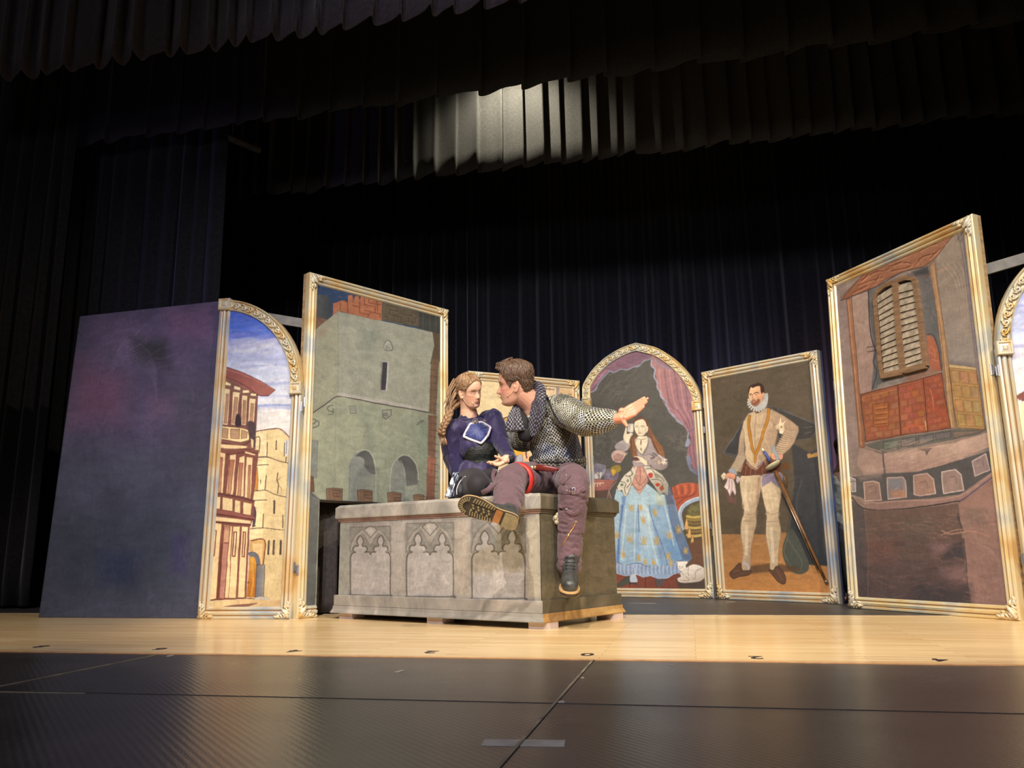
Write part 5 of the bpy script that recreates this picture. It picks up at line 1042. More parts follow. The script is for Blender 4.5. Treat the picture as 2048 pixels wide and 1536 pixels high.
    c.at((1210, 990, 6.983)); c.poly([(950, 0), (1340, 0), (1340, 60), (1150, 110), (1060, 200), (1020, 320), (980, 240)], (168, 82, 56), soft=1.2); c.lines([[(980, 60), (1150, 20)], [(1000, 150), (1100, 60), (1250, 0)]], (124, 58, 44), 3, 0.7)
    c.poly([(1100, 520), (1080, 300), (1180, 140), (1340, 80), (1380, 600), (1390, 700), (1100, 700)], (84, 72, 48)); c.line([(1345, 45), (1200, 90), (1090, 170), (1050, 260), (1060, 360), (1085, 470)], (150, 166, 182), 8.0); c.line([(1345, 30), (1200, 72), (1080, 155), (1036, 260), (1048, 360)], (190, 202, 210), 3, 0.8)
    c.poly([(1150, 290), (1160, 200), (1260, 140), (1345, 100), (1355, 300)], (96, 90, 58)); c.scumble((1160, 150, 1340, 290), [(130, 118, 60), (74, 76, 54), (120, 128, 90)], 50, 40, 2, 0.5, 1.5, 0.5)
    for y, k in ((300, (190, 164, 84)), (340, (142, 116, 60)), (390, (118, 98, 56)), (450, (190, 162, 84)), (500, (132, 106, 56)), (560, (196, 168, 96))): c.line([(1150, y), (1250, y+16), (1365, y)], k, 5, 0.9)
    for x, y in ((1140, 420), (1178, 540), (1222, 650)): c.poly([(x-4, y-70), (x+10, y-70), (x+26, y+30), (x+20, y+60), (x-26, y+56), (x-20, y)], (206, 160, 100), smooth=True, outline=(136, 98, 60), ow=0.6)
    c.poly([(1120, 700), (1390, 600), (1430, 1340), (1030, 1340), (1200, 900)], (100, 70, 52), soft=2)
    # floor
    c.poly([(100, 1100), (1050, 1090), (1040, 1350), (100, 1350)], (128, 70, 54), (112, 62, 50), [(200, 1100), (800, 1340)]); c.lines([[(340, 1100), (345, 1350)], [(570, 1120), (565, 1350)], [(700, 1150), (730, 1350)]], (84, 46, 40), 1.8, 0.8)
    # shoes
    c.poly([(165, 1260), (240, 1180), (340, 1130), (350, 1200), (300, 1250), (200, 1290)], (74, 76, 66), smooth=True); c.poly([(360, 1110), (420, 1110), (460, 1200), (440, 1220), (355, 1215)], (176, 188, 200), outline=(84, 84, 90), ow=0.6, smooth=True); c.line([(340, 1240), (400, 1230), (450, 1250)], (62, 56, 56), 3); c.poly([(700, 1150), (840, 1160), (790, 1260), (740, 1280)], (84, 76, 76), smooth=True)
    # skirt
    c.poly([(140, 0), (940, 0), (980, 80), (1070, 460), (1160, 700), (1216, 880), (1190, 920), (1110, 930), (1060, 1080), (960, 1110), (880, 1160), (740, 1170), (640, 1130), (540, 1150), (440, 1110), (300, 1130), (200, 1110), (150, 1080), (100, 300)], (160, 186, 200), (120, 150, 180), [(200, 400), (1100, 700)])
    c.poly([(880, 60), (960, 60), (1070, 460), (1160, 700), (1216, 880), (1190, 920), (1100, 910), (1000, 640), (900, 300)], (104, 124, 150), (90, 108, 136), [(900, 200), (1180, 860)]); c.poly([(230, 60), (290, 40), (220, 500), (205, 940), (150, 930), (200, 500)], (106, 134, 178), soft=2)
    c.poly([(650, 300), (740, 560), (830, 660), (870, 1000), (780, 1000), (720, 700), (660, 500)], (124, 152, 182), soft=4, op=0.8); c.poly([(430, 440), (480, 520), (500, 930), (410, 960), (400, 560)], (138, 166, 192), soft=3, op=0.8); c.poly([(480, 40), (560, 0), (640, 300), (700, 600), (770, 990), (640, 990), (500, 940)], (182, 202, 208), (150, 180, 202), [(560, 100), (700, 980)], soft=3)
    c.poly([(820, 600), (960, 640), (1080, 880), (1100, 920), (1000, 940), (860, 780)], (106, 142, 178), soft=5, op=0.85); c.lines([[(470, 0), (470, 300), (480, 520)], [(610, 20), (650, 300), (760, 600), (830, 800), (900, 1120)], [(860, 40), (940, 440), (1000, 640), (1100, 920)], [(270, 30), (200, 560), (190, 940)]], (84, 110, 150), 1.8, 0.8)
    c.lines([[(440, 100), (420, 400), (410, 940)], [(600, 200), (640, 560), (740, 980)], [(820, 100), (900, 400), (960, 700)], [(300, 200), (260, 600), (230, 900)]], (208, 220, 218), 3, 0.5)
    c.line([(150, 930), (210, 960), (300, 985), (410, 960), (500, 960), (560, 995), (700, 1010), (860, 990), (960, 960), (1100, 900)], (88, 106, 140), 2.0, 0.9)
    c.poly([(150, 940), (210, 970), (310, 990), (410, 970), (500, 970), (560, 1005), (720, 1010), (880, 990), (980, 950), (1110, 930), (1060, 1080), (960, 1110), (880, 1160), (740, 1170), (640, 1130), (540, 1150), (440, 1110), (300, 1130), (200, 1110), (150, 1080)], (150, 166, 190), (136, 158, 186), [(200, 1000), (1000, 1100)], outline=(190, 196, 204), ow=0.7, soft=1)
    for i in range(34): x = 170+i*27; c.line([(x, 985+10*math.sin(i)), (x-4, 1050), (x+4, 1105)], (108, 130, 166) if i % 2 else (190, 202, 214), 1.6, 0.6)
    for x, y, s in ((370, 170, 1.2), (540, 350, 1.0), (345, 610, 1.2), (540, 640, 1.2), (790, 90, 1.0), (910, 90, 1.0), (255, 830, 0.9), (720, 640, 1.1), (900, 560, 1.1), (1030, 480, 1.1), (880, 850, 1.0), (1130, 780, 0.8), (700, 250, 0.9), (500, 170, 0.8), (170, 560, 0.9), (600, 100, 0.8), (680, 940, 0.8), (560, 930, 0.7), (470, 880, 0.8), (920, 950, 0.8)):
        g = (186, 156, 92); R = c.rs
        c.line([(x, y+50*s), (x+6*s, y), (x-4*s, y-50*s)], g, 2.6, 0.85)
        for a, b in ((-40, -34), (42, -40), (-30, 8), (34, 14), (-26, 44), (40, 50)): c.line([(x, y+abs(b)*0.3*s), (x+a*0.6*s, y+b*0.5*s+6), (x+a*s*R.uniform(0.7, 1), y+b*s)], g, 2.2, 0.75)
    c.poly([(400, 960), (420, 1060), (436, 1120), (420, 1120)], (206, 212, 216)); 
    # cat
    c.poly([(1000, 1180), (1100, 1130), (1420, 1130), (1430, 1340), (1040, 1340)], (72, 60, 54), soft=3)
    cw, cs = (226, 218, 206), (176, 164, 150)
    c.poly([(1180, 990), (1240, 970), (1320, 985), (1390, 1030), (1420, 1080), (1400, 1150), (1340, 1200), (1270, 1218), (1060, 1225), (1010, 1170), (1060, 1140), (1050, 1090), (1100, 1050)], cw, cs, [(1200, 1000), (1300, 1220)], smooth=True, outline=(120, 108, 100), ow=0.6)
    c.poly([(1010, 950), (970, 935), (1010, 932), (1080, 930), (1160, 930), (1150, 960), (1130, 980), (1140, 1030), (1100, 1060), (1050, 1060), (1020, 1020)], cw, outline=(128, 114, 106), ow=0.6, smooth=True)
    c.lines([[(1260, 1100), (1290, 1050), (1350, 1030)], [(1260, 1100), (1270, 1150), (1240, 1180)], [(1130, 1140), (1180, 1190), (1060, 1190)], [(1170, 1000), (1160, 1080), (1180, 1130)], [(1060, 1070), (1100, 1120)]], (140, 124, 112), 1.4, 0.8); c.ell(1045, 1000, 6, 8, (90, 84, 70)); c.ell(1080, 1006, 6, 8, (90, 84, 70)); c.ell(1050, 1032, 8, 5, (190, 140, 134))
    # overskirt and bodice
    c.at((1170, 820, 7.585))
    c.poly([(480, 1200), (640, 1300), (700, 1441), (450, 1441), (460, 1300)], (160, 188, 200)); c.poly([(560, 1310), (620, 1320), (610, 1441), (570, 1441)], (112, 138, 180), soft=2); c.poly([(700, 1150), (940, 1120), (1100, 1250), (1220, 1300), (1250, 1441), (640, 1441), (650, 1300)], (164, 190, 200), soft=1)
    c.poly([(1080, 1250), (1160, 1300), (1250, 1441), (1100, 1441)], (176, 182, 160), soft=4, op=0.8); c.poly([(1200, 1200), (1290, 1180), (1370, 1441), (1240, 1441)], (90, 100, 120), soft=2)
    c.poly([(730, 860), (800, 840), (790, 940), (740, 1060), (690, 1180), (640, 1300), (600, 1320), (560, 1220), (500, 1240), (490, 1170), (540, 1080), (600, 990), (690, 920)], (208, 200, 180), outline=(96, 92, 84), ow=0.7); c.poly([(880, 860), (960, 850), (1060, 910), (1180, 990), (1270, 1130), (1260, 1310), (1200, 1260), (1140, 1300), (1080, 1200), (1000, 1090), (940, 980)], (206, 198, 178), (150, 146, 134), [(950, 950), (1270, 1200)], outline=(96, 92, 84), ow=0.7)
    c.lines([[(700, 920), (720, 980), (660, 1010), (620, 1000)], [(540, 1090), (620, 1120), (600, 1200), (620, 1280)], [(680, 1010), (700, 1100), (640, 1180)], [(930, 900), (1010, 900), (1060, 970)], [(1010, 1060), (1100, 1060), (1170, 1100), (1180, 1200)], [(1060, 990), (1130, 1000), (1200, 1080)]], (104, 98, 88), 2.0, 0.8)
    c.ell(560, 1140, 24, 20, (104, 118, 96)); c.ell(650, 1080, 20, 26, (118, 130, 106)); c.ell(720, 970, 16, 22, (126, 128, 108)); c.poly([(960, 980), (1000, 955), (1035, 980), (1020, 1030), (980, 1030)], (170, 66, 54), smooth=True); c.poly([(1070, 1130), (1110, 1110), (1140, 1140), (1110, 1165), (1080, 1160)], (168, 60, 48), smooth=True); c.poly([(1130, 1180), (1180, 1150), (1200, 1200), (1160, 1230)], (150, 78, 50), smooth=True); c.ell(1160, 1110, 14, 12, (206, 158, 104)); c.ell(750, 870, 14, 22, (190, 128, 120)); c.poly([(1060, 960), (1110, 980), (1130, 1040), (1070, 1030)], (120, 122, 100), smooth=True, op=0.7)
    c.poly([(800, 850), (880, 850), (930, 960), (965, 1080), (830, 1290), (710, 1130), (760, 990)], (186, 138, 122), (200, 156, 136), [(800, 860), (820, 1280)], outline=(130, 84, 78), ow=0.7); c.lines([[(838, 860), (840, 1000), (838, 1140)], [(770, 1030), (838, 1150), (930, 1040)], [(720, 1120), (830, 1220), (950, 1070)]], (150, 96, 86), 1.8, 0.8); c.line([(860, 880), (880, 1000)], (214, 172, 150), 3, 0.5)
    # hair behind, shoulders, sleeves
    hr = (110, 72, 46)
    c.poly([(740, 210), (760, 150), (860, 110), (930, 150), (980, 240), (1030, 360), (1100, 470), (1180, 560), (1210, 680), (1200, 760), (1120, 700), (1040, 560), (960, 400), (960, 240), (800, 170), (760, 300), (790, 420), (790, 720), (720, 720), (680, 560), (700, 420), (760, 400)], hr, (128, 84, 52), [(800, 200), (1150, 700)], soft=1.2)
    c.lines([[(940, 200), (990, 380), (1100, 560), (1180, 720)], [(980, 300), (1060, 480), (1130, 640)], [(1040, 400), (1140, 560), (1200, 700)], [(720, 450), (730, 600), (750, 720)], [(760, 420), (760, 560), (780, 700)]], (150, 100, 64), 2.2, 0.6); c.lines([[(960, 260), (1020, 450), (1110, 640)], [(700, 470), (720, 640)]], (78, 48, 34), 2.0, 0.7)
    c.poly([(750, 450), (790, 420), (950, 410), (1000, 440), (1040, 560), (1110, 680), (1040, 800), (960, 860), (740, 860), (720, 790), (800, 720), (780, 560)], (170, 160, 156), (150, 138, 140), [(800, 500), (1050, 750)], outline=(104, 96, 96), ow=0.6)
    c.poly([(900, 700), (1080, 670), (1200, 720), (1256, 800), (1240, 880), (1160, 918), (1040, 890), (980, 830), (930, 780)], (168, 156, 148), (130, 118, 114), [(950, 720), (1240, 900)], smooth=True, outline=(96, 86, 86), ow=0.7); c.scumble((960, 700, 1220, 880), [(190, 178, 166), (126, 112, 118), (178, 150, 138)], 36, 60, 2, -0.6, 0.8, 0.5); c.lines([[(1010, 690), (1060, 720), (1000, 740)], [(1040, 660), (1090, 700)]], (92, 78, 92), 3.0, 0.8)
    c.poly([(1100, 760), (1140, 750), (1150, 820), (1110, 830)], (186, 160, 140), outline=(120, 96, 84), ow=0.6, smooth=True); c.lines([[(1170, 760), (1190, 830), (1200, 760), (1220, 830)], [(1120, 690), (1180, 740), (1240, 760)], [(1160, 800), (1240, 810)]], (226, 216, 196), 1.8, 0.9)
    c.poly([(590, 460), (660, 480), (690, 540), (640, 620), (560, 640), (470, 600), (460, 540), (520, 490)], (164, 156, 154), outline=(100, 92, 94), ow=0.6, smooth=True); c.poly([(430, 640), (520, 610), (600, 640), (620, 680), (560, 790), (510, 806), (440, 780), (405, 710)], (184, 160, 150), outline=(110, 92, 90), ow=0.7, smooth=True)
    for i in range(7): c.line([(450+i*24, 660+4*i), (440+i*22, 720), (460+i*16, 780)], (128, 86, 80), 2.0, 0.7); c.line([(480+i*24, 500+i*4), (470+i*24, 570), (490+i*20, 610)], (120, 110, 112), 1.4, 0.6)
    c.line([(440, 690), (500, 650), (600, 690), (640, 660)], (206, 178, 160), 2.4, 0.7)
    sk = (220, 208, 180)
    c.poly([(790, 440), (800, 400), (940, 400), (960, 470), (940, 540), (870, 680), (820, 640), (760, 520)], sk, outline=(140, 124, 100), ow=0.6); c.lines([[(760, 520), (800, 620), (870, 690)], [(960, 460), (950, 560), (880, 690)]], (110, 104, 92), 1.8, 0.9); c.line([(800, 444), (860, 452), (930, 440)], (150, 134, 108), 1.2); c.line([(850, 460), (850, 530)], (96, 56, 52), 1.6); c.ell(850, 490, 8, 14, (96, 56, 52)); c.ell(854, 600, 12, 26, (150, 140, 112), outline=(110, 98, 78), ow=0.5)
    c.poly([(748, 200), (780, 170), (830, 150), (890, 145), (930, 200), (945, 270), (935, 330), (890, 390), (820, 396), (775, 350), (752, 290)], (224, 212, 182), (206, 192, 164), [(760, 250), (940, 280)], smooth=True, outline=(150, 130, 104), ow=0.6)
    c.line([(765, 250), (785, 242), (805, 250)], (120, 100, 84), 1.0); c.line([(850, 250), (880, 240), (905, 250)], (120, 100, 84), 1.0); c.ell(786, 266, 12, 5, (130, 124, 112)); c.ell(876, 262, 13, 5, (130, 124, 112)); c.line([(822, 270), (812, 320), (828, 330), (840, 322)], (172, 150, 122), 1.1); c.ell(830, 354, 17, 7, (156, 98, 88)); c.line([(814, 354), (846, 354)], (120, 66, 62), 0.8)
    c.poly([(935, 240), (960, 270), (950, 330), (930, 340)], (214, 200, 172), smooth=True); c.line([(735, 230), (760, 160), (850, 120), (920, 160), (950, 240)], (96, 54, 38), 3.4, 0.9)
    # hands and mirror
    c.poly([(585, 400), (600, 340), (625, 250), (640, 300), (640, 370), (700, 350), (728, 370), (700, 410), (680, 460), (670, 520), (620, 500), (590, 450)], (220, 208, 180), outline=(140, 122, 100), ow=0.6, smooth=True); c.poly([(652, 212), (740, 208), (735, 340), (700, 350), (640, 330)], (160, 160, 158), (206, 202, 186), [(650, 220), (740, 330)], outline=(96, 92, 92), ow=0.7); c.poly([(690, 230), (730, 225), (725, 330), (690, 330)], (212, 206, 184), soft=1.5)
    c.poly([(745, 712), (800, 706), (880, 730), (940, 780), (950, 840), (920, 850), (860, 800), (760, 800), (770, 786), (840, 780), (830, 750), (790, 724), (745, 722)], (222, 208, 180), outline=(140, 118, 98), ow=0.6); c.poly([(740, 722), (810, 736), (820, 770), (770, 780), (738, 760)], (96, 50, 44))
    return c
def build_lady():
    pn = PN['lady']; R = panel_root('framed_painting', pn, 'pointed-arch painting of a long-haired lady in a blue flowered gown with a white cat')
    T = lambda X, Y: pn.uv(1160+X/7.314, 680+Y/7.314)
    Lp = [T(*p) for p in ((0, 900), (22, 780), (60, 650), (180, 455), (300, 330), (420, 232), (620, 118), (825, 46))]; Rp = [T(*p) for p in ((825, 46), (1000, 82), (1160, 132), (1400, 290), (1600, 500), (1720, 700), (1770, 840), (1785, 930))]
    Lp[0] = (0.0, Lp[0][1]); Rp[-1] = (pn.W, Rp[-1][1]); Lp = [(max(p[0], 0), p[1]) for p in Lp]; Rp = [(min(p[0], pn.W), p[1]) for p in Rp]
    Lp = [tuple(p) for p in catmull(Lp, 4)]; Rp = [tuple(p) for p in catmull(Rp, 4)]
    W = pn.W; arc = Lp+Rp[1:]; poly = [(W, 0)]+[p for p in arc[::-1]]+[(0, 0)]
    board('board', pn, poly, -0.045, -0.022, M['ply'], R)
    moulding('frame', pn, [(W, Rp[-1][1]), (W, 0), (0, 0), (0, Lp[0][1])], FRAME_PROF, [M['frame'], M['frame_groove']], R, flip=True)
    moulding('arch_moulding', pn, arc, BAND_PROF, [M['frame_gold'], M['carve']], R, flip=True, groove=(5,)); carved_band(pn, arc, R, side=-1)
    corner_block(pn, W-0.036, Rp[-1][1]-0.02, R); corner_block(pn, 0.036, Lp[0][1]-0.02, R); corner_carving(pn, W, 0, -1, 1, R, 0.1); corner_carving(pn, 0, 0, 1, 1, R, 0.1); hinge(pn, W, 1.3, R); hinge(pn, W, 0.55, R)
    c = paint_lady(pn); A = np.array(arc); ins = []
    for i in range(len(A)):
        d = A[min(i+1, len(A)-1)]-A[max(i-1, 0)]; d /= np.linalg.norm(d); ins.append(A[i]+np.array([d[1], -d[0]])*0.045)
    ins = np.array([p for p in ins if 0.03 < p[0] < W-0.03]); o = np.argsort(ins[:, 0]); ins = ins[o]
    def keep(u, v): return v < np.interp(u, ins[:, 0], ins[:, 1])
    c.build('painting', M['paint'], R, keep); reparent_world(R)
build_lady()

# ---- knight painting behind the couple --------------------------------
def paint_knight(pn):
    c = Paint(pn, 0.05, pn.W-0.05, 0.05, pn.H-0.05, 0.005, (214, 194, 150), 9, 0.8); c.at((860, 680, 4.452))
    c.scumble((400, 330, 1320, 1300), [(224, 206, 164), (200, 180, 138), (214, 186, 144)], 160, 120, 4, 0.3, 1.0, 0.4)
    c.poly([(1000, 395), (1115, 400), (1100, 460), (1090, 700), (1010, 700)], (206, 184, 150), outline=(120, 92, 78), ow=0.6); c.lines([[(1010, 400), (1030, 414), (1050, 400), (1080, 414), (1110, 402)], [(1000, 430), (1100, 440)], [(1030, 425), (1035, 440)], [(1060, 428), (1064, 444)]], (96, 76, 70), 1.6)
    c.poly([(1120, 405), (1150, 408), (1145, 700), (1115, 700)], (150, 136, 128)); c.poly([(1150, 410), (1290, 420), (1290, 900), (1146, 900)], (198, 170, 130)); c.lines([[(1230, 480), (1250, 490), (1255, 480)], [(1160, 470), (1200, 500)]], (96, 70, 60), 1.4)
    c.poly([(610, 720), (700, 680), (760, 700), (800, 900), (640, 900)], (170, 164, 156), outline=(70, 56, 50), ow=0.9); c.poly([(650, 700), (720, 670), (760, 690), (745, 760), (710, 740)], (224, 170, 56), outline=(120, 84, 40), ow=0.9); c.line([(600, 720), (650, 700), (710, 690), (740, 760)], (74, 54, 44), 2.4); c.lines([[(700, 680), (704, 650)], [(715, 676), (722, 648)], [(728, 674), (738, 652)], [(740, 680), (750, 660)]], (90, 60, 50), 1.8)
    c.poly([(590, 480), (600, 490), (664, 560), (655, 565)], (120, 110, 80)); c.poly([(640, 900), (740, 960), (830, 970), (840, 1060), (790, 1110), (690, 1080)], (222, 166, 50), outline=(120, 80, 36), ow=0.9); c.poly([(640, 905), (740, 930), (720, 990), (650, 960)], (170, 170, 172), outline=(96, 86, 84), ow=0.7)
    c.poly([(690, 1010), (800, 1040), (830, 1120), (780, 1180), (690, 1100)], (130, 128, 132), outline=(70, 62, 62), ow=0.8); c.ell(800, 1080, 34, 60, (170, 172, 180), outline=(90, 84, 86), ow=0.6); c.poly([(830, 980), (860, 1000), (900, 1060), (930, 1080), (880, 1130), (830, 1140)], (226, 178, 136), smooth=True, outline=(140, 92, 70), ow=0.6); c.line([(850, 990), (862, 1050)], (96, 66, 50), 3)
    return c
knightR = framed(PN['knight'], 'cream painting of an armoured rider, mostly hidden behind the two seated people', paint_knight)
reparent_world(knightR)
# grey battens bracing the folding units at the top
def beam(a, b, label):
    a = Vector(a); b = Vector(b); d = (b-a); L = d.length; d.normalize(); n = Vector((-d.y, d.x, 0)).normalized(); u = d.cross(n)
    bm = bmesh.new(); vs = [[bm.verts.new(p+n*x+Vector((0, 0, z))) for x, z in ((-0.012, -0.03), (0.012, -0.03), (0.012, 0.03), (-0.012, 0.03))] for p in (a, b)]
    for k in range(4): bm.faces.new((vs[0][k], vs[0][(k+1) % 4], vs[1][(k+1) % 4], vs[1][k]))
    bm.faces.new(vs[0][::-1]); bm.faces.new(vs[1]); o = obj('batten', bm, M['beam']); tag(o, label, 'batten')
q1 = PN['archL']; q2 = PN['tower']; q3 = PN['big']; q4 = PN['archR']; X1 = q1.uv(470, 612); X2 = q2.uv(628, 645); X3 = q3.uv(1944, 537); X4 = q4.uv(2150, 482)
beam(q1.P(X1[0], X1[1]-0.03, -0.058), q2.P(X2[0], X2[1], -0.062), 'grey wooden batten bracing the top between left arch and tower painting')
beam(q3.P(X3[0], X3[1], -0.062), q4.P(X4[0], X4[1], -0.058), 'grey wooden batten above the right-hand arched painting')
# ------------------------------------------------------------------ faux-stone chest
KX, KY, TH = -0.7217, 4.052, 2.7141; CA, CB = 1.453, 0.7415
cl = Vector((math.cos(TH), math.sin(TH), 0)); cr = Vector((math.cos(TH-math.pi/2), math.sin(TH-math.pi/2), 0)); CK = Vector((KX, KY, 0))
def chp(a, b, z): return CK+cl*a+cr*b+Vector((0, 0, z))     # a along the front, b along the side
chest = empty('stone_chest', chp(CA/2, CB/2, 0)); tag(chest, 'grey and cream painted stone chest with gothic tracery, on which the couple sit', 'chest')
def stone_mat(name, c1, c2, c3, rough=0.5):
    m, nt, b = nodes(name); tc = N(nt, 'ShaderNodeTexCoord')
    n1 = N(nt, 'ShaderNodeTexNoise', Scale=3.2, Detail=7.0, Roughness=0.62, Distortion=1.6); nt.links.new(tc.outputs['Object'], n1.inputs['Vector'])
    r = ramp(nt, [(0.32, c1), (0.5, c2), (0.66, c3)]); nt.links.new(n1.outputs['Fac'], r.inputs[0]); nt.links.new(r.outputs[0], b.inputs['Base Color'])
    b.inputs['Roughness'].default_value = rough
    bp = N(nt, 'ShaderNodeBump', Strength=0.12, Distance=0.004); nt.links.new(n1.outputs['Fac'], bp.inputs['Height']); nt.links.new(bp.outputs[0], b.inputs['Normal']); return m
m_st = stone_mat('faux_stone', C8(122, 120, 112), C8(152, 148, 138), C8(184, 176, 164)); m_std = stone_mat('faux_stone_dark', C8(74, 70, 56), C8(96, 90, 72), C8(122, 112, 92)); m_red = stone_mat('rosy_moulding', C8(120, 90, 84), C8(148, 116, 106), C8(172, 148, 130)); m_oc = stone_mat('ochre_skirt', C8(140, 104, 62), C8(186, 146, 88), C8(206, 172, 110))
def ring_sweep(name, prof, mats, faces, cap=False):
    """sweep (offset, z) profile round the chest footprint; faces(k, side) -> material index"""
    bm = bmesh.new(); R = []
    for o, z in prof: R.append([bm.verts.new(chp(a, b, z)) for a, b in ((-o, -o), (CA+o, -o), (CA+o, CB+o), (-o, CB+o))])
    for k in range(len(prof)-1):
        for i in range(4): f = bm.faces.new((R[k][i], R[k][(i+1) % 4], R[k+1][(i+1) % 4], R[k+1][i])); f.material_index = faces(k, i)
    bm.faces.new(R[0][::-1]); bm.faces.new(R[-1]); return obj(name, bm, mats, chest)
# sides: 0 front, 1 left end, 2 back, 3 right end
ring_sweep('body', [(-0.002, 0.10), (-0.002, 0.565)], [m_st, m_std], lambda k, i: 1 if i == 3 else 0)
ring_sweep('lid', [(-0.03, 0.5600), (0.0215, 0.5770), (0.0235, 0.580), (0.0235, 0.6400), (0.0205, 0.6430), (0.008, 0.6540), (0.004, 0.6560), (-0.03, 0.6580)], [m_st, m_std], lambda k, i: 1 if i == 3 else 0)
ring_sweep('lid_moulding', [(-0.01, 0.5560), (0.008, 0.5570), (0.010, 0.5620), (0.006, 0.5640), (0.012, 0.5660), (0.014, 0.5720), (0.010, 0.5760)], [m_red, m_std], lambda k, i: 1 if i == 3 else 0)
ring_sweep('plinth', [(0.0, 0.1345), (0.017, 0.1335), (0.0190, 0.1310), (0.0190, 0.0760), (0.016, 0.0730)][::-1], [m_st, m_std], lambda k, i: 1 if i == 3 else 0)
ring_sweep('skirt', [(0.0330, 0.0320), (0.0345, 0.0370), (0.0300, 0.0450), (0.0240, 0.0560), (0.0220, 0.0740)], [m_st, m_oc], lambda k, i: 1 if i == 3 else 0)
m_foot = mat('pale_foot_block', C8(212, 192, 178), 0.6, 0.1, 14)
for a, b in ((0.03, 0.02), (0.70, 0.02), (CA-0.06, 0.02), (0.03, CB-0.07), (CA-0.06, CB-0.05)):
    bm = bmesh.new(); vs = [[bm.verts.new(chp(a+x, b+y-0.02, z)) for x, y in ((-0.06, 0), (0.05, 0), (0.05, 0.10), (-0.06, 0.10))] for z in (0, 0.034)]
    for k in range(4): bm.faces.new((vs[0][k], vs[0][(k+1) % 4], vs[1][(k+1) % 4], vs[1][k]))
    bm.faces.new(vs[0][::-1]); bm.faces.new(vs[1]); obj('foot_block', bm, m_foot, chest)
# painted front
def side_panel(p0, p1, z0, z1): return Panel(p0+Vector((0, 0, z0)), p1+Vector((0, 0, z0)), p0+Vector((0, 0, z1)), p1+Vector((0, 0, z1)))
fp = side_panel(chp(CA, 0, 0), chp(0, 0, 0), 0.132, 0.562)
c = Paint(fp, 0, fp.W, 0, fp.H, 0.0032, (160, 156, 148), 21, 0.8, d=0.003); c.at((650, 970, 4.452))
c.cloud(0.10, (4, 10)); c.scumble((130, 340, 1930, 1020), [(186, 180, 170), (150, 150, 142), (176, 166, 160), (196, 188, 172), (160, 156, 150)], 460, 60, 4, 1.2, 1.2, 0.3)
c.poly([(600, 320), (730, 310), (720, 980), (590, 980)], (184, 178, 168), soft=10, op=0.7); c.poly([(1150, 310), (1300, 300), (1300, 1000), (1160, 1000)], (188, 178, 160), soft=10, op=0.7); c.poly([(1790, 290), (1920, 280), (1930, 1020), (1800, 1020)], (196, 188, 160), soft=8, op=0.7); c.poly([(130, 350), (220, 345), (210, 970), (120, 975)], (152, 156, 144), soft=8, op=0.7)
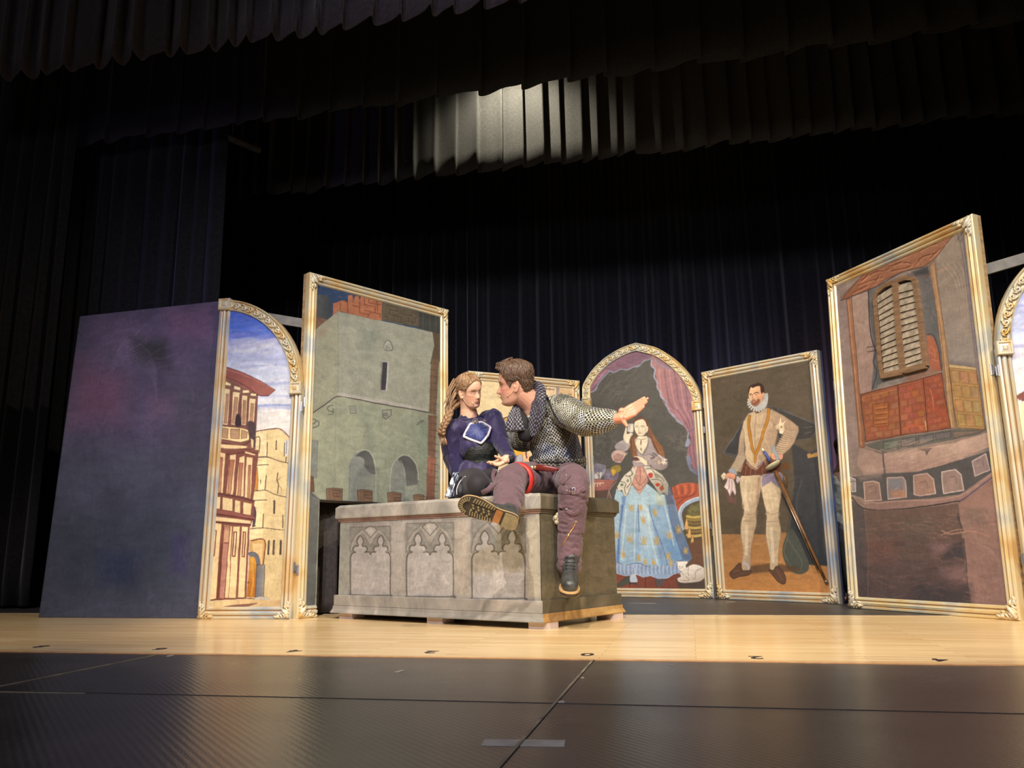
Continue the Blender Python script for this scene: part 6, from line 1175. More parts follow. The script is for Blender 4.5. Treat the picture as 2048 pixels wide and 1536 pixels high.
def tracery(x0, x1, yt, yb, ys, w):
    """one gothic bay: left, right, top, bottom, springing height; crop pixels"""
    W = x1-x0; dk = (122, 120, 112); md = (142, 140, 132); lt = (186, 180, 170)
    X = lambda t: x0+W*t; Hh = ys-yt; Y = lambda t: yt+Hh*t
    c.poly([(x0, yt+6), (x1, yt-4), (x1, ys+20), (x0, ys+20)], (148, 146, 136), outline=dk, ow=0.8, z=-0.5)
    c.poly([(X(.02), Y(.03)), (X(.36), Y(.03)), (X(.24), Y(.16)), (X(.12), Y(.36)), (X(.03), Y(.62))], md, outline=dk, ow=0.9, z=-1); c.poly([(X(.98), Y(.0)), (X(.66), Y(.02)), (X(.78), Y(.15)), (X(.9), Y(.36)), (X(.98), Y(.62))], md, outline=dk, ow=0.9, z=-1)
    c.line([(X(.06), Y(.08)), (X(.27), Y(.07)), (X(.16), Y(.2)), (X(.07), Y(.4)), (X(.06), Y(.08))], (164, 160, 150), 1.0, 0.8); c.line([(X(.94), Y(.05)), (X(.74), Y(.06)), (X(.85), Y(.2)), (X(.94), Y(.4)), (X(.94), Y(.05))], (164, 160, 150), 1.0, 0.8)
    # arch band
    c.poly([(X(0), Y(1.0)), (X(.05), Y(.62)), (X(.16), Y(.32)), (X(.32), Y(.1)), (X(.5), Y(-.02)), (X(.68), Y(.08)), (X(.84), Y(.3)), (X(.96), Y(.6)), (X(1), Y(1.0))], (164, 160, 150), outline=dk, ow=1.0, z=0)
    c.poly([(X(.34), Y(.16)), (X(.42), Y(.03)), (X(.5), Y(0)), (X(.6), Y(.03)), (X(.67), Y(.15)), (X(.58), Y(.3)), (X(.5), Y(.46)), (X(.42), Y(.3))], (172, 166, 158), outline=(112, 108, 102), ow=1.4, z=-1); c.poly([(X(.40), Y(.15)), (X(.5), Y(.06)), (X(.6), Y(.15)), (X(.5), Y(.36))], lt, soft=2)
    # curved triangles between the lights
    c.poly([(X(.10), Y(.86)), (X(.13), Y(.6)), (X(.26), Y(.32)), (X(.33), Y(.24)), (X(.46), Y(.52)), (X(.5), Y(.62)), (X(.56), Y(.48)), (X(.69), Y(.24)), (X(.8), Y(.36)), (X(.9), Y(.62)), (X(.92), Y(.88)), (X(.5), Y(1.0))], md, soft=1.2, z=-1)
    c.line([(X(.33), Y(.22)), (X(.42), Y(.46)), (X(.5), Y(.66)), (X(.58), Y(.44)), (X(.69), Y(.22))], (170, 166, 156), 2.2, 0.9); c.line([(X(.30), Y(.3)), (X(.42), Y(.56)), (X(.5), Y(.78)), (X(.6), Y(.52)), (X(.71), Y(.3))], (114, 112, 106), 1.0, 0.8)
    # two trefoil lights joined below
    def tre(cx): return [(cx-.115, 1.03), (cx-.165, .98), (cx-.170, .88), (cx-.125, .79), (cx-.075, .80), (cx-.048, .74), (cx-.078, .62), (cx-.060, .48), (cx, .37), (cx+.060, .48), (cx+.078, .62), (cx+.048, .74), (cx+.075, .80), (cx+.125, .79), (cx+.170, .88), (cx+.165, .98), (cx+.115, 1.03)]
    L = [(X(a), Y(b)) for a, b in tre(.25)]; Rr = [(X(a), Y(b)) for a, b in tre(.75)]
    bx = [(X(.97), Y(1.18)), (X(.985), Y(1.4)), (x1-W*.02, yb-16), (x1-W*.05, yb), (x0+W*.05, yb), (x0+W*.02, yb-16), (X(.015), Y(1.4)), (X(.03), Y(1.18))]
    pts = [(X(.06), Y(1.08))]+L+[(X(.44), Y(1.02)), (X(.48), Y(1.05)), (X(.5), Y(1.13)), (X(.52), Y(1.05)), (X(.56), Y(1.02))]+Rr+[(X(.94), Y(1.08))]+bx
    c.poly(pts, (178, 174, 168), outline=(104, 100, 94), ow=1.7, smooth=True, z=-2)
    c.scumble((X(.08), ys, X(.92), yb-14), [(204, 196, 188), (160, 158, 154), (190, 180, 176), (172, 168, 164), (206, 200, 190)], 110, 60, 3.5, 0.8, 1.5, 0.38)
    c.line([(X(.06), Y(1.2)), (X(.04), yb-30)], (200, 194, 184), 1.4, 0.6)
tracery(222, 590, 370, 980, 590, 1); tracery(722, 1152, 334, 992, 590, 1); tracery(1302, 1790, 300, 1010, 585, 1)
c.C *= 0.92
c.build('tracery_front', M['paint_stone'], chest, zscale=0.0012)
# painted right end
rp = side_panel(chp(0, 0, 0), chp(0, CB, 0), 0.132, 0.562)
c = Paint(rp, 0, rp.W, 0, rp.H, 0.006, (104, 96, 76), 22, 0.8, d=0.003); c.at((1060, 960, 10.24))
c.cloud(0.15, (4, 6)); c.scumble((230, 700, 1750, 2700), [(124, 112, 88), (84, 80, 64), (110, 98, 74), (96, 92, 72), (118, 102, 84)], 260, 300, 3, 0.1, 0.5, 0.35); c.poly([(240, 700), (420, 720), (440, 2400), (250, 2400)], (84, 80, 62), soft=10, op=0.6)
c.build('painted_end', M['paint_stone'], chest)
# carved rose handle
def rose(P, n, r):
    bm = bmesh.new(); n = n.normalized(); e1 = Vector((0, 0, 1)); e2 = n.cross(e1).normalized()
    tube(bm, [P, P+n*r*0.9], [r*0.5, r*0.4], 10)
    for ring, cnt, rr, sz, dd in ((0, 5, 0.62, 0.42, 0.75), (1, 5, 0.36, 0.34, 1.05), (2, 1, 0.0, 0.32, 1.25)):
        for k in range(cnt):
            a = 2*math.pi*k/max(1, cnt)+ring*0.6; cc = P+n*r*dd+(e1*math.cos(a)+e2*math.sin(a))*r*rr
            v = bmesh.ops.create_icosphere(bm, subdivisions=2, radius=r*sz)['verts']
            for q in v: q.co = q.co+cc
    return bm
hp = rp.P(*rp.uv(1107, 1038), 0.004)
h = obj('rose_handle', rose(hp, rp.n, 0.032), mat('cream_plaster', C8(214, 202, 160), 0.6, 0.1, 40), chest, True)
reparent_world(chest)
# ------------------------------------------------------------------ figures
def RU(r, u, f): return Vector(_R)*r+Vector(_U)*u+Vector(_F)*f       # direction in view terms: right, up, away
def ball(bm, c, r, sq=None):
    vs = bmesh.ops.create_icosphere(bm, subdivisions=3, radius=1.0)['verts']
    for v in vs:
        p = v.co*(r if not isinstance(r, (tuple, list)) else 1.0)
        if isinstance(r, (tuple, list)): p = Vector((p.x*r[0], p.y*r[1], p.z*r[2]))
        if sq is not None:
            if isinstance(sq, Matrix): p = sq @ p
            else: f = sq[0].normalized(); p = p-f*p.dot(f)*(1-sq[1])
        v.co = Vector(c)+p
def limb(bm, pts, rad, sq=None, n=20, sm=5):
    """closed tapering limb through the joints"""
    P = [Vector(p) for p in catmull([tuple(p) for p in pts], sm)] if sm > 1 and len(pts) > 2 else [Vector(p) for p in pts]
    k = np.linspace(0, 1, len(pts)); R = list(np.interp(np.linspace(0, 1, len(P)), k, rad))
    tube(bm, P, R, n, True, sq); ball(bm, P[0], R[0]*0.995, sq); ball(bm, P[-1], R[-1]*0.995, sq)
def fuse(name, bm, voxel, smooth=3, factor=0.5):
    me = bpy.data.meshes.new(name); bmesh.ops.recalc_face_normals(bm, faces=bm.faces); bm.to_mesh(me); bm.free()
    o = bpy.data.objects.new('tmp', me); COL.objects.link(o)
    m = o.modifiers.new('r', 'REMESH'); m.mode = 'VOXEL'; m.voxel_size = voxel; m.adaptivity = 0
    s = o.modifiers.new('s', 'SMOOTH'); s.factor = factor; s.iterations = smooth
    dg = bpy.context.evaluated_depsgraph_get(); out = bpy.data.meshes.new_from_object(o.evaluated_get(dg))
    bpy.data.objects.remove(o); bpy.data.meshes.remove(me); out.name = name
    out.polygons.foreach_set('use_smooth', [True]*len(out.polygons)); return out
def mco(me):
    a = np.zeros(len(me.vertices)*3, np.float32); me.vertices.foreach_get('co', a); return a.reshape(-1, 3).astype(float)
def mno(me):
    a = np.zeros(len(me.vertices)*3, np.float32); me.vertices.foreach_get('normal', a); return a.reshape(-1, 3).astype(float)
def wrinkle(me, amp, freq, segs=None, stretch=3.0, seed=0, fine=0.0):
    """folds running round the nearest limb (squeezed along the limb axis)"""
    co, no = mco(me), mno(me); out = co.copy()
    if segs is not None:
        A = np.array([s[0] for s in segs]); B = np.array([s[1] for s in segs]); D = B-A; L = (D**2).sum(1)
        t = np.clip(((co[:, None]-A)*D).sum(2)/L, 0, 1); q = A+t[..., None]*D; k = np.argmin(((co[:, None]-q)**2).sum(2), 1)
        ax = (D/np.sqrt(L)[:, None])[k]
    for i in range(len(co)):
        p = co[i]
        if segs is not None: a = ax[i]; d = p@a; p2 = (p-a*d)+a*d*stretch
        else: p2 = p
        v = Vector(p2*freq+seed); n = mnoise.noise(v)+0.45*mnoise.noise(v*2.3)
        n = (1-abs(n)*2.2)*0.5+n*0.5
        out[i] = co[i]+no[i]*(amp*n+(fine*mnoise.noise(Vector(co[i]*160)) if fine else 0))
    me.vertices.foreach_set('co', out.reshape(-1).astype(np.float32)); me.update()
def limb_uv(me, segs, name='knit'):
    """2D coordinates (round, along) from the nearest limb axis, in metres, for knitted patterns"""
    co = mco(me); A = np.array([s[0] for s in segs], float); B = np.array([s[1] for s in segs], float); R = np.array([s[2] for s in segs]); off = np.array([s[3] for s in segs])
    D = B-A; L = np.sqrt((D**2).sum(1)); t = ((co[:, None]-A)*D).sum(2)/(L**2); tc = np.clip(t, 0, 1)
    q = A+tc[..., None]*D; d = np.sqrt(((co[:, None]-q)**2).sum(2))/R; k = np.argmin(d, 1); i = np.arange(len(co))
    ax = (D/L[:, None])[k]; v = t[i, k]*L[k]+off[k]; r = co-(A[k]+ax*(t[i, k]*L[k])[:, None])
    up = np.tile(np.array(RU(0, 0, 1)), (len(co), 1)); e1 = up-ax*(up*ax).sum(1)[:, None]; e1 /= np.linalg.norm(e1, axis=1)[:, None]; e2 = np.cross(ax, e1)
    ang = np.arctan2((r*e2).sum(1), (r*e1).sum(1)); u = ang*R[k]
    at_ = me.attributes.new(name, 'FLOAT_VECTOR', 'POINT'); at_.data.foreach_set('vector', np.stack([u, v, 0*u], 1).reshape(-1).astype(np.float32))
def colour(me, C):
    ca = me.color_attributes.new('paint', 'FLOAT_COLOR', 'POINT'); a = np.ones((len(C), 4), np.float32); a[:, :3] = C; ca.data.foreach_set('color', a.reshape(-1))
def hand(bm, wrist, d, n, thumb=1, curl=(0.15, 0.15, 0.2, 0.25), spread=0.05, tc=0.3, s=1.0, tdir=None):
    """palm with four separate fingers and a thumb; d finger direction, n the way the palm faces, thumb=+1/-1 side"""
    d = d.normalized(); n = (n-d*n.dot(d)).normalized(); l = d.cross(n)*thumb; W = Vector(wrist)
    base = [0.030, 0.010, -0.010, -0.028]; kl = [0.088, 0.092, 0.087, 0.078]; fl_ = [0.074, 0.082, 0.076, 0.060]; fr = [0.0088, 0.0092, 0.0088, 0.0078]
    for i in range(4):
        k0 = W+(l*base[i]*0.6+d*0.01)*s; k1 = W+(l*base[i]+d*kl[i])*s
        limb(bm, [k0, k0*0.4+k1*0.6+n*0.003*s, k1], [0.015*s, 0.0145*s, 0.0112*s], None, 10, 3)
        dirv = (d+l*spread*(1.5-i)).normalized(); p = k1; pts = [p]; L = fl_[i]*s
        for j, f in enumerate((0.46, 0.30, 0.24)):
            a = curl[i]*(0.7 if j == 0 else 1.1); dirv = (dirv*math.cos(a)+n*math.sin(a)).normalized(); p = p+dirv*L*f; pts.append(p)
        limb(bm, pts, [fr[i]*1.12*s, fr[i]*s, fr[i]*0.92*s, fr[i]*0.74*s], None, 10, 1)
    ball(bm, W+(l*0.0+d*0.045+n*0.004)*s, (0.034*s,)*3, (n, 0.42)); ball(bm, W+(l*0.024+d*0.030+n*0.012)*s, 0.019*s); ball(bm, W+(-l*0.020+d*0.030+n*0.010)*s, 0.016*s)
    td = tdir.normalized() if tdir is not None else (l*0.75+d*0.62+n*0.25).normalized(); t0 = W+(l*0.022+d*0.022+n*0.004)*s; t1 = t0+td*0.042*s; td2 = (td*math.cos(tc)+(d*0.6+n*0.5).normalized()*math.sin(tc)).normalized(); t2 = t1+td2*0.032*s; t3 = t2+td2*0.024*s
    limb(bm, [t0, t1, t2, t3], [0.017*s, 0.0125*s, 0.0108*s, 0.0085*s], None, 10, 1)
# ---- heads: stacked profile sections plus facial relief
HZ = [-.118, -.114, -.106, -.095, -.075, -.055, -.035, -.015, .005, .020, .040, .070, .095, .112, .120, .122]
HF = [.045, .066, .079, .084, .083, .086, .087, .085, .085, .092, .093, .086, .068, .042, .014, -.004]
HB = [.035, .022, .006, -.012, -.045, -.066, -.082, -.091, -.096, -.098, -.098, -.094, -.080, -.056, -.030, -.014]
HW = [.012, .026, .038, .048, .057, .063, .068, .071, .074, .076, .077, .073, .062, .044, .020, .006]
def G(x, s): return np.exp(-(x/s)**2)
def head_grid(fem=False, nz=150, na=180):
    z = np.linspace(-.118, .122, nz); f = np.interp(z, HZ, HF); b = np.interp(z, HZ, HB); w = np.interp(z, HZ, HW)
    ker = np.ones(9)/9
    for arr in (f, b, w): arr[4:-4] = np.convolve(arr, ker, 'same')[4:-4]
    ph = np.linspace(-math.pi, math.pi, na, endpoint=False); Z, P = np.meshgrid(z, ph, indexing='ij'); F, B, W = f[:, None], b[:, None], w[:, None]
    yc = np.where(Z > -0.02, 0.35*F+0.65*B+0.03, 0.45*F+0.55*B); cs, sn = np.cos(P), np.sin(P)
    e = np.where(cs > 0, 0.82, 0.95); Y = yc+np.where(cs > 0, (F-yc)*np.abs(cs)**e, -(yc-B)*np.abs(cs)**e); X = W*np.sign(sn)*np.abs(sn)**0.9
    fr = np.clip(cs*1.6, 0, 1); ax = np.abs(X); k = 0.8 if fem else 1.0
    nose = np.interp(Z, [-.052, -.044, -.036, -.028, -.01, .008, .02], [0, .013, .026, .024, .014, .005, 0]); nw = np.interp(Z, [-.05, -.036, -.01, .02], [.013, .0135, .008, .007])
    Y = Y+fr*nose*k*np.exp(-(ax/nw)**2)
    Y -= fr*.011*G(ax-.031, .016)*G(Z-.006, .011); Y += fr*.006*G(ax-.031, .012)*G(Z-.001, .0075)
    Y += fr*(.0030*k)*G(ax-.028, .02)*G(Z-.021, .006); Y += fr*.003*G(ax-.050, .018)*G(Z+.022, .016)
    Y += fr*G(X, .021)*(.0055*G(Z+.058, .0042)+.0062*G(Z+.0685, .0050)-.0035*G(Z+.0632, .0018)); Y -= fr*.0045*G(X, .02)*G(Z+.079, .006); Y += fr*.005*G(X, .018)*G(Z+.098, .010)
    if fem: X = X*0.97; Y = Y-0.003*fr*G(Z+.1, .02)
    return X, Y, Z, P
def head_bm(bm, M4, fem=False, s=1.0):
    X, Y, Z, P = head_grid(fem); nz, na = X.shape; V = [[bm.verts.new(M4 @ Vector((X[i, j]*s, Y[i, j]*s, Z[i, j]*s))) for j in range(na)] for i in range(nz)]
    for i in range(nz-1):
        for j in range(na): bm.faces.new((V[i][j], V[i][(j+1) % na], V[i+1][(j+1) % na], V[i+1][j]))
    bm.faces.new(V[0][::-1]); bm.faces.new(V[-1])
    for sx in (-1, 1):
        T = lambda x, y, z: M4 @ (Vector((sx*x, y, z))*s)
        ball(bm, T(.074, -.010, -.012), (0.030*s,)*3, None) if False else None
        limb(bm, [T(.071, .004, -.034), T(.077, -.004, -.036), T(.082, -.014, -.020), T(.084, -.020, .002), T(.081, -.015, .018), T(.076, -.004, .019), T(.073, .003, .008)], [.0055*s, .0060*s, .0048*s, .0045*s, .0048*s, .0045*s, .004*s], None, 8, 3)
        limb(bm, [T(.073, .000, -.028), T(.079, -.012, -.006), T(.078, -.010, .012)], [.006*s, .007*s, .005*s], None, 8, 3); limb(bm, [T(.074, .002, -.004), T(.078, .000, -.012)], [.005*s, .004*s], None, 8, 1)
def head_colour(me, M4, s, skin, fem=False, brow=(0.10, 0.055, 0.03)):
    co = mco(me); inv = np.array(M4.inverted()); L = (co@inv[:3, :3].T+inv[:3, 3])/s; x, y, z = L.T; ax = np.abs(x); front = (y > .04)
    C = np.tile(np.array(skin), (len(co), 1)); near = (np.sqrt((L**2).sum(1)) < .16)
    def mixin(c, w): nonlocal C; w = np.clip(w*front*near, 0, 1)[:, None]; C = C*(1-w)+np.array(c)*w
    mixin((0.72, 0.24, 0.17), 0.45*G(ax-.048, .020)*G(z+.028, .022)); mixin((0.66, 0.25, 0.18), 0.45*G(x, .014)*G(z+.036, .010))
    mixin((0.56, 0.20, 0.16) if fem else (0.50, 0.19, 0.15), 0.85*(ax < .026)*(G(z+.058, .0040)+G(z+.0685, .0048))*np.clip(1-(ax/.026)**3, 0, 1)); mixin((0.22, 0.06, 0.05), 0.7*(ax < .025)*G(z+.0632, .0018))
    bz = .021+.004*np.sin(np.clip((ax-.012)/.040, 0, 1)*math.pi); mixin(brow, (1.0 if fem else 0.95)*(ax > .012)*(ax < .050)*G(z-bz, .0035 if not fem else .0030))
    ez = -.004+.0035*((ax-.031)/.016)**2; mixin((0.05, 0.03, 0.025), 1.0*(ax > .014)*(ax < .048)*G(z-ez, .0024)); mixin((0.42, 0.20, 0.15), 0.65*G(ax-.031, .017)*G(z-.008, .007))
    mixin((0.25, 0.06, 0.04), 0.5*(G(ax-.007, .0035)*G(z+.045, .003)))
    if not fem: mixin((0.42, 0.26, 0.20), 0.22*(z < -.045)*1.0)
    return C
def hair_shell(name, M4, s, thick, hairline, m, parent, seed=1, inner=-0.008, fem=False, sway=0.0022, wavef=(70, 26)):
    X, Y, Z, P = head_grid(fem, 120, 200); nz, na = X.shape; co = np.stack([X, Y, Z], -1)
    du = np.roll(co, -1, 1)-np.roll(co, 1, 1); dv = np.gradient(co, axis=0); n = np.cross(du, dv); n /= np.linalg.norm(n, axis=2)[..., None]+1e-9
    c0 = np.array([0, 0, 0.01]); sg = np.sign(((co-c0)*n).sum(2)); n = n*sg[..., None]
    a = np.abs(P); zl = np.interp(a, hairline[0], hairline[1]); k = np.clip((Z-zl)/0.010, -1, 1); t = np.interp(k, [-1, 0, 1], [inner, 0.000, 1.0]); th = thick(a, Z)
    rs = np.random.RandomState(seed); D = np.where(k > 0, th*np.clip(k, 0, 1), inner*np.clip(-k, 0, 1)-0.0005)
    st = sway*(np.sin(P*wavef[0]+6*np.sin(Z*40)+3*rs.rand())+0.7*np.sin(P*wavef[1]*1.7+Z*90)); D = D+np.where(k > 0.3, st, 0); n = n.copy(); n[..., 1] *= np.where(Z < -0.02, 1, 1)
    co2 = co+n*D[..., None]; bm = bmesh.new(); V = [[bm.verts.new(M4 @ (Vector(co2[i, j])*s)) for j in range(na)] for i in range(nz)]
    for i in range(nz-1):
        for j in range(na): bm.faces.new((V[i][j], V[i][(j+1) % na], V[i+1][(j+1) % na], V[i+1][j]))
    bm.faces.new(V[-1]); return obj(name, bm, m, parent, True)
_HG = {}
def hpnt(M4, s, a, z, off, fem=False):
    if fem not in _HG: _HG[fem] = head_grid(fem)
    X, Y, Z, P = _HG[fem]; nz, na = X.shape; i = int(np.clip((z+.118)/.24*(nz-1), 0, nz-1)); j = int(((a+math.pi)/(2*math.pi)*na)) % na
    p = Vector((X[i, j], Y[i, j], Z[i, j])); n = (p-Vector((0, 0, 0.01))).normalized(); return M4 @ ((p+n*off)*s)
def locks(M4, s, paths, r, m, parent, fem, name='hair_locks', n=5):
    bm = bmesh.new()
    for pth in paths: tube(bm, [Vector(v) for v in catmull([tuple(hpnt(M4, s, a, z, o, fem)) for a, z, o in pth], n)], [r*0.6, r, r, r*0.5], 5)
    return obj(name, bm, m, parent, True)
def hair_mat(name, c1, c2, c3):
    m, nt, b = nodes(name); tc = N(nt, 'ShaderNodeTexCoord'); mp = N(nt, 'ShaderNodeMapping'); mp.inputs['Scale'].default_value = (1, 1, 0.25); nt.links.new(tc.outputs['Object'], mp.inputs[0])
    nz = N(nt, 'ShaderNodeTexNoise', Scale=170.0, Detail=4.0, Roughness=0.7, Distortion=0.6); nt.links.new(mp.outputs[0], nz.inputs['Vector']); r = ramp(nt, [(0.32, c1), (0.5, c2), (0.68, c3)]); nt.links.new(nz.outputs['Fac'], r.inputs[0]); nt.links.new(r.outputs[0], b.inputs['Base Color'])
    b.inputs['Roughness'].default_value = 0.45; bp = N(nt, 'ShaderNodeBump', Strength=0.7, Distance=0.004); nt.links.new(nz.outputs['Fac'], bp.inputs['Height']); nt.links.new(bp.outputs[0], b.inputs['Normal']); return m
def skin_mat():
    m, nt, b = nodes('skin'); a = N(nt, 'ShaderNodeAttribute', attribute_name='paint'); nt.links.new(a.outputs['Color'], b.inputs['Base Color']); b.inputs['Roughness'].default_value = 0.42
    b.inputs['Subsurface Weight'].default_value = 0.12; b.inputs['Subsurface Radius'].default_value = (1.0, 0.35, 0.2); b.inputs['Subsurface Scale'].default_value = 0.006; return m
def knit_mat(name, hole, threads, pitch, t0=0.42, t1=0.58):
    m, nt, b = nodes(name); at_ = N(nt, 'ShaderNodeAttribute', attribute_name='knit'); sp = N(nt, 'ShaderNodeSeparateXYZ'); nt.links.new(at_.outputs['Vector'], sp.inputs[0])
    def mth(op, a, bb=None):
        n = N(nt, 'ShaderNodeMath', operation=op); nt.links.new(a, n.inputs[0])
        if bb is not None:
            if hasattr(bb, 'is_linked') or hasattr(bb, 'links'): nt.links.new(bb, n.inputs[1])
            else: n.inputs[1].default_value = bb
        return n.outputs[0]
    k = math.pi/pitch/1.414; cu = mth('COSINE', mth('MULTIPLY', mth('ADD', sp.outputs[0], sp.outputs[1]), k)); cv = mth('COSINE', mth('MULTIPLY', mth('SUBTRACT', sp.outputs[0], sp.outputs[1]), k)); pr = mth('MULTIPLY', cu, cv)
    inv = N(nt, 'ShaderNodeMath', operation='ABSOLUTE'); nt.links.new(pr, inv.inputs[0])
    r2 = ramp(nt, [(0.0, (1, 1, 1)), (t0, (1, 1, 1)), (t1, (0, 0, 0))]); nt.links.new(inv.outputs[0], r2.inputs[0])
    tc = N(nt, 'ShaderNodeTexCoord'); nz = N(nt, 'ShaderNodeTexNoise', Scale=7.0, Detail=3.0); nt.links.new(tc.outputs['Object'], nz.inputs['Vector']); th = ramp(nt, [(0.34+0.32*i/(len(threads)-1), c) for i, c in enumerate(threads)]); nt.links.new(nz.outputs['Fac'], th.inputs[0])
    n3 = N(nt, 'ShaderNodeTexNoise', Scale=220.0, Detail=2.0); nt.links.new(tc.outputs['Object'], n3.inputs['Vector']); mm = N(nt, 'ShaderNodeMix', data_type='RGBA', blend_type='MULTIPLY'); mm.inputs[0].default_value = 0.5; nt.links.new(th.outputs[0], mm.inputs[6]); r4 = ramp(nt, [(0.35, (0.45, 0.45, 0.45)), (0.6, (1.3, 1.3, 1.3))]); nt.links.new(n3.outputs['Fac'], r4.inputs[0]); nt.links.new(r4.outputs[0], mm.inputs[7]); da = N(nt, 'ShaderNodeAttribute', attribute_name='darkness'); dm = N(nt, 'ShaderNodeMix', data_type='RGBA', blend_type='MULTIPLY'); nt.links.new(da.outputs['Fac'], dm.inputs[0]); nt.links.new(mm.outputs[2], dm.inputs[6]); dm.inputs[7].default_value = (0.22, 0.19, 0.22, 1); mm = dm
    mx = N(nt, 'ShaderNodeMix', data_type='RGBA'); nt.links.new(r2.outputs[0], mx.inputs[0]); mx.inputs[6].default_value = (*hole, 1); nt.links.new(mm.outputs[2], mx.inputs[7]); nt.links.new(mx.outputs[2], b.inputs['Base Color']); b.inputs['Roughness'].default_value = 0.85
    bp = N(nt, 'ShaderNodeBump', Strength=0.9, Distance=0.008); nt.links.new(r2.outputs[0], bp.inputs['Height']); nt.links.new(bp.outputs[0], b.inputs['Normal']); return m
def cloth_mat(name, col, rough=0.75, var=0.15, scale=18, sheen=0.2, bump=0.25): return mat(name, col, rough, var, scale, bump, 260, sheen=sheen)
class Surf:
    """lets small things sit on a finished surface"""
    def __init__(s, *objs):
        V = []; Fc = []
        for o in objs:
            me = o.data; b0 = len(V); V += [tuple(v.co) for v in me.vertices]; Fc += [tuple(i+b0 for i in p.vertices) for p in me.polygons]
        s.t = BVHTree.FromPolygons(V, Fc)
    def hit(s, px, py, off=0.002):
        d = Vector(_F+_R*(px-1024)/_f-_U*(py-768)/_f).normalized(); h = s.t.ray_cast(Vector(_C), d)
        if h[0] is None: return at(px, py, 4.2), -d
        return h[0]+h[1]*off, h[1]
def surf_line(name, sf, pts, wd, th, m, parent, off=0.001, n=6):
    """flat ribbon lying on a surface through view points"""
    P = catmull([np.array(p, float) for p in pts], n) if len(pts) > 2 else [np.array(pts[0], float)*(1-t)+np.array(pts[1], float)*t for t in np.linspace(0, 1, n)]
    H = [sf.hit(p[0], p[1], off) for p in P]; bm = bmesh.new(); rows = []
    for i, (p, nn) in enumerate(H):
        d = (H[min(i+1, len(H)-1)][0]-H[max(i-1, 0)][0]).normalized(); w = nn.cross(d).normalized()*wd/2
        rows.append([bm.verts.new(p+w*a+nn*b) for a, b in ((-1, -0.004), (-1, th*0.6), (-0.6, th), (0.6, th), (1, th*0.6), (1, -0.004))])
    for a, b in zip(rows[:-1], rows[1:]):
        for k in range(6): bm.faces.new((a[k], a[(k+1) % 6], b[(k+1) % 6], b[k]))
    bm.faces.new(rows[0]); bm.faces.new(rows[-1][::-1]); return obj(name, bm, m, parent, False)
def stud(name, sf, px, py, r, m, parent, sq=0.5):
    p, n = sf.hit(px, py, 0.0); bm = bmesh.new(); ball(bm, p, r, (n, sq)); return obj(name, bm, m, parent, True)
def basis(y, z, c):
    y = y.normalized(); z = (z-y*z.dot(y)).normalized(); x = y.cross(z); return Matrix(((x.x, y.x, z.x, c.x), (x.y, y.y, z.y, c.y), (x.z, y.z, z.z, c.z), (0, 0, 0, 1)))
